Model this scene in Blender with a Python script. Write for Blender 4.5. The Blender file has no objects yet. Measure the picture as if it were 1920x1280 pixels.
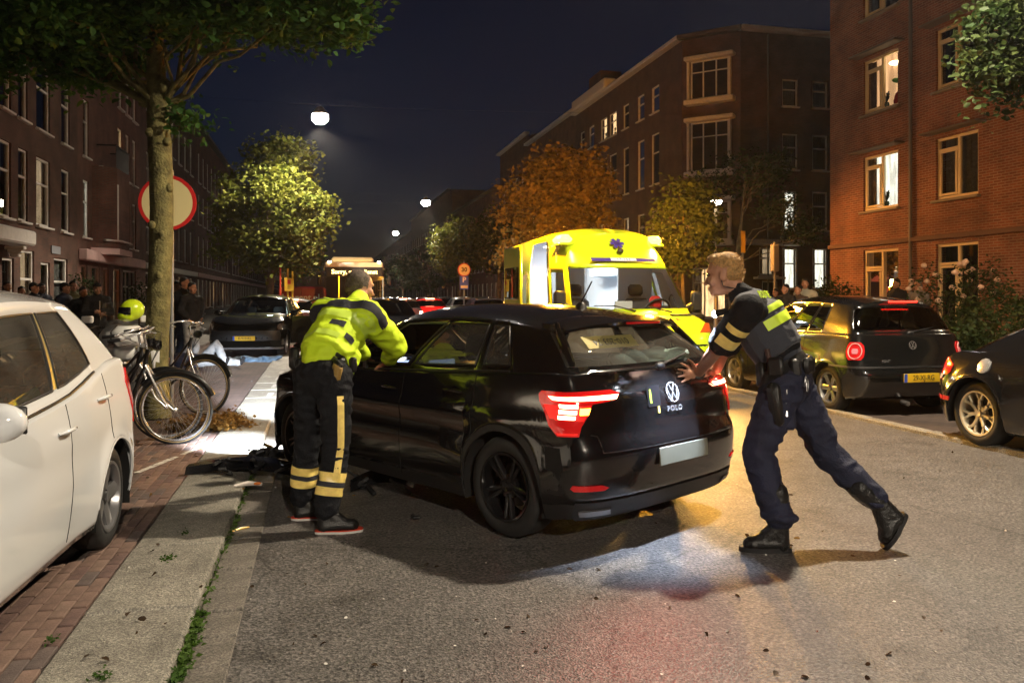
import bpy, bmesh, math, random
import numpy as np
from mathutils import Vector, Matrix, noise
random.seed(7); np.random.seed(7)
SC = bpy.context.scene
COL = SC.collection
R = math.radians
# ------------------------------------------------------------------ camera
FPX, HZ, HC = 1520.0, 556.0, 1.5            # focal length and horizon in photo pixels, camera height
TH = math.atan((960 - 600) / FPX)           # camera is turned this much to the right of the street
ST, CT = math.sin(TH), math.cos(TH)
cam_d = bpy.data.cameras.new('camera'); cam = bpy.data.objects.new('camera', cam_d); COL.objects.link(cam)
cam_d.sensor_width = 36; cam_d.lens = 36 * FPX / 1920; cam_d.shift_y = -(640 - HZ) / 1920
cam_d.clip_start = 0.05; cam_d.clip_end = 1500
cam.location = (0, 0, HC); cam.rotation_euler = (R(90), 0, -TH)
SC.camera = cam
def c2w(X, Z, z=0.0): return Vector((Z * ST + X * CT, Z * CT - X * ST, z))
def gp(px, py, z=0.0):
    s = (py - HZ) / (HC - z); return c2w((px - 960) / s, FPX / s, z)
def at(px, py, Z): return c2w((px - 960) / FPX * Z, Z, HC - (py - HZ) / FPX * Z)
def on_x(px, x):                            # world y where the ray through column px meets the plane x
    q = (px - 960) / FPX; t = x / (ST + q * CT); return t * (CT - q * ST)
# ------------------------------------------------------------------ night sky, moonlight, exposure
W = bpy.data.worlds.new('World'); SC.world = W; W.use_nodes = True
wn = W.node_tree; bg = wn.nodes['Background']
sky = wn.nodes.new('ShaderNodeTexSky'); sky.sky_type = 'NISHITA'; sky.sun_disc = False
sky.sun_elevation = R(-2.6); sky.sun_rotation = R(0); sky.air_density = 1.0; sky.dust_density = .6; sky.ozone_density = 3.2
wn.links.new(sky.outputs[0], bg.inputs[0]); bg.inputs[1].default_value = 0.05
sun_d = bpy.data.lights.new('moonlight', 'SUN'); sun_d.energy = 0.012; sun_d.angle = R(0.5); sun_d.color = (1, .93, .85)
sun = bpy.data.objects.new('moonlight', sun_d); COL.objects.link(sun); sun.rotation_euler = (R(50), 0, R(180))
vs = SC.view_settings; vs.view_transform = 'Standard'; vs.look = 'None'; vs.exposure = 0.25; vs.gamma = 1.0; vs.use_curve_mapping = False
SC.cycles.use_denoising = True; SC.cycles.max_bounces = 4; SC.cycles.diffuse_bounces = 2; SC.cycles.glossy_bounces = 3; SC.cycles.transmission_bounces = 3; SC.cycles.transparent_max_bounces = 10
SC.cycles.use_adaptive_sampling = True; SC.cycles.adaptive_threshold = .06; SC.cycles.adaptive_min_samples = 16; SC.cycles.light_sampling_threshold = .03
SC.cycles.sample_clamp_indirect = 4.0; SC.cycles.sample_clamp_direct = 0; SC.cycles.caustics_reflective = False; SC.cycles.caustics_refractive = False

# ------------------------------------------------------------------ tagging
def tag(o, label, cat, group=None, kind=None):
    if label: o['label'] = label
    if cat: o['category'] = cat
    if group: o['group'] = group
    if kind: o['kind'] = kind
    return o
def thing(name, label, cat, loc=(0, 0, 0), rz=0.0, group=None):
    o = bpy.data.objects.new(name, None); COL.objects.link(o); o.location = loc; o.rotation_euler = (0, 0, rz)
    o.empty_display_size = .1
    return tag(o, label, cat, group)
def part(name, parent=None, loc=(0, 0, 0), rot=(0, 0, 0)):
    o = bpy.data.objects.new(name, None); COL.objects.link(o); o.parent = parent; o.location = loc; o.rotation_euler = rot
    o.empty_display_size = .05
    return o
def put(name, mesh, parent=None, loc=(0, 0, 0), rot=(0, 0, 0), mat=None):
    o = bpy.data.objects.new(name, mesh); COL.objects.link(o); o.parent = parent; o.location = loc; o.rotation_euler = rot
    if mat is not None and not mesh.materials: mesh.materials.append(mat)
    return o
def light(name, typ, parent, loc, power, color, size=.1, rot=None, spot=None, blend=.5):
    d = bpy.data.lights.new(name, typ); d.energy = power; d.color = color
    if typ in ('POINT', 'SPOT'): d.shadow_soft_size = size
    if typ == 'AREA': d.size = size
    if spot: d.spot_size = R(spot); d.spot_blend = blend
    o = bpy.data.objects.new(name, d); COL.objects.link(o); o.parent = parent; o.location = loc
    if rot is not None: o.rotation_euler = rot
    return o
def aim(o, direction):
    o.rotation_euler = Vector(direction).to_track_quat('-Z', 'Y').to_euler()

# ------------------------------------------------------------------ materials
MATS = {}
def M(name, col=(.5, .5, .5), rough=.5, metal=0., coat=0., emit=None, es=1., spec=.5, trans=0., var=.0, vscale=8., bump=0., bscale=60., alpha=1., sheen=0., coords='Object', rvar=0.):
    if name in MATS: return MATS[name]
    m = bpy.data.materials.new(name); m.use_nodes = True; nt = m.node_tree; b = nt.nodes['Principled BSDF']
    b.inputs['Base Color'].default_value = (*col, 1); b.inputs['Roughness'].default_value = rough; b.inputs['Metallic'].default_value = metal
    b.inputs['Coat Weight'].default_value = coat; b.inputs['Coat Roughness'].default_value = .06
    b.inputs['Specular IOR Level'].default_value = spec; b.inputs['Transmission Weight'].default_value = trans; b.inputs['Alpha'].default_value = alpha
    b.inputs['Sheen Weight'].default_value = sheen
    if emit is not None:
        b.inputs['Emission Color'].default_value = (*emit, 1); b.inputs['Emission Strength'].default_value = es
    if var > 0 or bump > 0 or rvar > 0:
        tc = nt.nodes.new('ShaderNodeTexCoord')
    if var > 0:
        n = nt.nodes.new('ShaderNodeTexNoise'); n.inputs['Scale'].default_value = vscale; n.inputs['Detail'].default_value = 6
        nt.links.new(tc.outputs[coords], n.inputs['Vector'])
        r = nt.nodes.new('ShaderNodeValToRGB'); r.color_ramp.elements[0].position = .3; r.color_ramp.elements[1].position = .7
        r.color_ramp.elements[0].color = (*[c * (1 - var) for c in col], 1); r.color_ramp.elements[1].color = (*[min(1, c * (1 + var)) for c in col], 1)
        nt.links.new(n.outputs['Fac'], r.inputs['Fac']); nt.links.new(r.outputs['Color'], b.inputs['Base Color'])
    if rvar > 0:
        n3 = nt.nodes.new('ShaderNodeTexNoise'); n3.inputs['Scale'].default_value = vscale * .6; n3.inputs['Detail'].default_value = 8
        nt.links.new(tc.outputs[coords], n3.inputs['Vector'])
        mr = nt.nodes.new('ShaderNodeMapRange'); mr.inputs[1].default_value = .3; mr.inputs[2].default_value = .7
        mr.inputs[3].default_value = max(0, rough - rvar); mr.inputs[4].default_value = rough + rvar
        nt.links.new(n3.outputs['Fac'], mr.inputs[0]); nt.links.new(mr.outputs[0], b.inputs['Roughness'])
    if bump > 0:
        n2 = nt.nodes.new('ShaderNodeTexNoise'); n2.inputs['Scale'].default_value = bscale; n2.inputs['Detail'].default_value = 4
        nt.links.new(tc.outputs[coords], n2.inputs['Vector'])
        bp = nt.nodes.new('ShaderNodeBump'); bp.inputs['Strength'].default_value = bump; bp.inputs['Distance'].default_value = .02
        nt.links.new(n2.outputs['Fac'], bp.inputs['Height']); nt.links.new(bp.outputs['Normal'], b.inputs['Normal'])
    MATS[name] = m; return m
def glass_mat(name, tint=(.6, .65, .6), refl=.06, rough=.0, gcol=(1, 1, 1), dust_veil=0.):
    """thin sheet of glass: tinted see-through plus a Fresnel mirror"""
    if name in MATS: return MATS[name]
    m = bpy.data.materials.new(name); m.use_nodes = True; nt = m.node_tree; nt.nodes.clear()
    out = nt.nodes.new('ShaderNodeOutputMaterial'); mx = nt.nodes.new('ShaderNodeMixShader')
    tr = nt.nodes.new('ShaderNodeBsdfTransparent'); tr.inputs[0].default_value = (*tint, 1)
    gl = nt.nodes.new('ShaderNodeBsdfGlossy'); gl.inputs['Roughness'].default_value = rough; gl.inputs[0].default_value = (*gcol, 1)
    fr = nt.nodes.new('ShaderNodeFresnel'); fr.inputs['IOR'].default_value = 1.5
    ad = nt.nodes.new('ShaderNodeMath'); ad.operation = 'ADD'; ad.inputs[1].default_value = refl; ad.use_clamp = True
    nt.links.new(fr.outputs[0], ad.inputs[0]); nt.links.new(ad.outputs[0], mx.inputs[0])
    nt.links.new(tr.outputs[0], mx.inputs[1]); nt.links.new(gl.outputs[0], mx.inputs[2]); nt.links.new(mx.outputs[0], out.inputs[0])
    if dust_veil:                                                           # a pale film, part dirt, part added veil of light
        df = nt.nodes.new('ShaderNodeBsdfDiffuse'); df.inputs[0].default_value = (.8, .78, .7, 1); tl = nt.nodes.new('ShaderNodeBsdfTranslucent'); tl.inputs[0].default_value = (.8, .78, .7, 1)
        m2 = nt.nodes.new('ShaderNodeMixShader'); m3 = nt.nodes.new('ShaderNodeMixShader'); tc = nt.nodes.new('ShaderNodeTexCoord'); nz = nt.nodes.new('ShaderNodeTexNoise'); nz.inputs['Scale'].default_value = 4; nz.inputs['Detail'].default_value = 7
        mr = nt.nodes.new('ShaderNodeMapRange'); mr.inputs[1].default_value = .3; mr.inputs[2].default_value = .7; mr.inputs[3].default_value = dust_veil * .5; mr.inputs[4].default_value = dust_veil * 1.5
        nt.links.new(tc.outputs['Object'], nz.inputs['Vector']); nt.links.new(nz.outputs['Fac'], mr.inputs[0]); nt.links.new(mr.outputs[0], m3.inputs[0])
        nt.links.new(df.outputs[0], m2.inputs[1]); nt.links.new(tl.outputs[0], m2.inputs[2]); nt.links.new(mx.outputs[0], m3.inputs[1]); nt.links.new(m2.outputs[0], m3.inputs[2]); nt.links.new(m3.outputs[0], out.inputs[0])
    MATS[name] = m; return m
def emis(name, col, strength):
    if name in MATS: return MATS[name]
    return M(name, col=(.02, .02, .02), rough=.4, emit=col, es=strength)

# ------------------------------------------------------------------ mesh builder
class MB:
    def __init__(s): s.v = []; s.f = []; s.m = []
    def add(s, vs, fs, mi=0):
        o = len(s.v); s.v += [tuple(v) for v in vs]; s.f += [tuple(o + i for i in f) for f in fs]; s.m += [mi] * len(fs); return s
    def box(s, c, d, rot=None, mi=0, bev=0.):
        hx, hy, hz = d[0] / 2, d[1] / 2, d[2] / 2; c = Vector(c)
        if bev <= 0:
            vs = [Vector((x, y, z)) for x in (-hx, hx) for y in (-hy, hy) for z in (-hz, hz)]
            fs = [(0, 1, 3, 2), (4, 6, 7, 5), (0, 4, 5, 1), (2, 3, 7, 6), (0, 2, 6, 4), (1, 5, 7, 3)]
        else:
            b = min(bev, hx * .9, hy * .9, hz * .9); idx = {}; vs = []
            for i, x in enumerate((-1, 1)):
                for j, y in enumerate((-1, 1)):
                    for k, z in enumerate((-1, 1)):
                        for ax in range(3):
                            q = [x * (hx - b), y * (hy - b), z * (hz - b)]; q[ax] = (x * hx, y * hy, z * hz)[ax]
                            idx[(x, y, z, ax)] = len(vs); vs.append(Vector(q))
            fs = []
            for ax in range(3):
                o1, o2 = [a for a in range(3) if a != ax]
                for sg in (-1, 1):
                    q = []
                    for a_, b_ in ((-1, -1), (1, -1), (1, 1), (-1, 1)):
                        k = [0, 0, 0]; k[ax] = sg; k[o1] = a_; k[o2] = b_; q.append(idx[(*k, ax)])
                    fs.append(tuple(q if (sg > 0) == (ax != 1) else q[::-1]))
            for ax in range(3):
                o1, o2 = [a for a in range(3) if a != ax]
                for s1 in (-1, 1):
                    for s2 in (-1, 1):
                        q = []
                        for e, w in ((-1, o1), (1, o1), (1, o2), (-1, o2)):
                            k = [0, 0, 0]; k[ax] = e; k[o1] = s1; k[o2] = s2; q.append(idx[(*k, w)])
                        fs.append(tuple(q))
            for x in (-1, 1):
                for y in (-1, 1):
                    for z in (-1, 1): fs.append(tuple(idx[(x, y, z, a)] for a in range(3)))
        if rot is not None:
            m = rot if isinstance(rot, Matrix) else Matrix.Rotation(rot, 3, 'Z'); vs = [m @ v for v in vs]
        return s.add([v + c for v in vs], fs, mi)
    def ring_loft(s, rings, mi=0, cap=True, closed=True):
        n = len(rings[0]); vs = [p for r in rings for p in r]; fs = []
        for i in range(len(rings) - 1):
            for k in range(n if closed else n - 1):
                a, b = i * n + k, i * n + (k + 1) % n; fs.append((a, b, b + n, a + n))
        if cap and closed: fs += [tuple(range(n))[::-1], tuple(range((len(rings) - 1) * n, len(rings) * n))]
        return s.add(vs, fs, mi)
    def tube(s, pts, r, n=8, mi=0, cap=True, flat=None, closed=False):
        pts = [Vector(p) for p in pts]; rs = r if isinstance(r, (list, tuple)) else [r] * len(pts); rings = []; prev = None
        N = len(pts)
        for i, p in enumerate(pts):
            if closed: t = pts[(i + 1) % N] - pts[i - 1]
            else: t = pts[min(i + 1, N - 1)] - pts[max(i - 1, 0)]
            if t.length < 1e-9: t = Vector((0, 0, 1))
            t.normalize()
            if prev is None: a = t.orthogonal().normalized()
            else: a = (prev - t * prev.dot(t)); a = a.normalized() if a.length > 1e-6 else t.orthogonal().normalized()
            prev = a; b = t.cross(a); ring = []
            for k in range(n):
                an = 2 * math.pi * k / n; off = a * (math.cos(an) * rs[i]) + b * (math.sin(an) * rs[i])
                if flat: fv, ra = flat; fv = Vector(fv).normalized(); off = off + fv * (off.dot(fv) * (ra - 1))
                ring.append(p + off)
            rings.append(ring)
        if closed: rings.append(rings[0]); return s.ring_loft(rings, mi, False)
        return s.ring_loft(rings, mi, cap)
    def lathe(s, prof, n=24, axis='Z', c=(0, 0, 0), mi=0, cap=False):
        rings = []; c = Vector(c)
        for r, z in prof:
            ring = []
            for k in range(n):
                a = 2 * math.pi * k / n; x, y = r * math.cos(a), r * math.sin(a)
                ring.append(c + Vector({'Z': (x, y, z), 'Y': (x, z, y), 'X': (z, x, y)}[axis]))
            rings.append(ring)
        return s.ring_loft(rings, mi, cap)
    def prism(s, poly, fn, d0, d1, mi=0):
        """poly: 2-D outline; fn(u, v, d) -> point"""
        n = len(poly); vs = [fn(u, v, d0) for u, v in poly] + [fn(u, v, d1) for u, v in poly]
        fs = [tuple(range(n))[::-1], tuple(range(n, 2 * n))] + [(i, (i + 1) % n, n + (i + 1) % n, n + i) for i in range(n)]
        return s.add(vs, fs, mi)
    def ell(s, c, r, rot=None, nu=12, nv=8, mi=0):
        c = Vector(c); rings = []
        for j in range(nv + 1):
            ph = -math.pi / 2 + math.pi * j / nv; cr = max(math.cos(ph), .001); ring = []
            for k in range(nu):
                a = 2 * math.pi * k / nu; v = Vector((r[0] * cr * math.cos(a), r[1] * cr * math.sin(a), r[2] * math.sin(ph)))
                if rot is not None: v = rot @ v
                ring.append(c + v)
            rings.append(ring)
        return s.ring_loft(rings, mi, True)
    def quad(s, a, b, c, d, mi=0): return s.add([a, b, c, d], [(0, 1, 2, 3)], mi)
    def mesh(s, name, mats, smooth=40, recalc=True):
        me = bpy.data.meshes.new(name); me.from_pydata(s.v, [], s.f)
        for m in (mats if isinstance(mats, (list, tuple)) else [mats]): me.materials.append(m)
        if any(s.m): me.polygons.foreach_set('material_index', s.m)
        if recalc:
            b = bmesh.new(); b.from_mesh(me); bmesh.ops.recalc_face_normals(b, faces=b.faces); b.to_mesh(me); b.free()
        if smooth:
            me.polygons.foreach_set('use_smooth', [True] * len(me.polygons)); me.set_sharp_from_angle(angle=R(smooth))
        me.update(); return me
    def build(s, name, mats, parent=None, smooth=40, loc=(0, 0, 0), rot=(0, 0, 0), recalc=True):
        return put(name, s.mesh(name, mats, smooth, recalc), parent, loc, rot)
def struct(o, label=None): o['kind'] = 'structure'; return o
def copy_tree(o, parent=None):
    c = o.copy(); COL.objects.link(c); c.parent = parent
    for ch in o.children: copy_tree(ch, c)
    return c
_TXT = {}
def text(s, size, mat, parent, mw, name='lettering', ext=.001, align='CENTER', spacing=1.0, shear=0., sx=1.0, offset=0.0):
    key = (s, size, mat.name, ext, align, spacing, shear, sx, offset)
    if key not in _TXT:
        cu = bpy.data.curves.new('lettering', 'FONT'); cu.body = s; cu.size = size; cu.extrude = ext; cu.align_x = align; cu.align_y = 'CENTER'
        cu.space_character = spacing; cu.shear = shear; cu.resolution_u = 3; cu.offset = offset
        o = bpy.data.objects.new('lettering', cu); COL.objects.link(o)
        me = bpy.data.meshes.new_from_object(o.evaluated_get(bpy.context.evaluated_depsgraph_get()))
        bpy.data.objects.remove(o); bpy.data.curves.remove(cu); me.materials.clear(); me.materials.append(mat)
        if sx != 1: me.transform(Matrix.Diagonal((sx, 1, 1, 1)))
        _TXT[key] = me
    o = put(name, _TXT[key], parent); o.matrix_local = mw; return o
def frame_mat(o, xdir, ydir):
    """matrix whose x/y axes are given, z = x cross y, located at o"""
    x = Vector(xdir).normalized(); y = Vector(ydir); y = (y - x * y.dot(x)).normalized(); z = x.cross(y)
    return Matrix(((x.x, y.x, z.x, o[0]), (x.y, y.y, z.y, o[1]), (x.z, y.z, z.z, o[2]), (0, 0, 0, 1)))
def lerp(a, b, t): return a + (b - a) * t
def ip(tab, x):
    if x <= tab[0][0]: return tab[0][1]
    for (x0, y0), (x1, y1) in zip(tab, tab[1:]):
        if x <= x1: t = (x - x0) / (x1 - x0); return y0 + (y1 - y0) * t
    return tab[-1][1]
def ips(tab, x):
    xs = [a for a, _ in tab]; ys = [b for _, b in tab]; n = len(xs)
    if x <= xs[0]: return ys[0]
    if x >= xs[-1]: return ys[-1]
    ms = [(ys[min(i + 1, n - 1)] - ys[max(i - 1, 0)]) / (xs[min(i + 1, n - 1)] - xs[max(i - 1, 0)]) for i in range(n)]
    for i in range(n - 1):
        if x <= xs[i + 1]:
            h = xs[i + 1] - xs[i]; t = (x - xs[i]) / h
            return (2*t**3 - 3*t*t + 1) * ys[i] + (t**3 - 2*t*t + t) * h * ms[i] + (-2*t**3 + 3*t*t) * ys[i+1] + (t**3 - t*t) * h * ms[i+1]
# ================================================================== surface materials
def surf(name):
    m = bpy.data.materials.new(name); m.use_nodes = True; MATS[name] = m
    return m, m.node_tree, m.node_tree.nodes['Principled BSDF']
def nd(nt, typ, **kw):
    n = nt.nodes.new(typ)
    for k, v in kw.items():
        if k in ('operation', 'blend_type', 'data_type', 'feature'): setattr(n, k, v)
        else: n.inputs[k].default_value = v
    return n
def asphalt(name, lo, hi, sc=140, tint=(1, .97, .92)):
    m, nt, b = surf(name); tc = nd(nt, 'ShaderNodeTexCoord')
    v = nd(nt, 'ShaderNodeTexVoronoi', Scale=sc); n = nd(nt, 'ShaderNodeTexNoise', Scale=sc * .55, Detail=8.0); big = nd(nt, 'ShaderNodeTexNoise', Scale=1.1, Detail=6.0)
    mid = nd(nt, 'ShaderNodeTexNoise', Scale=9.0, Detail=5.0)
    for x in (v, n, big, mid): nt.links.new(tc.outputs['Object'], x.inputs['Vector'])
    r = nd(nt, 'ShaderNodeValToRGB'); e = r.color_ramp.elements
    e[0].position = .36; e[1].position = .66; e[0].color = (*[lo * t for t in tint], 1); e[1].color = (*[hi * t for t in tint], 1)
    nt.links.new(n.outputs['Fac'], r.inputs['Fac'])
    r2 = nd(nt, 'ShaderNodeValToRGB'); e = r2.color_ramp.elements; e[0].color = (.55, .55, .55, 1); e[1].color = (1.25, 1.25, 1.25, 1); e[0].position = .3; e[1].position = .7
    ad = nd(nt, 'ShaderNodeMath', operation='ADD'); nt.links.new(big.outputs['Fac'], ad.inputs[0]); nt.links.new(mid.outputs['Fac'], ad.inputs[1])
    hf = nd(nt, 'ShaderNodeMath', operation='MULTIPLY'); hf.inputs[1].default_value = .5; nt.links.new(ad.outputs[0], hf.inputs[0]); nt.links.new(hf.outputs[0], r2.inputs['Fac'])
    mx = nd(nt, 'ShaderNodeMixRGB', blend_type='MULTIPLY'); mx.inputs[0].default_value = 1
    nt.links.new(r.outputs[0], mx.inputs[1]); nt.links.new(r2.outputs[0], mx.inputs[2])
    st = nd(nt, 'ShaderNodeMixRGB', blend_type='MULTIPLY'); st.inputs[0].default_value = .75      # single stones of the aggregate
    rs = nd(nt, 'ShaderNodeValToRGB'); e = rs.color_ramp.elements; e[0].color = (.35, .35, .36, 1); e[1].color = (2.1, 2.0, 1.85, 1)
    nt.links.new(v.outputs['Color'], rs.inputs['Fac']); nt.links.new(mx.outputs[0], st.inputs[1]); nt.links.new(rs.outputs[0], st.inputs[2])
    if name == 'asphalt':
        vc = nd(nt, 'ShaderNodeTexVoronoi', Scale=.55); vc.feature = 'DISTANCE_TO_EDGE'; wn_ = nd(nt, 'ShaderNodeTexNoise', Scale=2.5, Detail=6.0); nt.links.new(tc.outputs['Object'], wn_.inputs['Vector'])
        wv = nd(nt, 'ShaderNodeVectorMath', operation='MULTIPLY_ADD'); wv.inputs[1].default_value = (.5, .5, 0); nt.links.new(wn_.outputs['Color'], wv.inputs[0]); nt.links.new(tc.outputs['Object'], wv.inputs[2]); nt.links.new(wv.outputs[0], vc.inputs['Vector'])
        rc = nd(nt, 'ShaderNodeValToRGB'); e = rc.color_ramp.elements; e[0].position = 0; e[1].position = .006; e[0].color = (.45, .45, .45, 1); e[1].color = (1, 1, 1, 1); nt.links.new(vc.outputs['Distance'], rc.inputs['Fac'])
        oz = nd(nt, 'ShaderNodeTexNoise', Scale=1.9, Detail=3.0); nt.links.new(tc.outputs['Object'], oz.inputs['Vector']); ro = nd(nt, 'ShaderNodeValToRGB'); e = ro.color_ramp.elements; e[0].position = .60; e[1].position = .70; e[0].color = (1, 1, 1, 1); e[1].color = (.62, .61, .60, 1); nt.links.new(oz.outputs['Fac'], ro.inputs['Fac'])
        m1 = nd(nt, 'ShaderNodeMixRGB', blend_type='MULTIPLY'); m1.inputs[0].default_value = 1; m2 = nd(nt, 'ShaderNodeMixRGB', blend_type='MULTIPLY'); m2.inputs[0].default_value = 1
        nt.links.new(st.outputs[0], m1.inputs[1]); nt.links.new(rc.outputs[0], m1.inputs[2]); nt.links.new(m1.outputs[0], m2.inputs[1]); nt.links.new(ro.outputs[0], m2.inputs[2]); st = m2
    nt.links.new(st.outputs[0], b.inputs['Base Color'])
    b.inputs['Roughness'].default_value = .5; b.inputs['Specular IOR Level'].default_value = .5
    bp = nd(nt, 'ShaderNodeBump', Strength=.55, Distance=.006); nt.links.new(v.outputs['Distance'], bp.inputs['Height']); nt.links.new(bp.outputs[0], b.inputs['Normal'])
    return m
def brickmat(name, c1, c2, mortar, bw=.22, bh=.065, ms=.01, rough=.85, plan=False, bump=.5):
    m, nt, b = surf(name); tc = nd(nt, 'ShaderNodeTexCoord'); sp = nd(nt, 'ShaderNodeSeparateXYZ'); cb = nd(nt, 'ShaderNodeCombineXYZ')
    nt.links.new(tc.outputs['Object'], sp.inputs[0]); nt.links.new(sp.outputs[0], cb.inputs[0]); nt.links.new(sp.outputs[1 if plan else 2], cb.inputs[1])
    br = nd(nt, 'ShaderNodeTexBrick', Scale=1.0); br.inputs['Color1'].default_value = (*c1, 1); br.inputs['Color2'].default_value = (*c2, 1); br.inputs['Mortar'].default_value = (*mortar, 1)
    br.inputs['Brick Width'].default_value = bw; br.inputs['Row Height'].default_value = bh; br.inputs['Mortar Size'].default_value = ms
    nt.links.new(cb.outputs[0], br.inputs['Vector'])
    n = nd(nt, 'ShaderNodeTexNoise', Scale=1.3, Detail=8.0); nt.links.new(tc.outputs['Object'], n.inputs['Vector'])
    r = nd(nt, 'ShaderNodeValToRGB'); e = r.color_ramp.elements; e[0].color = (.6, .6, .6, 1); e[1].color = (1.2, 1.2, 1.2, 1); e[0].position = .3; e[1].position = .7
    nt.links.new(n.outputs['Fac'], r.inputs['Fac']); mx = nd(nt, 'ShaderNodeMixRGB', blend_type='MULTIPLY'); mx.inputs[0].default_value = 1
    nt.links.new(br.outputs['Color'], mx.inputs[1]); nt.links.new(r.outputs[0], mx.inputs[2]); nt.links.new(mx.outputs[0], b.inputs['Base Color'])
    bp = nd(nt, 'ShaderNodeBump', Strength=bump, Distance=.01); bp.invert = True; nt.links.new(br.outputs['Fac'], bp.inputs['Height']); nt.links.new(bp.outputs[0], b.inputs['Normal'])
    b.inputs['Roughness'].default_value = rough; return m
ASPH = asphalt('asphalt', .045, .16, 95, (1, .96, .95))
KERBM = asphalt('kerb_concrete', .13, .30, 170, (1, .97, .86))
GUTM = asphalt('gutter_concrete', .09, .20, 150, (1, .93, .84))
PAVE = brickmat('pavement_tiles', (.12, .115, .11), (.16, .15, .14), (.05, .045, .04), .3, .3, .008, .8, True, .3)
BAYM = brickmat('bay_bricks', (.15, .09, .07), (.10, .065, .055), (.04, .035, .03), .21, .07, .006, .8, True, .5)
BRK1 = brickmat('brick_brown', (.15, .06, .04), (.10, .045, .032), (.10, .085, .07))
BRK2 = brickmat('brick_red', (.20, .075, .05), (.14, .055, .04), (.14, .11, .09))
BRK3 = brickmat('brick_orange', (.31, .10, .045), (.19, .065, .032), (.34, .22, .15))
WHITE = M('white_paint', (.72, .70, .66), .45, var=.08)
PINKP = M('pink_plaster', (.62, .42, .40), .7, var=.12, vscale=2)
DARKP = M('dark_paint', (.02, .02, .022), .35)
ROOFM = M('roof_felt', (.03, .028, .027), .8, var=.3)
WGLASS = glass_mat('window_glass', (.55, .58, .6), .05)
DARKROOM = M('dark_curtain', (.015, .015, .018), .9, var=.4, vscale=3)
NETCURT = M('net_curtain', (.35, .33, .30), .9, var=.25, vscale=14)
def litroom(name, col, es, sc=9):
    m, nt, b = surf(name); tc = nd(nt, 'ShaderNodeTexCoord'); w = nd(nt, 'ShaderNodeTexNoise', Scale=sc, Detail=3.0); mp = nd(nt, 'ShaderNodeMapping'); mp.inputs['Scale'].default_value = (1, 1, .15)
    nt.links.new(tc.outputs['Object'], mp.inputs[0]); nt.links.new(mp.outputs[0], w.inputs['Vector'])
    r = nd(nt, 'ShaderNodeValToRGB'); e = r.color_ramp.elements; e[0].position = .35; e[1].position = .65
    e[0].color = (*[c * .4 for c in col], 1); e[1].color = (*col, 1); nt.links.new(w.outputs['Fac'], r.inputs['Fac'])
    nt.links.new(r.outputs[0], b.inputs['Emission Color']); b.inputs['Emission Strength'].default_value = es
    b.inputs['Base Color'].default_value = (*[c * .5 for c in col], 1); return m
LITW = litroom('lit_room_warm', (1, .62, .28), 3.0); LITC = litroom('lit_room_cool', (.95, .9, .72), 2.6); LITD = litroom('lit_room_dim', (1, .7, .4), .7)
# ================================================================== ground
def sheet(name, x0, x1, y0, y1, z, mat, label=None):
    o = MB().quad((x0, y0, z), (x1, y0, z), (x1, y1, z), (x0, y1, z)).build(name, mat, smooth=0); struct(o); return o
sheet('ground', -140, 140, -60, 330, -.03, PAVE)
sheet('road', -.36, 6.36, -30, 260, 0, ASPH)
sheet('side_road', 6.36, 60, 24.5, 34.5, -.012, ASPH)
ZB = .06
bay = MB().box((-2.15, 95, ZB / 2 - .02), (2.2, 250, ZB)).build('parking_bay', BAYM, smooth=0); struct(bay)      # raised left bay
walk = MB().box((-5.95, 95, .06), (5.4, 250, .14)).build('pavement', PAVE, smooth=0); struct(walk)
rb = MB().box((7.45, 12, -.005), (1.9, 84, .05)).build('parking_bay', brickmat('bay_bricks_dark', (.10, .07, .055), (.07, .05, .045), (.03, .025, .02), .21, .105, .006, .8, True, .5), smooth=0); struct(rb)
rw = MB().box((12.1, 0, .05), (7.4, 48, .12)).build('pavement', PAVE, smooth=0); struct(rw)
rw2 = MB().box((13.6, 149, .05), (10.4, 220, .12)).build('pavement', PAVE, smooth=0); struct(rw2)
# kerb of one metre blocks, gutter tiles and loose bay bricks along the near left edge
def jit(a): return random.uniform(-a, a)
kerb = MB().box((-.795, 130, .03), (.49, 220, .07)).build('kerb', KERBM, smooth=0); struct(kerb)
kb = MB().box((0, 0, 0), (.486, .984, .22), bev=.016).mesh('kerb_block', KERBM, 30)
for i in range(19): put('kerb_block', kb, kerb, (-.80 + jit(.003), 1.5 + i, -.04 + jit(.003)), (jit(.003), jit(.004), jit(.002)))
gut = MB().box((-.455, 130, -.005), (.20, 230, .02)).build('gutter', GUTM, smooth=0); struct(gut)
gt = MB().box((0, 0, 0), (.196, .293, .1), bev=.006).mesh('gutter_tile', GUTM, 30)
for i in range(50): put('gutter_tile', gt, gut, (-.455, 1.2 + i * .3, -.034 + jit(.004)), (jit(.006), jit(.01), jit(.004)))
bms = [MB().box((0, 0, 0), (.066, .205, .08), bev=.004).mesh('brick', M('brick_%d' % i, c, .8, var=.3, vscale=18, bump=.3, bscale=90), 30) for i, c in enumerate([(.15, .095, .075), (.115, .07, .06), (.175, .115, .09), (.10, .075, .068)])]
n = 0
for i in range(10):
    for j in range(30):
        x = -1.086 - i * .0705; y = 2.75 + j * .2105 + (i % 2) * .105
        put('brick', bms[random.choice((0, 0, 1, 2, 3))], bay, (x, y, ZB - .04 + jit(.003)), (jit(.012), jit(.02), jit(.006))); n += 1
rk = MB().box((6.43, 12, .008), (.14, 84, .05)).build('kerb', KERBM, smooth=0); struct(rk)
rkb = MB().box((0, 0, 0), (.135, .985, .12), bev=.01).mesh('kerb_block', KERBM, 30)
for i in range(20): put('kerb_block', rkb, rk, (6.432, 4 + i, -.012 + jit(.003)), (0, jit(.006), 0))
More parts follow.
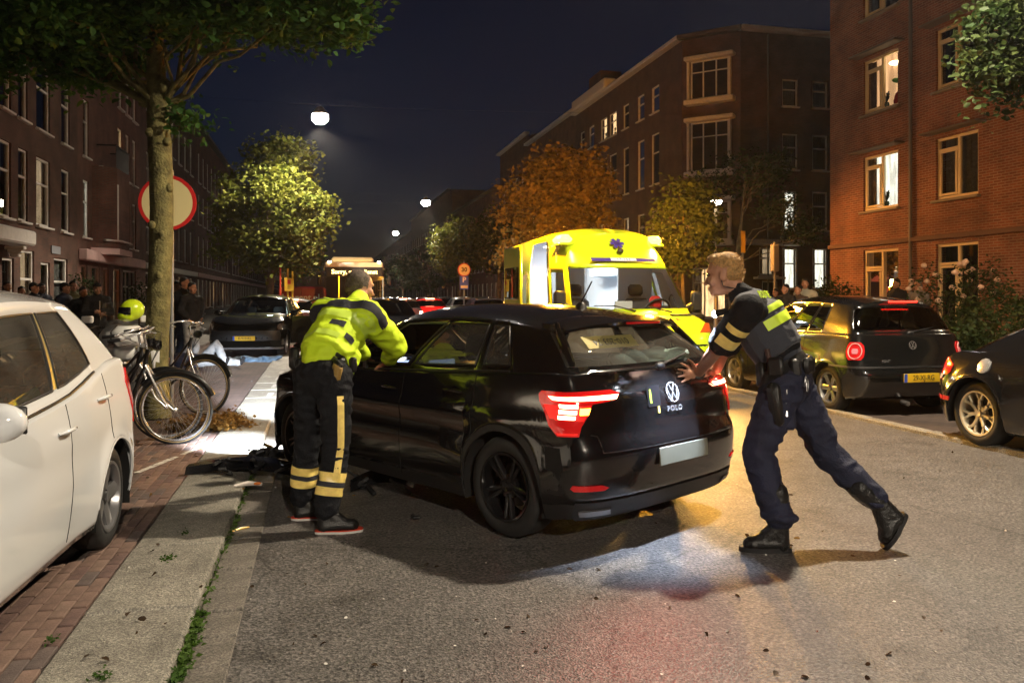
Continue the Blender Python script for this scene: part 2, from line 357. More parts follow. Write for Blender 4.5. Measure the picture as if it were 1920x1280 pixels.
rk2 = MB().box((8.47, 0, .05), (.14, 46, .14), bev=.01).build('kerb', KERBM, smooth=0); struct(rk2)
# worn painted bay mark and edge dashes
PAINT = M('road_paint', (.55, .54, .50), .7, var=.45, vscale=30)
def mark(p0, p1, w, z, name='painted_line', seg=8):
    p0, p1 = Vector(p0), Vector(p1); d = (p1 - p0); nn = Vector((-d.y, d.x)).normalized(); mb = MB()
    for i in range(seg):
        if random.random() < .12: continue
        a, b_ = p0 + d * (i / seg + jit(.01)), p0 + d * ((i + .93) / seg); w0, w1 = w * random.uniform(.6, 1), w * random.uniform(.6, 1)
        mb.quad((*(a - nn * w0 / 2), z), (*(a + nn * w0 / 2), z), (*(b_ + nn * w1 / 2), z), (*(b_ - nn * w1 / 2), z))
    o = mb.build(name, PAINT, smooth=0); struct(o); return o
mark((-1.52, 6.95), (-1.10, 8.25), .07, ZB + .005, seg=14)
for y in (12.0, 13.2, 14.4, 15.6): mark((-.72, y), (-.70, y + .55), .09, .074, seg=4)
mark((-1.3, 16.6), (.9, 16.9), .12, .074, seg=8)
# ================================================================== buildings
def wall_holes(mb, L, z0, z1, wins, rev=.14):
    us = sorted({0, L, *[w[0] for w in wins], *[w[1] for w in wins]}); zs = sorted({z0, z1, *[w[2] for w in wins], *[w[3] for w in wins]})
    for i in range(len(us) - 1):
        for j in range(len(zs) - 1):
            cu, cz = (us[i] + us[i + 1]) / 2, (zs[j] + zs[j + 1]) / 2
            if any(w[0] < cu < w[1] and w[2] < cz < w[3] for w in wins): continue
            mb.quad((us[i], 0, zs[j]), (us[i + 1], 0, zs[j]), (us[i + 1], 0, zs[j + 1]), (us[i], 0, zs[j + 1]))
    for w in wins:
        a, b, c, d = w[:4]
        mb.quad((a, 0, c), (a, 0, d), (a, rev, d), (a, rev, c)); mb.quad((b, 0, c), (b, rev, c), (b, rev, d), (b, 0, d))
        mb.quad((a, 0, d), (b, 0, d), (b, rev, d), (a, rev, d)); mb.quad((a, 0, c), (a, rev, c), (b, rev, c), (b, 0, c))
    return mb
_WC = {}
def window_meshes(w, h, style, fm):
    k = (round(w, 2), round(h, 2), style, fm.name)
    if k in _WC: return _WC[k]
    t = .075; mb = MB()
    mb.box((w / 2, .09, t / 2), (w, .07, t), bev=.008); mb.box((w / 2, .09, h - t / 2), (w, .07, t), bev=.008)
    mb.box((t / 2, .09, h / 2), (t, .07, h - 2 * t), bev=.008); mb.box((w - t / 2, .09, h / 2), (t, .07, h - 2 * t), bev=.008)
    if style == 's': mb.box((w / 2, .09, h * .62), (w - 2 * t, .06, .07), bev=.008)
    if style == 'c':
        for q in (.33, .67): mb.box((w * q, .09, h / 2), (.07, .06, h - 2 * t), bev=.008)
        mb.box((w / 2, .09, h * .7), (w - 2 * t, .055, .06), bev=.008)
    if style in ('d', 'o'):
        mb.box((w * .52, .09, h / 2), (.09, .07, h - 2 * t), bev=.008); mb.box((w * .27, .085, h * .80), (w * .5 - t, .06, .07), bev=.008)
        for zz in (.12, h * .77): mb.box((w * .27, .075, zz), (w * .44, .05, .06), bev=.006)
        for xx in (.10, w * .45): mb.box((xx, .075, h * .42), (.06, .05, h * .66), bev=.006)
    if style == 'p':
        mb.box((w / 2, .085, .45), (w - 2 * t, .05, .8), bev=.01)
    sill = MB().box((w / 2, -.03, -.045), (w + .16, .18, .07), bev=.012).mesh('sill', WHITE if style != 'd' else M('sill_stone', (.3, .27, .22), .8), 30)
    pane = MB().quad((t, .105, t), (w - t, .105, t), (w - t, .105, h - t), (t, .105, h - t)).mesh('pane', WGLASS, 0)
    back = MB()
    ns = 14
    for i in range(ns):
        x0, x1 = t + (w - 2 * t) * i / ns, t + (w - 2 * t) * (i + 1) / ns; y0, y1 = .24 + .02 * (i % 2), .24 + .02 * ((i + 1) % 2)
        back.quad((x0, y0, 0), (x1, y1, 0), (x1, y1, h), (x0, y0, h))
    _WC[k] = (mb.mesh('window', fm, 30), pane, sill, back); return _WC[k]
_BK = {}
def window(parent, loc, ang, w, h, style='s', room=None, fm=None, sill=True):
    fm = fm or WHITE; fr, pane, sl, back = window_meshes(w, h, style, fm)
    o = put('window', fr, parent, loc, (0, 0, ang)); put('pane', pane, o)
    rm = room or DARKROOM; k = (id(back), rm.name)
    if k not in _BK: _BK[k] = back.mesh('curtain', rm, 0)
    put('curtain', _BK[k], o)
    if sill: put('sill', sl, o)
    if room is not None and room.name.startswith('lit_room'):            # drapes and things on the sill of a lit room
        k = ('drape', id(back))
        if k not in _BK:
            mb = MB()
            for x0, x1 in ((.08, .08 + w * .20), (w * .84, w - .08)):
                for i in range(6):
                    a, b_ = lerp(x0, x1, i / 6), lerp(x0, x1, (i + 1) / 6); ya, yb = .17 + .018 * (i % 2), .17 + .018 * ((i + 1) % 2); mb.quad((a, ya, .06), (b_, yb, .06), (b_, yb, h - .06), (a, ya, h - .06))
            _BK[k] = mb.mesh('drape', M('drape_cloth', (.30, .22, .15), .9, var=.3), 0)
            mb = MB(); mb.lathe([(.05, .0), (.08, .06), (.06, .14)], 10, c=(w * .55, .15, .08))
            for i in range(14): an = i * 2.4; mb.tube([(w * .55, .15, .2), (w * .55 + .10 * math.cos(an), .15 + .03 * math.sin(an), .36 + .012 * i)], [.006, .022], 5)
            _BK[('vase', id(back))] = mb.mesh('sill_plant', M('plant_dark', (.02, .04, .015), .8), 40)
        put('drape', _BK[k], o)
        if (round(loc[1] * 7) + round(loc[2] * 3)) % 2: put('sill_plant', _BK[('vase', id(back))], o)
    return o
def building(name, label, base):
    return thing(name, label, 'building', base)
def face(b, off, ang, L, z1, wins, mat, z0=0., cornice=True, plinth=None):
    """one facade of building b: local x runs to the viewer's right, local y goes inwards; wins = (u0,u1,z0,z1,style,room)"""
    ca, sa = math.cos(ang), math.sin(ang)
    def P(u, v, z): return (off[0] + u * ca - v * sa, off[1] + u * sa + v * ca, z)
    wall_holes(MB(), L, z0, z1, wins).build('wall', mat, b, 0, P(0, 0, 0), (0, 0, ang), recalc=False)
    for w in wins:
        window(b, P(w[0], 0, w[2]), ang, w[1] - w[0], w[3] - w[2], w[4] if len(w) > 4 else 's', w[5] if len(w) > 5 else None, w[6] if len(w) > 6 else None)
    if cornice:
        MB().box((L / 2, -.17, z1 + .1), (L + .3, .5, .22), bev=.03).build('cornice', WHITE if cornice == 'w' else M('cornice_dark', (.10, .085, .07), .7), b, 30, P(0, 0, 0), (0, 0, ang))
    if plinth: MB().box((L / 2, -.02, plinth / 2), (L, .05, plinth)).build('plinth', M('plinth_stone', (.10, .09, .085), .8, var=.3), b, 0, P(0, 0, 0), (0, 0, ang))
    return P
def mass(b, x0, x1, y0, y1, z1, mat=None, peak=None):
    """the solid behind the facades, with a roof"""
    mb = MB()
    mb.quad((x0, y0, 0), (x0, y1, 0), (x0, y1, z1), (x0, y0, z1)); mb.quad((x1, y0, 0), (x1, y1, 0), (x1, y1, z1), (x1, y0, z1))
    mb.quad((x0, y0, 0), (x1, y0, 0), (x1, y0, z1), (x0, y0, z1)); mb.quad((x0, y1, 0), (x1, y1, 0), (x1, y1, z1), (x0, y1, z1))
    mb.build('side_wall', mat or BRK1, b, 0)
    r = MB()
    if peak:
        m = (x0 + x1) / 2; r.add([(x0, y0, z1), (x1, y0, z1), (x1, y1, z1), (x0, y1, z1), (m, y0 + 1, z1 + peak), (m, y1 - 1, z1 + peak)], [(0, 1, 4), (2, 3, 5), (1, 2, 5, 4), (3, 0, 4, 5)])
    else: r.box(((x0 + x1) / 2, (y0 + y1) / 2, z1 + .06), (x1 - x0, y1 - y0, .1))
    r.build('roof', ROOFM, b, 0)
AL, AR = math.pi / 2, -math.pi / 2
rnd = random.Random(3)
def rroom(p=.14):
    q = rnd.random()
    return LITW if q < p * .5 else LITC if q < p else LITD if q < p * 1.6 else NETCURT if q < .55 else None
LX = -8.6
# --- left terrace, house by house
def left_house(y0, y1, z1, cols, label, mat, ground, bayw=None, nfl=3, cor=True, st=3.03):
    b = building('terraced_house', label, (LX, y0, 0)); L = y1 - y0; wins = []
    for u0, u1 in cols:
        for k in range(nfl):
            za = 3.74 + k * st; zb = min(za + 2.15, z1 - .35)
            if bayw and bayw[0] < (u0 + u1) / 2 < bayw[1] and k == 0: continue
            wins.append((u0, u1, za, zb, 's', rroom(.10)))
    wins += ground
    P = face(b, (0, 0), AL, L, z1, wins, mat, cornice=cor, plinth=.5)
    mass(b, -9, -.30, 0.02, L - .02, z1 - .05, mat); return b
cols = [(on_x(a, LX) - 17, on_x(c, LX) - 17) for a, c in ((0, 21), (34, 52), (68, 94), (115, 131))]
DOORR = M('red_door_paint', (.28, .03, .025), .4); WOODF = M('shopfront_wood', (.30, .14, .09), .5, var=.2)
b = left_house(17, 32.4, 13.4, [(1.2, 2.2), (3.4, 4.6), (5.6, 6.6)] + cols, 'tall brown brick house with sash windows behind the gathered onlookers', BRK1,
    [(2, 3.4, .6, 2.9, 's', NETCURT), (5, 6.4, .6, 2.9, 's', None), (8.2, 9.1, .2, 2.6, 'p', None), (9.6, 10.8, .6, 2.9, 's', LITD), (11.4, 12.3, .2, 2.6, 'p', None), (12.7, 14.2, .7, 2.8, 's', NETCURT)])
MB().box((-.3, 4.2, 3.16), (1.0, 9.4, .42), bev=.05).build('canopy', WHITE, b, 30, (.45, 0, 0))
for k in range(3): MB().box((.30, 8.3, 2.86 - k * .10), (.5 - k * .14, .22, .10), bev=.02).build('canopy_bracket', WHITE, b, 30)
MB().box((.03, 12.8, 3.05), (.04, .9, .26), bev=.005).build('name_plate', M('enamel_plate', (.3, .32, .36), .3), b, 30)
b = left_house(32.4, 43, 13.2, [(.7, 1.5), (6.0, 6.9), (7.5, 8.3), (8.9, 9.7)], 'red brick house with a bay window above a pale pink shopfront', BRK2,
    [(.5, 1.3, .2, 2.7, 'p', None, WOODF), (1.9, 3.1, .2, 2.7, 's', None, WOODF), (3.6, 4.5, .2, 2.7, 'p', LITD, WOODF), (5.3, 6.5, .2, 2.7, 's', LITD, M('orange_frame', (.5, .16, .06), .4)), (7.0, 9.6, .2, 2.7, 'c', None, WHITE)])
MB().box((.16, 5.2, 3.05), (.32, 10.2, .42), bev=.04).build('shop_fascia', PINKP, b, 30)
byw = MB(); bp = [(0, 1.9), (.75, 2.6), (.75, 4.7), (0, 5.4)]                           # bay window box
byw.prism(bp, lambda u, v, d: (u, v, d), 3.26, 6.6); byw.build('bay_wall', BRK2, b, 0)
MB().prism([(0, 1.75), (.85, 2.5), (.85, 4.8), (0, 5.55)], lambda u, v, d: (u, v, d), 3.16, 3.4).build('bay_base', PINKP, b, 0)
window(b, (.80, 2.95, 3.75), AL, 1.3, 2.2, 's', None); window(b, (.44, 2.24, 3.75), AL - R(47), .0 + .55, 2.2, 's', None); window(b, (.74, 4.80, 3.75), AL + R(47), .6, 2.2, 's', None)
rl = MB()
for k in range(22): rl.tube([(.72, 2.6 + k * .1, 6.6), (.72, 2.6 + k * .1, 7.5)], .012, 5)
rl.box((.72, 3.65, 7.5), (.05, 2.3, .05)); rl.box((.36, 2.6, 7.5), (.72, .05, .05)); rl.box((.36, 4.7, 7.5), (.72, .05, .05))
rl.build('balcony_railing', DARKP, b, 0); window(b, (.02, 3.0, 6.75), AL, 1.2, 2.2, 's', None)
def evencols(L, w=1.05, gap=1.15, m=.8):
    n = int((L - 2 * m + gap) / (w + gap)); s = (L - n * w) / (n + 1); return [(s + i * (w + s), s + i * (w + s) + w) for i in range(n)]
def evengr(L):
    return [(a - .05, c + .15, .25 if i % 3 == 1 else .7, 2.75, 'p' if i % 3 == 1 else 's', rroom(.2), WHITE) for i, (a, c) in enumerate(evencols(L))]
for (y0, y1, z1, lab, mt) in ((43, 61, 12.8, 'dark brick house row with white lintels behind the tree trunk and round sign', BRK1), (61, 84, 13.6, 'brown brick house block farther along beyond the bearded tree line', BRK2), (84, 120, 13.0, 'dark brick block far along the street behind the lit green tree', BRK1), (120, 200, 14.0, 'farthest dark brick block closing the tree side of the street', BRK2)):
    L = y1 - y0; lab = lab.replace('bearded tree line', 'round sign')
    b = left_house(y0, y1, z1, evencols(L, 1.0, 1.3 if y0 < 80 else 2.2), lab, mt, evengr(L) if y0 < 100 else [])
    MB().box((.12, L / 2, 3.05), (.24, L - .6, .3), bev=.03).build('lintel_band', WHITE if y0 < 60 else PINKP, b, 30)
# --- near right block
NX = 15.4
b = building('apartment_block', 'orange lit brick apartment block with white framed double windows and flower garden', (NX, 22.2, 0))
def nu(y): return 22.2 - y
colsN = [(nu(20.62), nu(19.15)), (nu(17.76), nu(16.38)), (nu(14.4), nu(13.0)), (nu(11.6), nu(10.1)), (nu(8.4), nu(7.0))]
wins = []
YEL = M('cream_frame', (.75, .62, .36), .45)
rooms = {(0, 1): LITC, (0, 2): litroom('lit_room_party', (1, .55, .25), 2.0, 5), (1, 1): NETCURT}
for i, (a, c) in enumerate(colsN):
    wins.append((a, c, .30, 2.84, 'd', None, YEL))
    for k in range(4):
        za = 3.97 + 2.78 * k; wins.append((a, c, za, za + 1.57, 'd', rooms.get((i, k + 1)), YEL))
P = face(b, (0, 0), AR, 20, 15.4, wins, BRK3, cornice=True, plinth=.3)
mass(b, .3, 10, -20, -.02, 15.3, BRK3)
MB().box((10, -.05, 3.02), (20, .10, .12), bev=.01).build('string_course', M('string_stone', (.16, .09, .06), .8), b, 30, (0, 0, 0), (0, 0, AR))
for a, c in colsN:
    for k in range(4): MB().box(((a + c) / 2, -.16, 5.68 + 2.78 * k), (c - a + .5, .34, .05), bev=.01).build('lintel_shelf', M('lintel_concrete', (.18, .15, .12), .8), b, 30, (0, 0, 0), (0, 0, AR))
for yd in (3.6, 9.2): MB().tube([(-.07, -yd, .1), (-.07, -yd, 15.2)], .045, 8).build('downpipe', M('zinc_pipe', (.18, .17, .16), .5, .4), b, 50)
# things seen in two of its windows
MB().ell((0, 0, 0), (.18, .18, .06)).build('ceiling_lamp', emis('lamp_glow_warm', (1, .75, .45), 6), b, 40, (.19, nu(0) - 22.2 - 0 - 0 + 0, 0)).location = (.20, 19.5 - 22.2, 8.0)
MB().ell((0, 0, 0), (.02, .16, .14)).ell((0, .1, -.1), (.02, .1, .1)).build('toy_parrot', M('red_toy', (.6, .03, .03), .6), b, 40, (.20, 19.4 - 22.2, 7.05))
MB().ell((0, 0, 0), (.02, .22, .07), Matrix.Rotation(.3, 3, 'X')).build('toy_leaf', M('green_toy', (.1, .5, .05), .6), b, 40, (.20, 19.45 - 22.2, 7.5))
# --- corner building and the row beyond
RX = 18.6
b = building('corner_building', 'four storey corner building with white bay windows across the side street', (RX, 37.4, 0))
def cu(px): return on_x(px, RX) - 37.4
facw = []
for i, (l, r_) in enumerate(((1221, 1236), (1195, 1208), (1168, 1179), (1142, 1156), (1126, 1138), (1104, 1114), (1088, 1096))):
    u0, u1 = cu(r_), cu(l)
    facw.append((u0, u1, 7.0 + .9, 10.8, 's', None)); facw.append((u0, u1, 12.0, 13.5, 's', LITW if i in (3, 4) else None)); facw.append((u0, u1, 4.3, 6.4, 's', LITC if i == 0 else LITD if i == 2 else None))
    facw.append((u0, u1, .8, 3.0, 's', rroom(.3)))
Lc = cu(1080)
wl = [(Lc - w[1], Lc - w[0], *w[2:]) for w in facw]
face(b, (0, Lc), AR, Lc - 2.2, 15.0, [w for w in wl if w[1] < Lc - 2.3], BRK1, cornice='w', plinth=.6)
chL = 3.1
P = face(b, (0, 2.2), AR + R(45), chL, 15.0, [(.55, 2.55, .4, 3.0, 'c', LITW)], BRK1)
for za, h, rm in ((11.75, 2.0, None), (8.0, 2.55, None), (4.4, 2.0, LITW)):
    MB().box((0, 0, 0), (2.6, .5, .28), bev=.04).build('bay_floor', WHITE, b, 30, (.92, .92, za - .16), (0, 0, AR + R(45)))
    MB().box((0, 0, 0), (2.6, .5, .22), bev=.04).build('bay_cornice', WHITE, b, 30, (.92, .92, za + h + .12), (0, 0, AR + R(45)))
    window(b, (*P(.55, -.22, 0)[:2], za), AR + R(45), 2.0, h, 'c', rm)
    for q in (.40, 2.58): MB().box((0, 0, 0), (.14, .42, h), bev=.01).build('bay_side', WHITE, b, 30, (*P(q, 0, 0)[:2], za + h / 2), (0, 0, AR + R(45)))
we = []
for xw in (23.6, 25.35, 27.9, 29.6):
    u = xw - RX - 2.2
    we += [(u - .45, u + .45, 1.9, 4.0, 's', [LITC, LITC, None, None][int((xw - 23) / 1.7) % 4]), (u - .45, u + .45, 4.95, 6.95, 's', LITC if xw < 24 else None), (u - .45, u + .45, 8.05, 9.9, 's', NETCURT if xw < 24 else None), (u - .45, u + .45, 11.3, 12.7, 's', NETCURT if xw < 24 else None)]
P = face(b, (2.2, 0), 0, 12, 15.0, we + [(1.05, 2.0, 2.6, 4.0, 's', LITD), (1.2, 2.1, .15, 2.3, 'p', None)], BRK1, cornice='w', plinth=1.0)
MB().box((1.5, -.35, 4.25), (3.4, .8, .28), bev=.04).build('shop_canopy', WHITE, b, 30, (2.2, 0, 0)); MB().box((1.5, -.2, 2.45), (1.6, .5, .12), bev=.02).build('door_canopy', WHITE, b, 30, (2.2, 0, 0))
mb = MB(); mb.prism([(.3, 2.4), (2.4, .3), (14.0, .3), (14.0, Lc), (.3, Lc)], lambda u, v, d: (u, v, d), 14.9, 15.1); mb.build('roof', ROOFM, b, 0)
mass(b, 3, 13.9, 3, Lc - .05, 14.8); MB().tube([(3.7, -.07, .1), (3.7, -.07, 14.9)], .05, 8).build('downpipe', MATS['zinc_pipe'], b, 50)
MB().box((-.1, Lc * .8, 15.5), (.9, 7, .7), bev=.1).build('parapet', WHITE, b, 30)
MB().box((1.2, Lc - 3, 16.2), (1.6, 2.4, 2.2), bev=.05).build('chimney', BRK1, b, 30)
def right_house(y0, y1, z1, label, mat, lit, offx=0., peak=None):
    b = building('terraced_house', label, (RX + offx, y1, 0)); L = y1 - y0; wins = []
    for u0, u1 in evencols(L, 1.0, 1.5 if y0 < 90 else 2.5):
        for za, zb in ((.9, 3.0), (4.4, 6.4), (7.8, 9.9), (11.2, 13.0)):
            if zb < z1 - .2: wins.append((u0, u1, za, zb, 's', rroom(lit)))
    face(b, (0, 0), AR, L, z1, wins, mat, cornice='w' if L < 25 else True, plinth=.5)
    mass(b, .3, 11, -L + .02, -.02, z1 - .02, mat, peak)
    return b
Y1 = 37.4 + Lc
right_house(Y1, 72, 15.3, 'flat roofed brick house behind the amber lit tree above the ambulance', BRK2, .15)
right_house(72, 84, 16.4, 'taller brown house with dormer farther down beyond the amber lit tree', BRK1, .1, peak=1.5)
b = right_house(84, 118, 13.2, 'low dark brick row with pale eaves far behind the parking sign', BRK2, .2, peak=2.6)
right_house(118, 170, 17.2, 'tall dark brick block far down the street below the white lamps', BRK1, .25)
right_house(170, 290, 15.0, 'farthest dark houses at the end of the lamp lit street', BRK2, .1)
# ================================================================== street lamps
LAMPW = (1.0, .80, .55)
def hang_lamp(loc, label, power, color=LAMPW, es=60, wire=(-8.5, 18.5), spot=165, r=.28):
    t = thing('street_lamp', label, 'lamp', loc, 0, 'lamps hung over the street')
    MB().lathe([(.05, .30), (.12, .26), (.20, .16), (r, .05), (r + .02, 0), (r - .02, 0)], 20).build('lamp_housing', M('lamp_metal', (.25, .25, .25), .4, .7), t)
    MB().lathe([(r - .02, 0), (r + .02, -.09), (r, -.2), (r * .6, -.32), (.01, -.36)], 20).build('lamp_glass', emis('lamp_glass_%s' % label[:12], color, es), t)
    x0, x1 = wire[0] - loc[0], wire[1] - loc[0]; pts = []
    for i in range(13): q = i / 12; x = lerp(x0, x1, q); pts.append((x, 0, .34 + .6 * (abs(x) / max(abs(x0), abs(x1))) ** 1.5))
    MB().tube(pts, .004, 4).build('span_wire', DARKP, t)
    l = light('lamp_light', 'SPOT', t, (0, 0, -.46), power, color, .12, (0, 0, 0), spot, .35); return t
hang_lamp(Vector((5.0, 6.5, 7.0)), 'street lamp hung over the road above the dark hatchback', 3000, (1, .84, .62), spot=157)
hang_lamp(Vector((1.5, -9.0, 7.0)), 'street lamp hung over the road behind the photographer', 4600, (1, .86, .68), spot=160)  # unseen lamp added as fill for the officers' backs
hang_lamp((.0, 29.8, 8.0), 'brightest white street lamp hung high over the road near the round sign', 3600, (1, .86, .66), 160, spot=142)
hang_lamp((7.0, 55.0, 8.0), 'second white street lamp in the sky beside the row of roofs', 2600, (1, .86, .66), 160, spot=140)
hang_lamp((7.4, 82.0, 8.0), 'small white street lamp just over the bus roof line', 2600, (1, .9, .75), 200, spot=140)
hang_lamp((-1.0, 48.0, 6.6), 'street lamp glowing through the edge of the lit green tree', 2000, (1, .85, .62), 120, spot=140)
t = thing('lamp_post', 'slim lamp post with round glowing head by the side street', 'lamp', c2w(6.28, 25.0, .1))
MB().tube([(0, 0, 0), (0, 0, .9), (0, 0, 4.2)], [.07, .055, .04], 12).build('pole', M('lamp_pole_grey', (.5, .5, .48), .4, .3), t)
MB().lathe([(.05, 0), (.20, .05), (.22, .14), (.12, .24), (.01, .27)], 18, c=(0, 0, 4.3)).build('lamp_hood', M('lamp_metal', (.25, .25, .25), .4, .7), t)
MB().lathe([(.01, -.06), (.14, -.05), (.19, .02), (.18, .08)], 18, c=(0, 0, 4.3)).build('lamp_glass', emis('post_lamp_glass', (1, .85, .6), 45), t)
l = light('lamp_light', 'SPOT', t, (0, 0, 4.10), 3400, (1, .38, .06), .06, None, 128, 1.0); aim(l, (.62, -.75, -.62))
t = thing('lamp_post', 'slim lamp post at the garden edge beyond the parked dark cars', 'lamp', (11.5, 10.2, .1))
MB().tube([(0, 0, 0), (0, 0, .9), (0, 0, 4.2)], [.07, .055, .04], 12).build('pole', MATS['lamp_pole_grey'], t)
MB().lathe([(.05, 0), (.20, .05), (.22, .14), (.12, .24), (.01, .27)], 18, c=(0, 0, 4.3)).build('lamp_hood', MATS['lamp_metal'], t)
MB().lathe([(.01, -.06), (.14, -.05), (.19, .02), (.18, .08)], 18, c=(0, 0, 4.3)).build('lamp_glass', MATS['post_lamp_glass'], t)
l = light('lamp_light', 'SPOT', t, (0, 0, 4.10), 1500, (1, .40, .07), .06, None, 128, 1.0); aim(l, (.8, .45, -.65))
# ================================================================== trees and plants
def leafmat(name, c1, c2):
    m, nt, b = surf(name); tc = nd(nt, 'ShaderNodeTexCoord'); n = nd(nt, 'ShaderNodeTexNoise', Scale=2.2, Detail=5.0); nt.links.new(tc.outputs['Object'], n.inputs['Vector'])
    r = nd(nt, 'ShaderNodeValToRGB'); e = r.color_ramp.elements; e[0].position = .32; e[1].position = .7; e[0].color = (*c1, 1); e[1].color = (*c2, 1); nt.links.new(n.outputs['Fac'], r.inputs['Fac'])
    nt.links.new(r.outputs[0], b.inputs['Base Color']); b.inputs['Roughness'].default_value = .6; b.inputs['Specular IOR Level'].default_value = .25
    tl = nd(nt, 'ShaderNodeBsdfTranslucent'); nt.links.new(r.outputs[0], tl.inputs[0]); mx = nd(nt, 'ShaderNodeMixShader'); mx.inputs[0].default_value = .35
    out = nt.nodes['Material Output']; nt.links.new(b.outputs[0], mx.inputs[1]); nt.links.new(tl.outputs[0], mx.inputs[2]); nt.links.new(mx.outputs[0], out.inputs[0]); return m
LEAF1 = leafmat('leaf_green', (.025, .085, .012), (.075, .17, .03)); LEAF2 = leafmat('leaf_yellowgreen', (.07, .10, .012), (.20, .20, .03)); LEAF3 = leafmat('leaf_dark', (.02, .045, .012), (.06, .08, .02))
LEAFA = leafmat('leaf_amber_lit', (.085, .07, .012), (.22, .14, .03))  # amber beacon glow put into the leaf colour of one tree
DRYL = leafmat('leaf_dry', (.16, .08, .02), (.32, .19, .05))
BARK = M('bark', (.12, .095, .055), .9, var=.45, vscale=7, bump=.9, bscale=28); BARKM = M('bark_mossy', (.16, .14, .05), .9, var=.5, vscale=9, bump=1., bscale=34)
def leaf_mesh(name, C, size, mat, rng, shape6=False, flat=.5):
    n = len(C); d = rng.normal(size=(n, 3)); d[:, 2] *= flat; d /= np.linalg.norm(d, axis=1)[:, None]
    up = rng.normal(size=(n, 3)); up[:, 2] += 1.2; w = np.cross(d, up); w /= np.linalg.norm(w, axis=1)[:, None] + 1e-9; nn = np.cross(w, d)
    s = size * rng.uniform(.6, 1.25, n)[:, None]
    if shape6: offs = [(0, 0, 0), (.3, .30, .06), (.7, .26, .06), (1.05, 0, -.10), (.7, -.26, .06), (.3, -.30, .06)]
    else: offs = [(0, 0, 0), (.5, .34, .08), (1, 0, -.06), (.5, -.34, .08)]
    k = len(offs); V = np.stack([C + d * s * a + w * s * b_ + nn * s * c for a, b_, c in offs], 1).reshape(-1, 3)
    me = bpy.data.meshes.new(name); me.vertices.add(n * k); me.vertices.foreach_set('co', V.ravel().astype(np.float32))
    if shape6:   # two folded halves
        idx = np.arange(n)[:, None] * 6 + np.array([0, 1, 2, 3, 0, 3, 4, 5])[None]; nf = 2 * n; tot = 4
    else:
        idx = np.arange(n)[:, None] * 4 + np.array([0, 1, 2, 0, 2, 3])[None]; nf = 2 * n; tot = 3
    me.loops.add(nf * tot); me.loops.foreach_set('vertex_index', idx.ravel().astype(np.int32))
    me.polygons.add(nf); me.polygons.foreach_set('loop_start', np.arange(0, nf * tot, tot, dtype=np.int32)); me.update(calc_edges=True)
    me.materials.append(mat); return me
def crown_pts(rng, blobs, per, spread, flat=.7):
    out = []
    for cx, cy, cz, rx, ry, rz, nc in blobs:
        d = rng.normal(size=(nc, 3)); d /= np.linalg.norm(d, axis=1)[:, None]; r = rng.uniform(.25, 1, nc) ** .5
        cc = np.array([cx, cy, cz]) + d * r[:, None] * np.array([rx, ry, rz])
        cnt = (per * rng.uniform(.4, 1.5, nc)).astype(int)
        for c, k in zip(cc, cnt):
            p = rng.normal(size=(k, 3)) * spread * rng.uniform(.7, 1.3); p[:, 2] *= flat; out.append(c + p)
    return np.concatenate(out)
def limbs(mb, rng, base, tips, r0, r1=.012, wob=.12):
    for t in tips:
        b0 = Vector(base); t = Vector(t); pts = []
        for i in range(7):
            q = i / 6; p = b0.lerp(t, q) + Vector(rng.normal(size=3)) * wob * math.sin(q * math.pi) + Vector((0, 0, .25 * math.sin(q * math.pi) * (t - b0).length * .3)); pts.append(p)
        mb.tube(pts, [lerp(r0, r1, (i / 6) ** .8) for i in range(7)], 7)
def tree(label, loc, trunk_h, tr, blobs, per=40, spread=.3, size=.10, mat=None, seed=1, bark=None, shape6=False, lean=(0, 0), nl=9, group='street trees', tsub=None):
    rng = np.random.default_rng(seed); t = thing('street_tree', label, 'tree', loc, 0, group); top = max(b_[2] + b_[5] for b_ in blobs)
    mb = MB(); zt = top * .82; N = 12; pts = []; rs = []
    for i in range(N + 1):
        q = i / N; pts.append((lean[0] * q + .03 * math.sin(q * 9 + seed), lean[1] * q + .03 * math.cos(q * 7 + seed), q * zt)); rs.append(tr * (1.25 if i == 0 else 1.0) * (1 - .75 * max(0, q * zt - trunk_h * .9) / (zt - trunk_h * .9)))
    mb.tube(pts, rs, 14)
    tips = []
    for bb in blobs:
        for _ in range(max(2, int(nl * bb[6] / sum(x[6] for x in blobs)))):
            d = rng.normal(size=3); d /= np.linalg.norm(d); tips.append((bb[0] + d[0] * bb[3] * .8, bb[1] + d[1] * bb[4] * .8, bb[2] + d[2] * bb[5] * .6))
    for tp in tips:
        zb = min(max(trunk_h * .95, tp[2] - .9 - .3 * math.hypot(tp[0], tp[1])), zt * .95); q = zb / zt
        limbs(mb, rng, (lean[0] * q, lean[1] * q, zb), [tp], tr * .24, .008)
    tk = mb.build('trunk', bark or BARK, t, 60)
    C = crown_pts(rng, blobs, per, spread); put('crown', leaf_mesh('crown', C, size, mat or LEAF1, rng, shape6), t)
    return t, tk
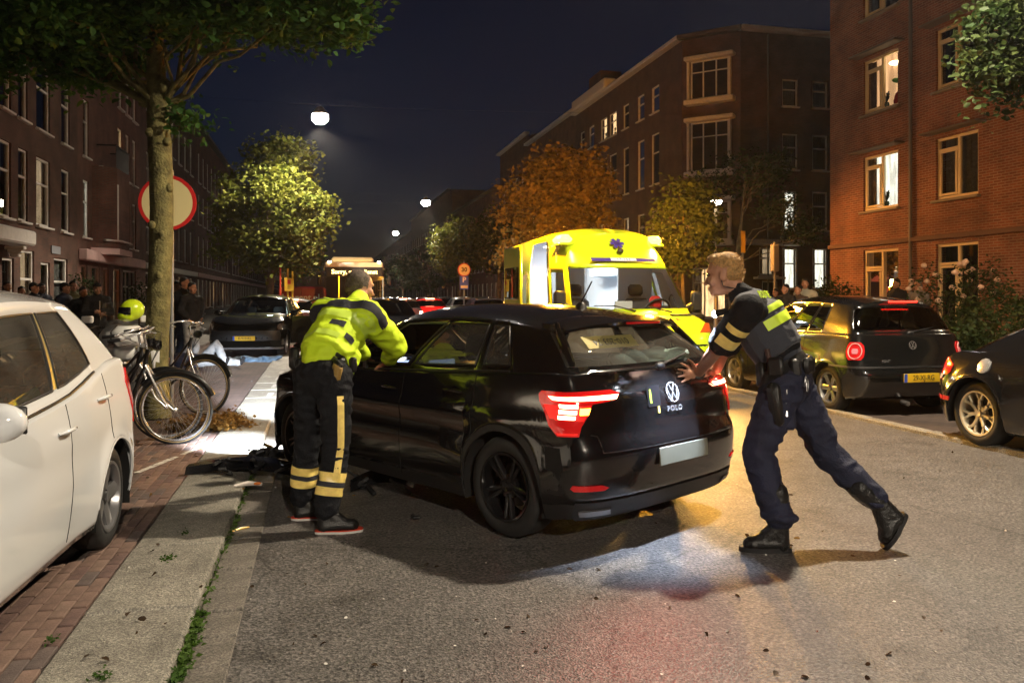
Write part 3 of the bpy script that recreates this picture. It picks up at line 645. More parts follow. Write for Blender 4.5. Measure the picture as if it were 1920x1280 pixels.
# near tree: trunk beside the bicycles
t, tk = tree('mossy trunked street tree beside the bicycles with leaves overhead', (-1.88, 10.45, .05), 3.9, .135,
    [(-.6, -.3, 6.0, 2.2, 1.9, 1.3, 190), (1.3, -.6, 4.95, 1.0, .9, .42, 84), (2.0, -.3, 4.9, .7, .8, .30, 46), (.7, -.9, 4.75, .6, .5, .35, 36), (-1.9, .3, 4.6, 1.5, 1.0, .45, 105), (-1.1, -.8, 4.45, .9, .7, .38, 60), (-2.9, .9, 4.55, 1.2, 1.0, .5, 60), (.4, .6, 5.1, .9, .8, .5, 70), (-.7, .2, 4.25, .6, .5, .25, 34), (-.35, -.5, 4.9, .7, .5, .5, 60), (.34, 0, 3.62, .16, .1, .08, 4)],
    per=44, spread=.16, size=.10, mat=LEAF1, seed=4, bark=BARKM, shape6=True, nl=16, lean=(-.02, .05))
for a, z, r_ in ((-1.0, 3.95, .07), (-.3, 2.75, .05), (-2.1, 2.3, .045), (-1.4, 1.7, .04), (-.6, 3.3, .05), (-2.4, 3.4, .05), (-1.2, 2.2, .035)):
    MB().ell((math.cos(a) * .125, math.sin(a) * .125, z), (r_, r_, r_ * 1.1)).build('knot', BARKM, tk, 60)
put('yellow_leaf', leaf_mesh('yellow_leaf', crown_pts(np.random.default_rng(5), [(-1.5, 0, 4.9, 2.2, 1.2, .8, 60)], 1, .1), .09, DRYL, np.random.default_rng(6), True), t)['kind'] = 'stuff'
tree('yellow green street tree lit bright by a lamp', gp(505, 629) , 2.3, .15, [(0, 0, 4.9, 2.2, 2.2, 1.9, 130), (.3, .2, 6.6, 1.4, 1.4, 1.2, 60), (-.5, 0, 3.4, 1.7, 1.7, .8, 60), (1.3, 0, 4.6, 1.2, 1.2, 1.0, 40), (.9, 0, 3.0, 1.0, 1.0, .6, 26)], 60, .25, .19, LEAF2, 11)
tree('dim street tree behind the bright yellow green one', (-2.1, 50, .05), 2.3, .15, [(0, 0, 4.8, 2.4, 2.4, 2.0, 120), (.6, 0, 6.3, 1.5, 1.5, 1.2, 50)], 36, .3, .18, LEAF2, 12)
tree('distant street tree on the bus stop side', (-1.9, 68, .05), 2.3, .15, [(0, 0, 4.8, 2.4, 2.4, 2.2, 120)], 30, .33, .22, LEAF1, 13)
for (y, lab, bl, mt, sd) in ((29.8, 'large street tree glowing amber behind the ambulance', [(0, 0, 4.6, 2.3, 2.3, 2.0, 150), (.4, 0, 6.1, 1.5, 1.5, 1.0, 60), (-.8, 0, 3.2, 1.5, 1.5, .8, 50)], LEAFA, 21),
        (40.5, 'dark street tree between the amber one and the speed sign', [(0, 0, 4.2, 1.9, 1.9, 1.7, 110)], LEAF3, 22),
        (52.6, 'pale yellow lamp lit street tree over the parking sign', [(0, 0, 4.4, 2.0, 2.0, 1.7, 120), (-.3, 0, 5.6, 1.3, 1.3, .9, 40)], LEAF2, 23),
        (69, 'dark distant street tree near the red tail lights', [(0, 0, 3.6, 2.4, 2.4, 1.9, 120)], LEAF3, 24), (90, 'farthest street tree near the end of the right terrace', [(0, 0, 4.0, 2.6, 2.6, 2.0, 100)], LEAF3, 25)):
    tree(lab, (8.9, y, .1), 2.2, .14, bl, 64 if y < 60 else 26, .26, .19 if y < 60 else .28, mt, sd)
tree('small dense young tree in front of the lamp post', (8.9, 18.9, .1), 1.6, .05, [(0, 0, 3.0, .85, .85, 1.1, 70), (.3, .2, 3.9, .5, .5, .5, 24), (-.5, 0, 2.4, .6, .6, .5, 24)], 44, .17, .13, LEAF3, 31)
tree('street tree with leafy boughs hanging in at the upper edge beside the apartment block', (9.1, 7.3, .1), 3.2, .13, [(.1, 0, 5.6, 1.6, 1.6, 1.6, 130), (-1.65, .2, 4.15, .42, .5, .62, 60), (-1.0, .2, 4.3, .6, .6, .7, 50), (-1.2, 0, 4.9, .7, .7, .6, 40)], 50, .14, .085, LEAF3, 32, shape6=True)
tree('dark leaning tree at the side street corner', (13.2, 24.5, .1), 2.6, .10, [(.6, 0, 5.6, 1.6, 1.6, .8, 60), (1.2, -1.0, 4.2, .5, .9, .5, 24), (1.8, -1.6, 3.5, .35, .7, .5, 20)], 40, .22, .12, LEAF3, 33, lean=(.5, -.2))
def bush(name, label, loc, blobs, per, spread, size, mat, seed, group=None, cat='bush'):
    rng = np.random.default_rng(seed); t = thing(name, label, cat, loc, 0, group); mb = MB()
    for bb in blobs:
        for _ in range(5):
            d = rng.normal(size=3); limbs(mb, rng, (bb[0] * .4, bb[1] * .4, 0), [(bb[0] + d[0] * bb[3] * .4, bb[1] + d[1] * bb[4] * .4, bb[2] + abs(d[2]) * bb[5] * .4)], .02, .005, .04)
    mb.build('stem', BARK, t); put('foliage', leaf_mesh('foliage', crown_pts(rng, blobs, per, spread), size, mat, rng), t); return t
bush('garden_bush', 'round dark bush beside the glazed doors and the onlookers', (13.6, 19.6, .1), [(0, 0, .9, .75, .75, .8, 60), (.2, 0, 1.5, .45, .45, .4, 20)], 36, .14, .09, LEAF3, 41)
hb = bush('rose_bush', 'tall rose bush with pale blooms against the orange wall', (13.8, 15.7, .1), [(0, 0, 1.2, .8, .7, .9, 46), (.3, -.7, 1.6, .5, .5, .6, 24)], 22, .14, .085, LEAF3, 42)
rr = np.random.default_rng(43); fl = MB().ell((0, 0, 0), (.07, .07, .05), None, 8, 5).ell((0, 0, .03), (.04, .04, .04), None, 7, 4).mesh('blossom', M('rose_petal', (.75, .55, .42), .6), 60)
for i in range(26): put('blossom', fl, hb, (rr.normal() * .5, rr.normal() * .6 - .2, 1.9 + rr.normal() * .25), (rr.normal() * .5, rr.normal() * .5, 0))
for i, (x, y, z, w_, lab) in enumerate(((10.6, 9.2, .55, .7, 'low dark hedge bush behind the coupe roof'), (10.2, 11.2, .5, .65, 'low dark garden bush right behind the small dark hatchback'), (12.4, 12.2, .75, .9, 'wide dark garden shrub below the wide balcony window'), (12.9, 9.4, .9, 1.0, 'large dark shrub at the picture edge against the orange wall'), (13.5, 14.0, .9, .7, 'upright dark shrub beside the rose bush'))):
    bush('garden_bush', lab, (x, y, .1), [(0, 0, z, w_, w_ * 1.3, z * .9, 60)], 38, .14, .09, LEAF3, 50 + i)
for i in range(3):
    h = bush('hollyhock', ['hollyhock stalk with pink tips before the glazed door', 'thin hollyhock stalk leaning at the wall corner', 'short hollyhock stalk in the flower bed'][i], (14.4, 14.9 - i * 1.1, .1), [(0, 0, 1.5, .1, .1, .9 - .2 * i, 14)], 10, .07, .08, LEAF3, 60 + i, cat='plant')
for i, (x, y) in enumerate(((-7.9, 30.3), (-7.8, 38.8))):
    bush('potted_shrub', ['flowering shrub with pink blooms at the shop windows', 'leafy shrub at the terraced house door'][i], (x, y, .13), [(0, 0, 1.3, .5, .5, .8, 30)], 24, .15, .1, LEAF3, 70 + i)
bush('leaf_litter_bush', 'dry brown weeds and fallen leaves heaped at the tree base', (gp(422, 812).x, gp(422, 812).y, .05), [(0, 0, .06, .30, .32, .07, 60), (-.35, .05, .05, .25, .2, .05, 24)], 22, .06, .05, DRYL, 80, cat='weeds')
# ================================================================== vehicles
def paint(name, col, rough=.22, metal=0., coat=1.): return M(name, col, rough, metal, coat, rvar=.015, vscale=14)
BLK = paint('black_paint', (.006, .006, .0065), .16)
BLK2 = paint('black_paint_dusty', (.006, .0065, .0065), .2)
WHT = paint('white_car_paint', (.78, .81, .84), .13)
DKG = paint('grey_paint', (.06, .06, .065), .25, .3); REDP = paint('red_car_paint', (.35, .01, .012), .22); SILV = paint('silver_paint', (.4, .4, .41), .3, .6)
TRIM = M('black_plastic', (.012, .012, .013), .5, bump=.1, bscale=300); RUB = M('tyre_rubber', (.014, .014, .014), .75, var=.3, vscale=20)
UNDER = M('underbody', (.006, .006, .006), .9); CHROME = M('chrome', (.80, .80, .81), .22, .75); ALLOY = M('alloy', (.55, .55, .56), .28, .9); BALLOY = M('black_alloy', (.012, .012, .013), .22, .3, 1.)
CGLASS = glass_mat('car_glass', (.88, .90, .86), .03); TGLASS = glass_mat('car_glass_tinted', (.16, .17, .17), .05); LGLASS = glass_mat('lamp_lens', (.9, .9, .9), .06)
SEATM = M('seat_cloth', (.035, .035, .04), .9, var=.2, bump=.2, bscale=120); DASHM = M('dash_plastic', (.02, .02, .022), .6)
REDL = M('tail_lens', (.62, .012, .014), .12, coat=1.); REDRUN = M('tail_lens_running', (.42, .008, .01), .12, coat=1., emit=(1, .015, .01), es=.25); REDON = emis('tail_lens_lit', (1, .02, .01), 6); REDHOT = emis('tail_bar_lit', (1, .22, .12), 22)
AMBON = emis('indicator_lit', (1, .42, .03), 14); CLEARL = M('reverse_lens', (.6, .6, .6), .1, coat=1.); PLATEY = M('plate_yellow', (.75, .48, .02), .4); PLATEB = M('plate_blue', (.03, .08, .45), .4); INK = M('plate_ink', (.01, .01, .01), .5)
HEADL = M('headlamp_reflector', (.5, .52, .55), .08, .8); SEAM = M('panel_gap', (.002, .002, .002), .9)

class Car:
    """body skin = stacked horizontal outlines: lower shell, bonnet, greenhouse, roof.  x forward, rear axle at 0"""
    D = dict(wb=2.55, xr=[(.15, -.60), (.3, -.72), (.5, -.755), (.62, -.745), (.75, -.70), (.95, -.64), (1.05, -.60)], xf=[(.15, 3.20), (.3, 3.32), (.55, 3.35), (.75, 3.28), (.9, 3.10), (1.05, 2.9)],
        Y=[(.14, .80), (.25, .845), (.5, .875), (.66, .868), (.74, .872), (.80, .850), (.95, .822), (1.05, .79)], xcR=-.42, xcF=2.95, nR=3.2, nF=2.7, sill=.19, aR=.355, wr=.315,
        belt=[(-.8, 1.00), (-.3, 1.0), (.6, .965), (1.75, .925), (2.25, .90)], hood=[(2.0, .93), (2.6, .86), (3.1, .76), (3.4, .68)],
        xRb=-.585, xcRg=-.30, nG=4.5, ybi=.035, xA=2.02, xWb=2.38, zcowl=.96, xRr=-.25, xcRr=-.02, yr=.60, xAr=1.25, xWr=1.48, roof=[(-.3, 1.375), (.1, 1.43), (.6, 1.455), (1.1, 1.445), (1.5, 1.40)], drop=.055,
        wins=[(.30, .55), (.62, 1.06), (1.16, 1.86)], rwin=(.0, .80), wwin=(.06, 1.0), gx=None, hb=.05, flare=.018, sideglass=True, bulge=.02, seams=(.60, 1.11, 2.05), nrow=18, ng=8, wy=.0, rrow=(1, 7), crease=None)
    def __init__(s, **kw):
        s.p = dict(Car.D); s.p.update(kw); s.__dict__.update(s.p)
    def outl(s, a, z):
        """a in [-1,0): rear centre -> rear corner; a>=0: x = xcR + a along the side; beyond the side: front corner -> front centre (a-La in [0,1])"""
        La = s.xcF - s.xcR; Y = ips(s.Y, z)
        if a < 0:
            ph = (1 + a) * math.pi / 2; A = s.xcR - ips(s.xr, z); x = s.xcR - A * max(math.cos(ph), 0) ** (2 / s.nR); y = Y * max(math.sin(ph), 0) ** (2 / s.nR)
        elif a <= La: x = s.xcR + a; y = Y
        else:
            ph = (1 - (a - La)) * math.pi / 2; A = ips(s.xf, z) - s.xcF; x = s.xcF + A * max(math.cos(ph), 0) ** (2 / s.nF); y = Y * max(math.sin(ph), 0) ** (2 / s.nF)
        if s.xcR - .05 < x < s.xcF + .05:
            y += .012 * math.sin(math.pi * min(1, max(0, (x - s.xcR) / La)))
            for xw in (0, s.wb):
                d = math.hypot(x - xw, z - s.wr) - s.aR
                y += s.flare * math.exp(-(max(d, 0) / .07) ** 2)
        return x, y
    def sp(s, a, z, side=1, off=0.):
        x, y = s.outl(a, z); p = Vector((x, y * side, z))
        if off:
            e = .01; x1, y1 = s.outl(a + e, z); x0, y0 = s.outl(a - e, z); xu, yu = s.outl(a, z + e)
            t = Vector((x1 - x0, (y1 - y0) * side, 0)); u = Vector((xu - x, (yu - y) * side, e)); n = t.cross(u) * -side
            if n.length > 1e-9: p += n.normalized() * off
        return p
    def skin(s):
        La = s.xcF - s.xcR; KR = 12
        st = []
        arcs = [math.sin(R(q)) for q in (-90, -78, -66, -54, -42, -30, -18, -6, 6, 18, 30, 42, 54, 66, 78, 90)]
        for xw in (0, s.wb):
            st += [xw + s.aR * q for q in arcs] + [xw - s.aR - .006, xw + s.aR + .006]
        st += [w for pr in s.wins for w in pr] + [s.xA]
        st += [q for q in np.linspace(s.xcR + .02, s.xcF, 14)]
        st = sorted(x for x in st if s.xcR + .001 < x <= s.xcF); cl = []
        keep = {round(w, 4) for pr in s.wins for w in pr} | {round(s.xA, 4)}
        for x in st:
            if cl and x - cl[-1] < .004:
                if round(x, 4) in keep: cl[-1] = x
                continue
            cl.append(x)
        st = cl
        A = [-1 + i / KR for i in range(KR)] + [0.] + [x - s.xcR for x in st] + [La + i / 10 for i in range(1, 11)]
        s.A = A; Mh = len(A)
        def zb(a):
            x, _ = s.outl(a, .3); z = s.sill
            if a < 0: z = s.sill + .02
            for xw in (0, s.wb):
                d = abs(x - xw)
                if 0 <= a <= La and d <= s.aR + 1e-6: z = max(z, s.wr + math.sqrt(max(0, s.aR ** 2 - d * d)) * 1.0)
            return z
        def ztop(a):
            if a < 0: return ips(s.belt, -.8)
            x = s.xcR + min(a, La)
            if x <= s.xA: return ips(s.belt, x)
            if a > La: return lerp(ips(s.hood, s.xcF), ips(s.hood, 9), min(1, (a - La)))
            q = (x - s.xA) / max(1e-6, s.xcF - s.xA); return lerp(ips(s.belt, s.xA), ips(s.hood, x), min(1, q * 2.5)) if q < .4 else ips(s.hood, x)
        rows = []
        for r_ in range(s.nrow + 1):
            q = r_ / s.nrow; row = []
            for a in A:
                z = lerp(zb(a), ztop(a), q); x, y = s.outl(a, z); row.append((x, y, z))
            rows.append(row)
        s.r_low = s.nrow
        # greenhouse rings
        def grow(base):
            row = []
            for a in A:
                x = s.xcR + a
                if base: xcR, xe, yy, xA, xW, nF = s.xcRg, s.xRb, None, s.xA, s.xWb, 2.3
                else: xcR, xe, yy, xA, xW, nF = s.xcRr, s.xRr, s.yr, s.xAr, s.xWr, 2.6
                def Yof(xx):
                    if not base: return s.yr - .02 * abs((xx - .6) / 1.2) ** 2
                    zz = ips(s.belt, xx); return s.outl(max(0.0, min(xx, s.xcF) - s.xcR), zz)[1] - s.ybi
                if a < 0:
                    ph = (1 + a) * math.pi / 2; px = xcR - (xcR - xe) * max(math.cos(ph), 0) ** (2 / s.nG); py = Yof(xcR) * max(math.sin(ph), 0) ** (2 / s.nG); zz = ips(s.belt, -.8) + .012
                elif x <= s.xA + 1e-6:
                    q = (x - s.xcR) / (s.xA - s.xcR)
                    if base: px = xcR + (xA - xcR) * q if abs(s.xcRg - s.xcR) > 1e-6 else x
                    else: px = xcR + (xA - xcR) * q
                    if base: # keep stations at their own x except near the tail
                        px = max(x, xcR + (xA - xcR) * q * 0.999) if x > .1 else lerp(xcR, .1, (x - s.xcR) / (.1 - s.xcR))
                    py = Yof(px); zz = ips(s.belt, x) + .012
                else:
                    k = (A.index(a) - s.iA) / (Mh - 1 - s.iA); ph = (1 - k) * math.pi / 2
                    px = xA + (xW - xA) * max(math.cos(ph), 0) ** (2 / nF); py = Yof(xA) * max(math.sin(ph), 0) ** (2 / nF); zz = lerp(ips(s.belt, s.xA) + .012, s.zcowl, math.sin(k * math.pi / 2))
                if not base: zz = ips(s.roof, px) - s.drop * (abs(py) / s.yr) ** 4 - .004
                row.append((px, py, zz))
            return row
        s.iA = min(range(Mh), key=lambda i: abs(A[i] - (s.xA - s.xcR)) if A[i] >= 0 else 9)
        G0 = grow(True); G1 = grow(False); low = rows[-1]
        for q in (.08, .3, .55, .8, 1.0):
            row = []
            for k in range(Mh):
                a_, b_ = Vector(low[k]), Vector(G0[k]); p = a_.lerp(b_, q); p.z += s.hb * math.sin(math.pi * q) * min(1., (b_ - a_).length / .5)
                row.append(tuple(p))
            rows.append(row)
        s.r_g0 = len(rows) - 1
        for i in range(1, s.ng + 1):
            q = i / s.ng; row = []
            for k in range(Mh):
                p = Vector(G0[k]).lerp(Vector(G1[k]), q); c = Vector((.7, 0, p.z)); d = (p - c); d.z = 0
                if d.length > 1e-6: p += d.normalized() * s.bulge * math.sin(math.pi * q)
                row.append(tuple(p))
            rows.append(row)
        s.r_g1 = len(rows) - 1
        for q in (.12, .3, .55, .8, 1.0):
            row = []
            for k in range(Mh):
                x, y, z = G1[k]; y2 = y * (1 - q); row.append((x, y2, ips(s.roof, x) - s.drop * (abs(y2) / s.yr) ** 4 + .03 * (1 - (y2 / s.yr) ** 2) * min(1, q * 2)))
            rows.append(row)
        s.rows = rows; s.Mh = Mh; return s
    def idx_side(s, x): return min(range(12, s.Mh), key=lambda i: abs(s.A[i] - (x - s.xcR)))
    def region(s, pred):
        """faces (r,k,side) for which pred(r,k) is true -> MB"""
        mb = MB(); Mh = s.Mh; V = {}
        def vid(r_, k, sd):
            if sd < 0 and (k == 0 or k == Mh - 1): sd = 1
            key = (r_, k, sd)
            if key not in V: x, y, z = s.rows[r_][k]; V[key] = len(mb.v); mb.v.append((x, y * sd, z))
            return V[key]
        for r_ in range(len(s.rows) - 1):
            for k in range(Mh - 1):
                for sd in (1, -1):
                    if pred(r_, k, sd):
                        q = [vid(r_, k, sd), vid(r_ + 1, k, sd), vid(r_ + 1, k + 1, sd), vid(r_, k + 1, sd)]
                        f = []
                        for i in q:
                            if i not in f: f.append(i)
                        if len(f) > 2: mb.f.append(tuple(f if sd > 0 else f[::-1])); mb.m.append(0)
        return mb
    def patch(s, rows, side=1, off=.006, thick=.012):
        """rows of (z, a0, a1): a slab that follows the body"""
        mb = MB(); n = 9; top = []; bot = []
        for z, a0, a1 in rows:
            top.append([s.sp(lerp(a0, a1, i / (n - 1)), z, side, off) for i in range(n)]); bot.append([s.sp(lerp(a0, a1, i / (n - 1)), z, side, off - thick) for i in range(n)])
        m = len(rows)
        for g, fl in ((top, 0), (bot, 1)):
            vs = [p for r_ in g for p in r_]; mb.add(vs, [(i * n + k, i * n + k + 1, (i + 1) * n + k + 1, (i + 1) * n + k) for i in range(m - 1) for k in range(n - 1)])
        bd = [(0, k) for k in range(n)] + [(i, n - 1) for i in range(1, m)] + [(m - 1, k) for k in range(n - 2, -1, -1)] + [(i, 0) for i in range(m - 2, 0, -1)]
        t_ = [top[i][k] for i, k in bd]; b_ = [bot[i][k] for i, k in bd]; q = len(bd)
        mb.add(t_ + b_, [(i, (i + 1) % q, q + (i + 1) % q, q + i) for i in range(q)]); return mb
_WH = {}
def wheel_meshes(r, w, style, rm):
    k = (r, w, style, rm.name)
    if k in _WH: return _WH[k]
    rr = r * .70; t = MB(); h = w / 2
    t.lathe([(rr - .01, -h * .8), (rr + .01, -h), (r - .05, -h), (r - .012, -h * .86), (r, -h * .6), (r, h * .6), (r - .012, h * .86), (r - .05, h), (rr + .01, h), (rr - .01, h * .8)], 40, 'Y')
    for g in (-.3, 0, .3): t.lathe([(r + .0015, h * g - .006), (r + .0015, h * g + .006)], 40, 'Y')
    m = MB(); m.lathe([(rr, h * .86), (rr - .004, h * .98), (rr - .02, h * .96), (rr - .03, h * .6), (rr - .035, -h * .8)], 36, 'Y'); yo = h * .88
    m.lathe([(.001, yo - .01), (.03, yo - .005), (.032, yo - .04)], 14, 'Y'); m.lathe([(.001, yo - .03), (.075, yo - .03), (.08, yo - .06)], 18, 'Y')
    n = {'five': 5, 'six': 6, 'seven': 7, 'y': 7, 'two': 5}[style]
    for i in range(n):
        a = 2 * math.pi * i / n
        def sp(a0, a1, r0, r1, w0, w1, dy0=-.025, dy1=-.012):
            p0 = Vector((r0 * math.cos(a0), yo + dy0, r0 * math.sin(a0))); p1 = Vector((r1 * math.cos(a1), yo + dy1, r1 * math.sin(a1))); d = (p1 - p0).normalized(); sd = d.cross(Vector((0, 1, 0)))
            vs = []
            for p, ww in ((p0, w0), (p1, w1)):
                for s1, dy in ((-1, -.03), (-1, -.004), (-.5, .004), (.5, .004), (1, -.004), (1, -.03)): vs.append(p + sd * (s1 * ww / 2) + Vector((0, dy, 0)))
            m.add(vs, [(k, k + 1, k + 7, k + 6) for k in range(5)] + [(5, 0, 6, 11), (0, 5, 4, 3, 2, 1), (6, 7, 8, 9, 10, 11)])
        if style == 'five': sp(a, a, .04, rr - .02, .075, .085)
        elif style == 'six': sp(a, a, .04, rr - .02, .06, .075)
        elif style == 'seven': sp(a, a, .04, rr - .02, .05, .07)
        elif style == 'two':
            for e in (-1, 1): sp(a + e * .16, a + e * .14, .05, rr - .02, .03, .03)
        else:
            sp(a, a, .04, rr * .6, .034, .036)
            for e in (-1, 1): sp(a + e * .02, a + e * .21, rr * .56, rr - .015, .026, .026)
    m.lathe([(.001, -.01), (rr * .62, -.01), (rr * .62, -.04)], 24, 'Y', mi=1)
    _WH[k] = (t.mesh('tyre', RUB, 50), m.mesh('rim', [rm, M('brake_disc', (.08, .078, .075), .4, .8)], 35)); return _WH[k]
def add_wheel(root, x, y, r, w, style, rm, steer=0., spin=0.):
    o = part('wheel', root, (x, y, r), (0, 0, (0 if y > 0 else math.pi) + steer)); t, m = wheel_meshes(r, w, style, rm)
    put('tyre', t, o); q = put('rim', m, o, (0, 0, 0), (0, spin, 0)); return o
def badge_ring(parent, mw, r, mat=CHROME, vw=True, name='badge'):
    mb = MB(); mb.tube([(r * math.cos(k * math.pi / 16), r * math.sin(k * math.pi / 16), .003) for k in range(32)], r * .07, 6, closed=True)
    if vw:
        for pts in ([(-.42, .80), (0, .06), (.42, .80)], [(-.86, .42), (-.42, -.80), (0, .0), (.42, -.80), (.86, .42)]):
            for a, b_ in zip(pts, pts[1:]): mb.tube([(a[0] * r, a[1] * r, .004), (b_[0] * r, b_[1] * r, .004)], r * .065, 5)
    o = mb.build(name, mat, parent); o.matrix_local = mw; return o
def plate(parent, mw, txt, w=.52, name='number_plate', blank=False):
    o = MB().box((0, 0, 0), (w, .11, .012), bev=.004).build(name, PLATEY if not blank else M('plate_pale', (.17, .17, .13), .5, var=.1, vscale=6), parent); o.matrix_local = mw
    if not blank:
        q = MB().box((-w / 2 + .025, 0, .0075), (.044, .104, .002)).build('country_band', PLATEB, o); text(txt, .092, INK, o, Matrix.Translation((.022, -.002, .0085)), ext=.0008, sx=.86)
    return o
def seats(root, xs, yw=.37, bench=None, z0=.32, mat=None, hr=True):
    for x in xs:
        for sy in (1, -1):
            o = MB().box((x, sy * yw, z0 + .10), (.50, .46, .18), bev=.06).box((x - .30, sy * yw, z0 + .42), (.16, .46, .62), Matrix.Rotation(-.28, 3, 'Y'), bev=.06).build('seat', mat or SEATM, root, 50)
            if hr: MB().box((x - .415, sy * yw, z0 + .86), (.10, .27, .20), Matrix.Rotation(-.2, 3, 'Y'), bev=.045).build('headrest', mat or SEATM, o, 50)
    if bench is not None:
        o = MB().box((bench, 0, z0 + .10), (.46, 1.2, .18), bev=.05).box((bench - .27, 0, z0 + .38), (.15, 1.2, .56), Matrix.Rotation(-.3, 3, 'Y'), bev=.05).build('rear_bench', mat or SEATM, root, 50)
        for sy in (-.38, .38): MB().box((bench - .37, sy, z0 + .70), (.09, .24, .14), Matrix.Rotation(-.2, 3, 'Y'), bev=.04).build('headrest', mat or SEATM, o, 50)
def build_car(name, label, c, loc, rz, pm, style='five', rm=None, group=None, glass=None, tint_rear=None, open_front=False, lower=None, interior=True, skip=None, roofm=None, ww=.20, pillar=None, handles=True, mirror=True, steer=0., spin=0.):
    c.skin(); t = thing(name, label, 'car' if name != 'ambulance' else 'ambulance', loc, rz, group); glass = glass or CGLASS; tint_rear = tint_rear or glass; t_ = t
    g0, g1 = c.r_g0, c.r_g1; Mh = c.Mh
    iw = [(c.idx_side(a), c.idx_side(b_)) for a, b_ in c.wins]; wA = int(lerp(c.iA, Mh - 1, c.wwin[0])); wB = Mh - 1
    kr0, kr1 = int(round(12 * c.rwin[0])), int(round(12 * c.rwin[1]))
    def cls(r_, k, sd):
        if g0 < r_ < g1 - 0:
            if r_ < g1:
                for j, (a, b_) in enumerate(iw):
                    if a <= k < b_ and g0 < r_ < g1 - 1 and c.sideglass: return ('side', j, sd)
                if k >= wA and g0 < r_ < g1 - 1: return ('wind',)
                if kr0 <= k < kr1 and g0 + c.rrow[0] <= r_ < g0 + c.rrow[1]: return ('rear',)
        return ('body',)
    C = {(r_, k, sd): cls(r_, k, sd) for r_ in range(len(c.rows) - 1) for k in range(Mh - 1) for sd in (1, -1)}
    sk = skip or (lambda r_, k, sd, c: False)
    nlow = max(1, int(c.nrow * .12)) if lower else 0
    roofr = (lambda r_: r_ >= g1) if roofm else (lambda r_: False)
    pil = (lambda r_, k: g0 < r_ < g1 - 1 and iw and iw[0][0] <= k < iw[-1][1]) if pillar else (lambda r_, k: False)
    bd = c.region(lambda r_, k, sd: C[(r_, k, sd)][0] == 'body' and not sk(r_, k, sd, c) and not (lower and r_ < nlow) and not roofr(r_) and not pil(r_, k))
    body = bd.build('body', pm, t, 38, recalc=False)
    sol = body.modifiers.new('thickness', 'SOLIDIFY'); sol.thickness = .012; sol.offset = -1
    if lower: c.region(lambda r_, k, sd: r_ < nlow and not sk(r_, k, sd, c)).build('sill_trim', lower, t, 38, recalc=False)
    if roofm: c.region(lambda r_, k, sd: roofr(r_)).build('roof', roofm, t, 50, recalc=False)
    if pillar:
        for s0 in (1, -1): c.region(lambda r_, k, sd: sd == s0 and pil(r_, k) and C[(r_, k, sd)][0] == 'body').build('pillar_trim', pillar, t, 50, recalc=False)
    if c.sideglass and interior:
        for sd in (1, -1): MB().tube([Vector((q[0], q[1] * sd + sd * .006, q[2] + .002)) for q in (c.rows[g0][k] for k in range(iw[0][0], iw[-1][1] + 2))], .009, 6).build('belt_trim', TRIM, t, 60)
    if c.sideglass and interior:                                       # rubber seals round the side glass
        for a, b_ in iw:
            for sd in (1, -1):
                loop = [c.rows[g0 + 1][k] for k in range(a, b_ + 1)] + [c.rows[q][b_] for q in range(g0 + 2, g1)] + [c.rows[g1 - 1][k] for k in range(b_ - 1, a - 1, -1)] + [c.rows[q][a] for q in range(g1 - 2, g0 + 1, -1)]
                pts = []
                for p in loop:
                    p = Vector((p[0], p[1] * sd, p[2])); pts.append(p + Vector((0, sd * .003, 0)))
                MB().tube(pts, .0065, 5, closed=True).build('window_seal', TRIM, t, 60)
    for j in range(len(iw)):
        if not c.sideglass: break
        for sd in (1, -1):
            if open_front and j == len(iw) - 1 and sd == open_front: continue
            mb = c.region(lambda r_, k, s_: C[(r_, k, s_)] == ('side', j, sd))
            if mb.f: mb.build('side_window', glass if j == len(iw) - 1 else tint_rear, t, 60, recalc=False)
    c.region(lambda r_, k, sd: C[(r_, k, sd)] == ('wind',)).build('windscreen', glass, t, 60, recalc=False)
    mb = c.region(lambda r_, k, sd: C[(r_, k, sd)] == ('rear',))
    if mb.f: mb.build('rear_window', tint_rear, t, 60, recalc=False)
    # underbody, wheel wells
    ub = MB().box((c.wb / 2 - .05, 0, c.sill + .05), (c.wb - 2 * c.aR - .02, 1.52, .06)).box((c.wb / 2, 0, c.sill + .11), (c.wb + 1.0, 1.0, .1))
    ub.build('underbody', UNDER, t, 0)
    for xw in (0, c.wb):
        for sd in (1, -1):
            ww_ = MB(); arc = [(xw + (c.aR + .012) * math.cos(R(q)), c.wr + (c.aR + .012) * math.sin(R(q))) for q in range(-20, 201, 20)]
            rings = [[Vector((x, sd * y, z)) for x, z in arc] for y in (.50, ips(c.Y, .5) - .012)]
            ww_.ring_loft(rings, 0, False, False); ww_.add([Vector((x, sd * .5, z)) for x, z in arc], [tuple(range(len(arc)))]); ww_.build('wheel_well', UNDER, t, 60)
            lip = []
            for q in range(0, 181, 10):
                x, z = xw + (c.aR - .002) * math.cos(R(q)), c.wr + (c.aR - .002) * math.sin(R(q)); lip.append(c.sp(x - c.xcR, z + .004, sd, -.006) if 0 <= x - c.xcR <= c.xcF - c.xcR else Vector((x, sd * ips(c.Y, z), z)))
            MB().tube(lip, .009, 5).build('arch_lip', lower or pm, t, 60)
    for xw in (0, c.wb):
        for sd in (1, -1): add_wheel(t, xw, sd * (ips(c.Y, .35) - ww * .5 - .012 + c.wy), c.wr, ww, style, rm or ALLOY, steer if xw else 0, spin + xw)
    for x in c.seams:
        for sd in (1, -1):
            z1 = ips(c.belt, x); z0 = c.sill + .05
            if abs(x) < c.aR + .1: z0 = c.wr + math.sqrt(max(0, (c.aR + .03) ** 2 - x * x))
            pts = [c.sp(x - c.xcR + .05 * (q / 10) ** 2 * 0, lerp(z0, z1, q / 10), sd, .0005) for q in range(11)]; MB().tube(pts, .0028, 4).build('door_gap', SEAM, t, 0)
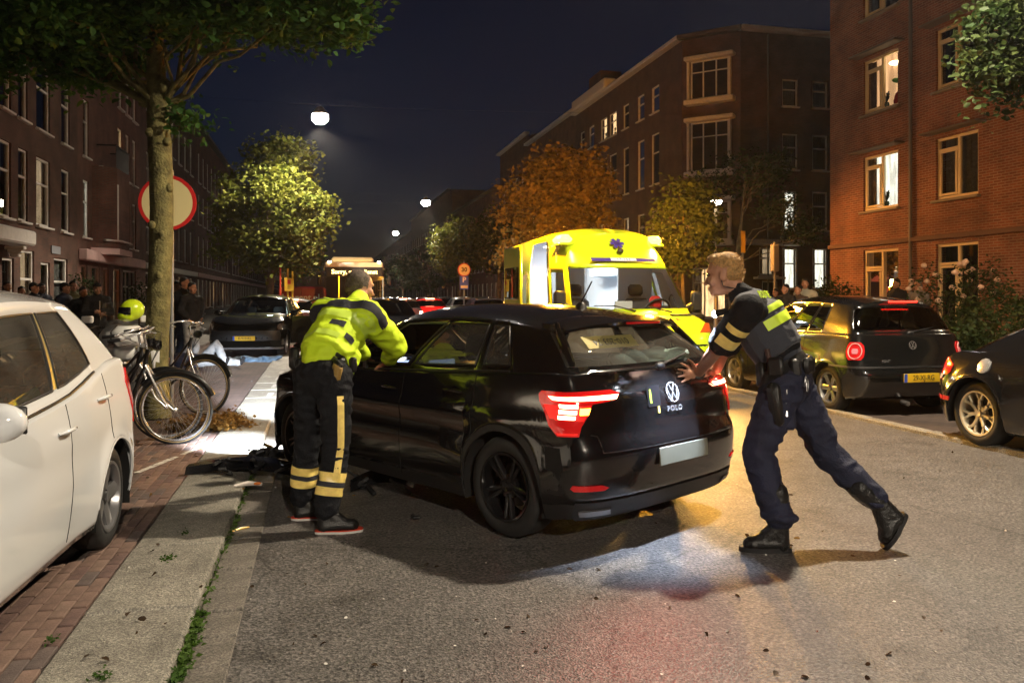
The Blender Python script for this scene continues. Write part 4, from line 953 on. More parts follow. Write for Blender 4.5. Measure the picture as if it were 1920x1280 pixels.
    if handles:
        for x in handles if isinstance(handles, (list, tuple)) else [q - .17 + .30 * 0 for q in c.seams[1:]]:
            for sd in (1, -1):
                z = ips(c.belt, x) - .115; a = x - c.xcR
                pts = [c.sp(a - .085, z, sd, .002), c.sp(a - .06, z + .004, sd, .032), c.sp(a, z + .006, sd, .038), c.sp(a + .06, z + .004, sd, .030), c.sp(a + .085, z, sd, .002)]
                MB().tube(pts, [.007, .010, .011, .010, .007], 8).build('door_handle', pm, t, 60)
    if mirror:
        for sd in (1, -1):
            x, y = c.xA - .10, c.outl(c.xA - .1 - c.xcR, .95)[1] - .04; z = ips(c.belt, c.xA) + .07
            m_ = MB().ell((x + .015, sd * (y + .12), z + .03), (.065, .11, .075), Matrix.Rotation(sd * -.2, 3, 'Z'), 16, 10).build('mirror', pm, t, 60)
            MB().tube([(x + .06, sd * (y - .02), z - .05), (x + .04, sd * (y + .05), z - .035)], .022, 6).box((x - .052, sd * (y + .12), z + .03), (.012, .17, .105), sd * -.2, bev=.005).build('mirror_glass', DARKP, m_, 60)
    # shut lines of the tailgate and a little cabin
    if interior:
        seats(t, [1.18], .36, .22, .27); MB().box((c.xA - .12, 0, .80), (.42, 1.36, .24), bev=.08).build('dashboard', DASHM, t, 50)
        w = MB().tube([(.185 * math.cos(k * math.pi / 12) * .45, .185 * math.cos(k * math.pi / 12) * 0 + .185 * math.sin(k * math.pi / 12), .185 * math.cos(k * math.pi / 12) * .89) for k in range(24)], .016, 7, closed=True)
        w.box((0, 0, 0), (.03, .34, .05)).build('steering_wheel', DASHM, t, 60, (c.xA - .42, .36, .86))
        MB().box((c.wb / 2 + .2, 0, .28), (c.wb, 1.40, .05)).build('cabin_floor', DASHM, t, 0)
    return t
# ------------------------------------------------------------------ the wrecked black hatchback being pushed
CX, CY = c2w(-.05, 5.05)[:2]
pol = Car(nG=3.3, xcRg=-.37, roof=[(-.3, 1.34), (.1, 1.395), (.6, 1.42), (1.1, 1.41), (1.5, 1.365)], wins=[(.00, .23), (.32, 1.0), (1.09, 1.86)], seams=(.28, 1.045, 2.03), xf=[(.15, 2.98), (.3, 3.02), (.55, 3.02), (.75, 2.99), (.9, 2.95), (1.05, 2.9)], xcF=2.86, nF=2.2,
    xr=[(.15, -.60), (.3, -.70), (.5, -.745), (.63, -.735), (.68, -.69), (.78, -.675), (.90, -.655), (.96, -.60), (1.08, -.56)], belt=[(-.8, 1.035), (-.3, 1.03), (.6, .98), (1.75, .93), (2.25, .90)],
    Y=[(.14, .80), (.25, .845), (.5, .872), (.64, .858), (.70, .868), (.755, .872), (.79, .852), (.95, .822), (1.08, .79)])
# car forward in camera axes is (-.694,.72)
fw = c2w(-.694, .72); PRZ = math.atan2(fw.y, fw.x)
lat = Vector((-math.sin(PRZ), math.cos(PRZ), 0))
ploc = Vector((CX, CY, 0)) - lat * .84
polo = build_car('hatchback', 'black hatchback with red tail lights lit being pushed by two officers', pol, ploc, PRZ, BLK, 'two', BALLOY, open_front=1, tint_rear=glass_mat('car_glass_veiled', (.88, .90, .84), .03, dust_veil=.10), lower=TRIM, roofm=BLK2, ww=.215, spin=.4, handles=(.50, 1.20))  # pale film added so the rear window looks lit from beyond
def rear_details_polo(t, c):
    for sd in (1, -1):
        h = c.patch([(.695, -.31, -.06), (.75, -.35, .0), (.81, -.40, .05), (.872, -.44, .10), (.882, -.60, .11), (.920, -.72, .12), (.942, -.66, .10)], sd, .010).build('tail_light', REDRUN, t, 40)
        c.patch([(.893, -.67, .0), (.913, -.70, .04)], sd, .014, .006).build('light_bar', REDHOT, h, 40)
        for k, z in enumerate((.862, .830, .798)): c.patch([(z - .011, -.28 + .01 * k, -.06), (z + .011, -.28 + .01 * k, -.05)], sd, .014, .006).build('brake_segment', REDHOT, h, 40)
        c.patch([(.815, -.40, -.305), (.852, -.42, -.305)], sd, .014, .006).build('indicator', AMBON if sd > 0 else REDON, h, 40)
        c.patch([(.705, -.29, -.07), (.78, -.36, -.0), (.865, -.43, .07)], sd, .0115, .004).build('glow_panel', M('tail_glow', (.4, .01, .01), .2, emit=(1, .02, .012), es=.9), h, 40)
        c.patch([(.385, -.52, -.22), (.40, -.56, -.18), (.418, -.50, -.20)], sd, .008).build('rear_reflector', REDL, t, 40)
        c.patch([(.35, -.10, .02), (.52, -.09, .03), (.62, -.05, .05)], sd, .002, .004).build('bumper_gap', SEAM, t, 0)
    # tailgate edges
    for sd in (1, -1):
        MB().tube([c.sp(-.50, z, sd, .001) for z in (.60, .66, .69)] + [c.sp(-.44, .70, sd, .001)], .004, 4).build('tailgate_gap', SEAM, t, 0)
    MB().tube([c.sp(-1 + .5 * abs(q / 6.), .60, 1 if q >= 0 else -1, .001) for q in range(-6, 7)], .004, 4).build('tailgate_gap', SEAM, t, 0)
    # fold above the plate and black diffuser
    mb = MB()
    for k in range(2): pass
    c.patch([(.205, -1, -.25), (.25, -1, -.20), (.315, -1, -.24)], 1, .006).build('diffuser', TRIM, t, 40); c.patch([(.205, -1, -.25), (.25, -1, -.20), (.315, -1, -.24)], -1, .006).build('diffuser', TRIM, t, 40)
    for sd in (1, -1): c.patch([(.235, -.62, -.30), (.262, -.60, -.28), (.268, -.60, -.30)], sd, .016).build('exhaust_trim', M('dark_chrome', (.25, .25, .26), .3, .8), t, 40)
    x = c.sp(-1, .53, 1, .008); plate(t, frame_mat((x.x - .004, 0, .53), (0, -1, 0), (.05, 0, 1)), '', blank=True)
    x = c.sp(-1, .895, 1, .004); badge_ring(t, frame_mat((x.x - .006, 0, .895), (0, -1, 0), (.3, 0, 1)), .062)
    x = c.sp(-1, .80, 1, .004); text('POLO', .050, CHROME, t, frame_mat((x.x - .012, 0, .795), (0, -1, 0), (.12, 0, 1)), spacing=1.35, name='model_lettering')
    for yy, zz, w_, h_, cm in ((.19, .885, .13, .13, M('sticker_dark', (.01, .01, .012), .35)), (.225, .885, .018, .085, M('sticker_lime', (.45, .65, .05), .5)), (.15, .80, .022, .045, M('sticker_yellow', (.7, .55, .1), .5))):
        a = -1 + .62 * yy; p = c.sp(-1 + .0, zz, 1, .006 if cm.name != 'sticker_lime' else .008); o = MB().box((0, 0, 0), (w_, h_, .002)).build('sticker', cm, t, 0); o.matrix_local = frame_mat((p.x + .004, yy, zz), (0, -1, 0), (.16, 0, 1))
    # roof spoiler, aerial, wiper
    sp = MB(); rows = []
    for q in range(13):
        y = -.60 + .1 * q; e = 1 - .35 * (abs(y) / .62) ** 3; x0 = -.20 + .06 * (y / .6) ** 2; z = 1.37 - .05 * (abs(y) / .6) ** 3
        rows.append([Vector((x0 + .04, y, z + .012)), Vector((x0 - .10, y, z + .006)), Vector((x0 - .235 * e, y, z - .030)), Vector((x0 - .235 * e, y, z - .048)), Vector((x0 - .10, y, z - .035)), Vector((x0 + .02, y, z - .05))])
    sp.ring_loft(rows); o = sp.build('roof_spoiler', BLK, t, 35); MB().box((-.442, 0, 1.33), (.006, .36, .014)).build('high_brake_light', REDL, o, 0)
    for sd in (-1, 1): MB().tube([(-.22, sd * .60, 1.33), (-.33, sd * .645, 1.2), (-.45, sd * .70, 1.08)], [.02, .03, .02], 6).build('spoiler_blade', BLK, o, 50)
    o = MB().lathe([(.045, -.01), (.035, .02), (.02, .035), (.001, .04)], 12).tube([(0, 0, .03), (-.10, 0, .18)], [.007, .005], 6).build('aerial', TRIM, t, 50, (.10, 0, 1.425))
    MB().ell((-.570, .0, 1.055), (.03, .05, .025)).tube([(-.575, .02, 1.06), (-.565, -.14, 1.085), (-.535, -.34, 1.12)], [.013, .010, .006], 6).build('wiper', TRIM, t, 50)
    # inside: parcel shelf with a folded grey blanket and a printed card
    MB().box((-.30, 0, .93), (.42, 1.15, .025)).build('parcel_shelf', DASHM, t, 0)
    mb = MB(); rr = random.Random(5)
    for k in range(9): mb.ell((-.35 + rr.uniform(-.08, .08), -.16 + rr.uniform(-.2, .2), 1.04 + rr.uniform(0, .06)), (.10, .13, .04), Matrix.Rotation(rr.uniform(-.6, .6), 3, 'X') @ Matrix.Rotation(rr.uniform(-1, 1), 3, 'Z'))
    mb.build('crumpled_blanket', M('blanket', (.35, .48, .50), .9, bump=.6, bscale=40), t, 60)
    cd = MB().box((0, 0, 0), (.50, .10, .003)).build('printed_card', M('card_cream', (.5, .42, .15), .7), t, 0); cd.matrix_local = frame_mat((-.395, .28, 1.215), (0, -1, 0), (.72, 0, .7))
    text('010-203 74', .075, INK, cd, Matrix.Translation((0, 0, .004)) @ Matrix.Rotation(math.pi, 4, 'Z'), ext=.0005)
    # lit instrument panel
    MB().box((1.72, .36, .93), (.03, .30, .09)).build('instrument_screen', emis('dash_screen', (.35, .45, .8), 1.6), t, 0); MB().box((1.71, -.05, .90), (.03, .26, .13)).build('centre_screen', M('screen_dark', (.01, .01, .015), .1, emit=(.3, .4, .6), es=.25), t, 0)
    # deformed front: headlamps still burning
    for sd in (1, -1):
        h = MB().ell((2.86, sd * .64, .68), (.10, .13, .07)).build('headlight', HEADL, t, 50)
        MB().ell((2.93, sd * .62, .68), (.04, .07, .04)).build('headlight_lens', emis('headlight_lit', (.85, .92, 1), 60), h, 50)
rear_details_polo(polo, pol)
HLW = (.82, .90, 1.0)
for _s, _w in ((1, 42), (-1, 12)): l = light('tail_lamp_light', 'SPOT', polo, (-.84, _s * .62, .86), _w, (1, .05, .04), .05, None, 130, 1.0); aim(l, (-1, _s * .45, -.22))
_pm = Matrix.Translation(ploc) @ Matrix.Rotation(PRZ, 4, 'Z')
for _p, _t, _w, _c in (((3.03, .66, .66), gp(472, 848), 3800, 58), ((3.05, .58, .70), gp(480, 748), 15000, 18)):
    l = light('headlight_beam', 'SPOT', polo, _p, _w, HLW, .04, None, _c, 1.0); aim(l, _pm.to_3x3().inverted() @ (_t - _pm @ Vector(_p)))
# ------------------------------------------------------------------ white small car at the kerb (front towards us)
wc = Car(wb=2.34, xr=[(.15, -.44), (.3, -.50), (.55, -.52), (.8, -.48), (1.0, -.42), (1.1, -.38)], xf=[(.15, 2.9), (.4, 3.0), (.7, 2.95), (.95, 2.75)], Y=[(.14, .74), (.25, .775), (.5, .805), (.66, .80), (.74, .80), (.85, .785), (.98, .755), (1.1, .72)], xcR=-.36, xcF=2.66, nR=2.8, nG=3.0, sill=.20, aR=.335, wr=.29,
    belt=[(-.8, 1.05), (-.2, 1.05), (.15, 1.0), (.6, .93), (1.6, .875), (2.1, .86)], hood=[(1.8, .93), (2.4, .92), (2.9, .80)], xRb=-.385, xcRg=-.33, xA=1.78, xWb=2.1, zcowl=1.0, xRr=-.08, xcRr=.12, yr=.56, xAr=1.08, xWr=1.25, roof=[(-.3, 1.40), (.1, 1.45), (.6, 1.475), (1.0, 1.465), (1.3, 1.42)],
    wins=[(.12, .72), (.80, 1.62)], seams=(.10, .76, 1.80))
wloc = (-1.95, 5.12, ZB)
wcar = build_car('hatchback', 'white five door hatchback parked at the kerb with its nose towards us', wc, wloc, R(-92.5), WHT, 'five', M('wheel_cover', (.30, .30, .31), .3, .7), tint_rear=glass_mat('car_glass_golden', (.40, .34, .22), .06, dust_veil=.10), glass=glass_mat('car_glass_front', (.45, .40, .28), .05, dust_veil=.08), lower=None, ww=.175, pillar=M('window_pillar', (.30, .24, .08), .3), spin=.7, handles=(.84, .20))  # golden lamp reflections are put into the window tint
for sd in (1, -1):
    h = wc.patch([(.66, -.42, -.12), (.78, -.50, .02), (.92, -.46, .05), (1.0, -.36, -.02)], sd, .010).build('tail_light', REDL, wcar, 40)
    wc.patch([(.74, -.36, -.20), (.80, -.38, -.20)], sd, .013, .006).build('indicator', CLEARL, h, 40)
    MB().tube([(wc.xA - .06 - q * .07, sd * (wc.outl(1.8, .97)[1] - .028 - .012 * q), .882 + .0035 * q) for q in range(0, 24)], .007, 5).build('window_trim', TRIM, wcar, 60)
    MB().ell((2.66, sd * .56, .78), (.16, .13, .10)).build('headlight', HEADL, wcar, 50)
plate(wcar, frame_mat((wc.sp(-1, .55, 1, .012).x, 0, .55), (0, -1, 0), (0, 0, 1)), '', blank=True)
# ------------------------------------------------------------------ older dark hatchback parked on the far side
p2 = Car(wb=2.46, xr=[(.15, -.56), (.3, -.66), (.52, -.70), (.60, -.66), (.75, -.60), (.95, -.55), (1.05, -.52)], xf=[(.15, 3.05), (.4, 3.18), (.7, 3.12), (.95, 2.9)], Y=[(.14, .77), (.25, .81), (.5, .83), (.7, .828), (.85, .80), (.97, .775), (1.1, .74)], xcR=-.36, xcF=2.78, aR=.34, wr=.295, nR=3.4,
    belt=[(-.8, 1.0), (-.2, 1.0), (.6, .975), (1.75, .94), (2.2, .92)], hood=[(1.9, .96), (2.5, .89), (3.0, .78)], xRb=-.50, xcRg=-.28, xA=1.95, xWb=2.25, zcowl=.98, xRr=-.30, xcRr=-.10, yr=.59, xAr=1.18, xWr=1.40, roof=[(-.3, 1.40), (.1, 1.445), (.6, 1.467), (1.1, 1.455), (1.5, 1.40)],
    wins=[(.18, .50), (.56, 1.04), (1.12, 1.80)], seams=(.54, 1.08, 1.98))
car2 = build_car('hatchback', 'dark older hatchback with round tail lamps parked beyond the kerb', p2, (6.44 + .80, 9.32, .02), R(90), BLK2, 'six', ALLOY, tint_rear=glass_mat('car_glass_green', (.35, .42, .36), .05), lower=None, ww=.185, roofm=None, handles=(.88, 1.82))
for sd in (1, -1):
    h = p2.patch([(.69, -.40, -.10), (.73, -.47, -.04), (.80, -.49, -.02), (.87, -.47, -.04), (.91, -.40, -.10)], sd, .010).build('tail_light', REDL, car2, 40)
    p2.patch([(.765, -.33, -.20), (.80, -.35, -.18), (.83, -.33, -.20)], sd, .016, .006).build('lamp_core', M('lamp_core_pink', (.7, .25, .3), .1, coat=1.), h, 40)
    MB().tube([p2.sp(-.26 + .17 * math.cos(k * math.pi / 8) , .80 + .095 * math.sin(k * math.pi / 8), sd, .014) for k in range(16)], .007, 5, closed=True).build('lamp_ring', M('lamp_ring_pink', (.8, .4, .4), .15, coat=1.), h, 60)
    p2.patch([(.59, -.6, .25), (.615, -.6, .28)], sd, .012).build('bumper_strip', TRIM, car2, 40); p2.patch([(.59, -1, -.6), (.615, -1, -.6)], sd, .012).build('bumper_strip', TRIM, car2, 40)
plate(car2, frame_mat((p2.sp(-1, .475, 1, .010).x - .004, -.02, .475), (0, -1, 0), (0, 0, 1)), '29-XJ-RG')
badge_ring(car2, frame_mat((p2.sp(-1, .87, 1, .006).x, 0, .87), (0, -1, 0), (.2, 0, 1)), .05, ALLOY); text('POLO', .04, CHROME, car2, frame_mat((p2.sp(-1, .68, 1, .006).x + .01, .42, .68), (0, -1, 0), (.2, 0, 1)), spacing=1.2, name='model_lettering')
o = MB().box((-.40, 0, 1.415), (.02, .42, .022), bev=.005).build('high_brake_light', REDON, car2, 30); MB().tube([(-.50, -.05, 1.03), (-.46, -.40, 1.09)], [.012, .007], 6).ell((-.51, -.02, 1.02), (.03, .05, .025)).build('wiper', TRIM, car2, 50)
MB().tube([(-.72, .18, .16), (-.60, .18, .17)], .03, 8).build('exhaust_pipe', ALLOY, car2, 50)
# ------------------------------------------------------------------ dark coupe, nose towards us
tt = Car(wb=2.42, xr=[(.15, -.62), (.35, -.74), (.55, -.74), (.75, -.66), (.9, -.55), (1.0, -.45)], xf=[(.15, 3.05), (.4, 3.2), (.6, 3.18), (.8, 2.9)], Y=[(.14, .80), (.25, .86), (.5, .89), (.65, .885), (.78, .86), (.92, .80), (1.05, .72)], xcR=-.36, xcF=2.7, nR=2.4, nF=2.3, aR=.365, wr=.325, sill=.17,
    belt=[(-.8, .86), (-.3, .90), (.2, .94), (.8, .93), (1.7, .90), (2.1, .88)], hood=[(1.7, .92), (2.4, .85), (2.9, .70)], xRb=-.42, xcRg=-.05, xA=1.70, xWb=2.0, zcowl=.93, xRr=.30, xcRr=.5, yr=.54, xAr=.98, xWr=1.14, roof=[(.2, 1.24), (.5, 1.31), (.8, 1.345), (1.1, 1.33), (1.4, 1.28)], wins=[(.30, .62), (.68, 1.50)], seams=(.64, 1.70), flare=.03)
coupe = build_car('coupe', 'black rounded coupe with multi spoke alloys at the picture edge', tt, (7.19, 6.74, .02), R(-91), BLK, 'y', M('alloy_bright', (.78, .70, .52), .42, .7), glass=TGLASS, ww=.235, spin=.2, handles=(.82,))
for sd in (1, -1):
    h = tt.patch([(.62, -.46, -.16), (.70, -.60, .03), (.78, -.58, .06), (.85, -.40, -.05)], sd, .008).build('tail_light', REDL, coupe, 40)
    tt.patch([(.63, -.22, -.12), (.68, -.24, -.06)], sd, .012, .006).build('indicator', CLEARL, h, 40)
    tt.patch([(.42, -.30, .05), (.46, -.32, .06)], sd, .008).build('side_reflector', REDL, coupe, 40)
fc = MB().lathe([(.001, .010), (.065, .010), (.078, .004), (.078, -.01)], 24); o = fc.build('fuel_cap', CHROME, coupe, 40)
p = tt.sp(.10 + .36, .80, -1, .004); n_ = (tt.sp(.46, .80, -1, .02) - p).normalized(); o.matrix_local = Matrix.Translation(p) @ n_.to_track_quat('Z', 'Y').to_matrix().to_4x4()
# ------------------------------------------------------------------ black crossover facing us with its door open
cv = Car(wb=2.59, xr=[(.2, -.65), (.5, -.78), (.8, -.72), (1.05, -.62)], xf=[(.2, 3.2), (.35, 3.32), (.55, 3.38), (.8, 3.30), (.95, 3.15)], Y=[(.16, .82), (.3, .87), (.55, .90), (.75, .89), (.9, .86), (1.05, .82)], sill=.22, aR=.37, wr=.33, xcF=2.9, nF=3.0,
    belt=[(-.8, 1.06), (.6, 1.02), (1.75, .99), (2.25, .97)], hood=[(2.0, 1.02), (2.6, .99), (3.1, .90), (3.4, .80)], zcowl=1.04, roof=[(-.3, 1.46), (.1, 1.51), (.6, 1.535), (1.1, 1.52), (1.5, 1.47)], yr=.62)
cloc = gp(492, 672); cwr = R(-97)
suv = build_car('crossover_car', 'black crossover car facing us with its driver door open', cv, cloc + Vector((0, 3.2, 0)), cwr, BLK2, 'five', ALLOY, glass=glass_mat('car_glass_green', (.35, .42, .36), .05), ww=.21)
La = cv.xcF - cv.xcR
cv.patch([(.44, La + .35, La + 1), (.56, La + .30, La + 1), (.68, La + .36, La + 1)], 1, .006).build('grille', TRIM, suv, 40); cv.patch([(.44, La + .35, La + 1), (.56, La + .30, La + 1), (.68, La + .36, La + 1)], -1, .006).build('grille', TRIM, suv, 40)
for sd in (1, -1):
    h = cv.patch([(.70, La - .05, La + .42), (.78, La - .10, La + .45), (.84, La - .02, La + .40)], sd, .012).build('headlight', HEADL, suv, 40)
    cv.patch([(.33, La + .05, La + .28), (.47, La + .1, La + .26)], sd, .008).build('fog_light', M('fog_lamp', (.5, .5, .5), .1, .8), suv, 40); cv.patch([(.235, La + .1, La + 1), (.275, La + .1, La + 1)], sd, .016).build('front_lip', SILV, suv, 40)
plate(suv, frame_mat((cv.sp(La + 1, .50, 1, .016).x + .006, 0, .50), (0, 1, 0), (0, 0, 1)), 'K-910-KL')
dr = part('open_door', suv, (1.98, .89, 0), (0, 0, R(-62)))
MB().prism([(0, .30), (-1.0, .30), (-1.05, .60), (-1.05, 1.0), (0, 1.0)], lambda u, v, d: Vector((u, d, v)), -.05, .05).build('door_panel', BLK2, dr, 30)
MB().tube([(0, 0, 1.0), (-.35, -.05, 1.30), (-.7, -.1, 1.44), (-1.02, -.1, 1.42), (-1.05, 0, 1.0)], .025, 6).build('window_frame', BLK2, dr, 50)
MB().add([(-.02, 0, 1.0), (-.35, -.05, 1.29), (-.7, -.1, 1.43), (-1.0, -.1, 1.41), (-1.03, 0, 1.0)], [(0, 1, 2, 3, 4)]).build('window_pane', CGLASS, dr, 0)
MB().box((-.5, -.07, .70), (.8, .04, .45), bev=.02).build('door_lining', M('door_lining_grey', (.25, .25, .27), .6), dr, 40)
light('cabin_light', 'POINT', suv, (1.2, .2, 1.35), 12, (.8, .9, 1), .08)
# ------------------------------------------------------------------ more cars down the street
def small_car(label, loc, rz, pm, red=0., spec=None, style='five', group='cars farther down the street', rear=True):
    c = Car(**(spec or {})); t = build_car('car', label, c, loc, rz, pm, style, ALLOY, group, glass=TGLASS, interior=False, handles=False, seams=None) if False else build_car('car', label, c, loc, rz, pm, style, ALLOY, group, glass=TGLASS, interior=False, handles=False)
    for sd in (1, -1):
        c.patch([(.70, -.45, -.08), (.80, -.5, .04), (.90, -.45, .02)], sd, .010).build('tail_light', REDHOT if red > 50 else REDON if red else REDL, t, 40)
        h = c.patch([(.64, 3.37 + .05, 3.37 + .5), (.72, 3.37, 3.37 + .5)], sd, .010).build('headlight', HEADL, t, 40)
    if red:
        MB().box((-.30, 0, 1.40), (.02, .4, .03)).build('high_brake_light', REDHOT, t, 0)
        light('brake_glow', 'POINT', t, (-1.1, 0, .85), red, (1, .05, .03), .2)
    return t
small_car('red car braking in the queue with bright tail lights', (5.0, 38.0, 0), R(90), REDP, 120)
small_car('grey car braking farther off beside the bus', (3.3, 34.0, 0), R(90), DKG, 100)
small_car('dark car waiting in the lane behind the bending officer', (1.6, 22.8, 0), R(-88), BLK2)
small_car('pale car parked behind the black crossover with red lamps', (-.9, 27.0, 0), R(96), SILV, 15)
small_car('dark parked car beyond the round sign pole', (-2.1, 36.5, ZB), R(90), DKG)
for i, y in enumerate((27.5, 36.2, 42.0, 49.0)):
    small_car(['dark parked car just past the ambulance tail', 'dark parked car under the speed sign', 'silver parked car past the speed sign', 'far dark parked car by the yellow lit tree'][i], (7.45, y, .02), R(90), [BLK2, DKG, SILV, BLK2][i], 0)
small_car('dark red car waiting behind the braking red car', (1.9, 47.0, 0), R(-90), REDP)
# ------------------------------------------------------------------ ambulance
AMB = M('ambulance_yellow', (.66, .90, .02), .3, coat=1.); ORG = M('stripe_orange', (.75, .10, .01), .35, coat=.5); BLU = M('stripe_blue', (.08, .05, .32), .35, coat=.5)
av = Car(wb=3.6, xr=[(.2, -.95), (.5, -1.0), (1.0, -1.0), (1.5, -.99)], xf=[(.2, 4.5), (.4, 4.62), (.7, 4.62), (.95, 4.50), (1.2, 4.2)], Y=[(.2, .93), (.5, .985), (.9, 1.0), (1.2, .99), (1.5, .97)], xcR=-.75, xcF=4.0, nR=7, nF=2.6, sill=.28, aR=.40, wr=.35, flare=.01,
    belt=[(-1, 1.25), (2.2, 1.25), (3.3, 1.22), (4, 1.2)], hood=[(3.3, 1.22), (3.9, 1.12), (4.3, 1.0), (4.7, .88)], xRb=-.97, xcRg=-.75, nG=7, ybi=.012, xA=3.42, xWb=3.86, zcowl=1.22, xRr=-.88, xcRr=-.6, yr=.80, xAr=2.35, xWr=2.62, roof=[(-1, 2.58), (0, 2.64), (1.6, 2.66), (2.3, 2.62), (2.7, 2.50)], drop=.10,
    wins=[(-.3, .9), (1.1, 2.25), (2.45, 3.20)], seams=(1.05, 2.30, 3.35), ng=14, rwin=(0, .7), rrow=(3, 8), bulge=.035, hb=.05, nrow=20)
arz = math.atan2(-1., .03)
afw = Vector((math.cos(arz), math.sin(arz), 0)); aloc = gp(1190, 752) - afw * 4.55 + c2w(.40, 0)
# the sliding side door on the vehicle's right (our left) is open: leave its panel out
def askip(r_, k, sd, c):
    if sd > 0: return False
    x = c.rows[c.r_g0][k][0] if k >= 12 else -9
    return 1.10 <= x < 2.24 and c.nrow * .22 < r_ <= c.r_g1 - 2
class AmbCls: pass
def build_amb():
    c = av; c.skin(); t = thing('ambulance', 'yellow ambulance with flashing amber roof beacons and open side door', 'ambulance', aloc, arz)
    g0, g1, Mh = c.r_g0, c.r_g1, c.Mh; wA = c.iA + 1; cab = (c.idx_side(2.45), c.idx_side(3.20)); rs = (c.idx_side(-.3), c.idx_side(.9))
    gl_top = g0 + 7
    def cl(r_, k, sd):
        if askip(r_, k, sd, c): return 'open'
        if g0 < r_ < gl_top + 1 and k >= wA: return 'wind'
        if g0 < r_ < gl_top and cab[0] <= k < cab[1]: return 'cab'
        if g0 < r_ < gl_top and rs[0] <= k < rs[1]: return 'rs'
        return 'body'
    body = c.region(lambda r_, k, sd: cl(r_, k, sd) == 'body').build('body', [AMB, M('amb_lining', (.45, .46, .48), .6)], t, 38, recalc=False)
    so = body.modifiers.new('thickness', 'SOLIDIFY'); so.thickness = .02; so.offset = -1; so.material_offset = 1; so.material_offset_rim = 0
    c.region(lambda r_, k, sd: cl(r_, k, sd) == 'wind').build('windscreen', glass_mat('amb_windscreen', (.75, .78, .75), .02), t, 60, recalc=False)
    for sd in (1, -1):
        c.region(lambda r_, k, s_: s_ == sd and cl(r_, k, s_) == 'cab').build('cab_window', CGLASS, t, 60, recalc=False)
        c.region(lambda r_, k, s_: s_ == sd and cl(r_, k, s_) == 'rs').build('side_window', TGLASS, t, 60, recalc=False)
    # opened sliding door standing further back
    sdr = MB().box((.28, -1.07, 1.40), (1.2, .05, 2.1), bev=.03).build('sliding_door', AMB, t, 40); MB().box((.28, -1.10, 1.75), (.95, .02, .6), bev=.02).build('door_window', TGLASS, sdr, 30)
    # stripes
    for sd in (1, -1):
        La = c.xcF - c.xcR
        for i, a in enumerate(np.arange(.2, La - .3, .62)):
            if sd < 0 and 1.6 < a + c.xcR + .35 < 2.5 - .2: continue
            c.patch([(.62, a, a + .30), (1.02, a + .22, a + .52)], sd, .004, .003).build('stripe', ORG if i % 2 else BLU, t, 0)
        h = c.patch([(.72, La + .02, La + .50), (.82, La - .04, La + .46), (.95, La - .08, La + .34), (1.0, La - .06, La + .20)], sd, .014).build('headlight', HEADL, t, 40)
        c.patch([(.80, La + .0, La + .30), (.90, La - .02, La + .26)], sd, .020, .006).build('indicator', emis('amb_indicator', (1, .62, .10), 40) if sd > 0 else M('amb_lens', (.6, .55, .4), .1, emit=(1, .6, .1), es=3), h, 40)
        c.patch([(.97, La + .22, La + .60), (1.03, La + .02, La + .52), (1.10, La - .05, La + .40)], sd, .008, .003).build('bonnet_stripe', ORG, t, 0)
        b = MB().box((2.42, sd * .80, 2.44), (.46, .24, .17), bev=.07).build('beacon', emis('beacon_lit', (1, .46, .04), 12), t, 50)
        MB().box((2.42, sd * .78, 2.36), (.52, .30, .05), bev=.02).build('beacon_base', AMB, b, 40)
        m_ = MB().box((3.36, sd * 1.16, 1.42), (.10, .20, .34), bev=.04).build('mirror', TRIM, t, 40); MB().tube([(3.40, sd * .95, 1.32), (3.38, sd * 1.08, 1.38)], .03, 6).build('mirror_arm', TRIM, m_, 50)
        MB().ell((3.14, sd * .47, 1.13), (.12, .24, .12)).build('cab_panel', DASHM, t, 50)
    c.patch([(.50, La + .34, La + 1), (.80, La + .50, La + 1)], 1, .006).build('grille', TRIM, t, 40); c.patch([(.50, La + .34, La + 1), (.80, La + .50, La + 1)], -1, .006).build('grille', TRIM, t, 40)
    c.patch([(.30, La - .1, La + 1), (.48, La - .1, La + 1)], 1, .012).build('bumper', TRIM, t, 40); c.patch([(.30, La - .1, La + 1), (.48, La - .1, La + 1)], -1, .012).build('bumper', TRIM, t, 40)
    for xw in (0, c.wb):
        for sd in (1, -1): add_wheel(t, xw, sd * .86, .35, .22, 'six', ALLOY)
    MB().box((1.7, 0, .36), (5.6, 1.7, .14)).build('underbody', UNDER, t, 0)
    # roof front: band with fleet number and star of life
    def rp(y, q):                                                     # point on the roof front slope
        a = Vector((3.18, y, 1.93)); b_ = Vector((2.60, y, 2.54)); return a.lerp(b_, q)
    # actual slope from the skin rows
    kc = Mh - 1; lo = Vector(c.rows[gl_top + 1][kc]); hi = Vector(c.rows[g1][kc]); sl = (hi - lo).normalized(); nrm = Vector((sl.z, 0, -sl.x))
    P0 = lo.lerp(hi, .17) + nrm * .045; o = MB().box((0, 0, 0), (1.10, .075, .012), bev=.003).build('number_band', BLU, t, 30); o.matrix_local = frame_mat(P0, (0, 1, 0), sl)
    q = MB().box((0, 0, .007), (.44, .070, .004)).build('number_field', M('white_field', (.8, .8, .82), .4), o, 0); text('17-153', .072, BLU, o, Matrix.Translation((0, 0, .010)), spacing=1.2)
    P1 = lo.lerp(hi, .66) + nrm * .055; st = MB()
    for k in range(3): st.box((0, 0, 0), (.24, .06, .006), Matrix.Rotation(math.pi / 3 * k, 3, 'Z'), bev=.001)
    so = st.build('star_emblem', BLU, t, 0); so.matrix_local = frame_mat(P1, (0, 1, 0), sl)
    MB().lathe([(.05, 0), (.05, .04), (.001, .06)], 10).build('roof_camera', TRIM, t, 50).matrix_local = frame_mat(lo.lerp(hi, .42) + nrm * .04, (0, 1, 0), sl)
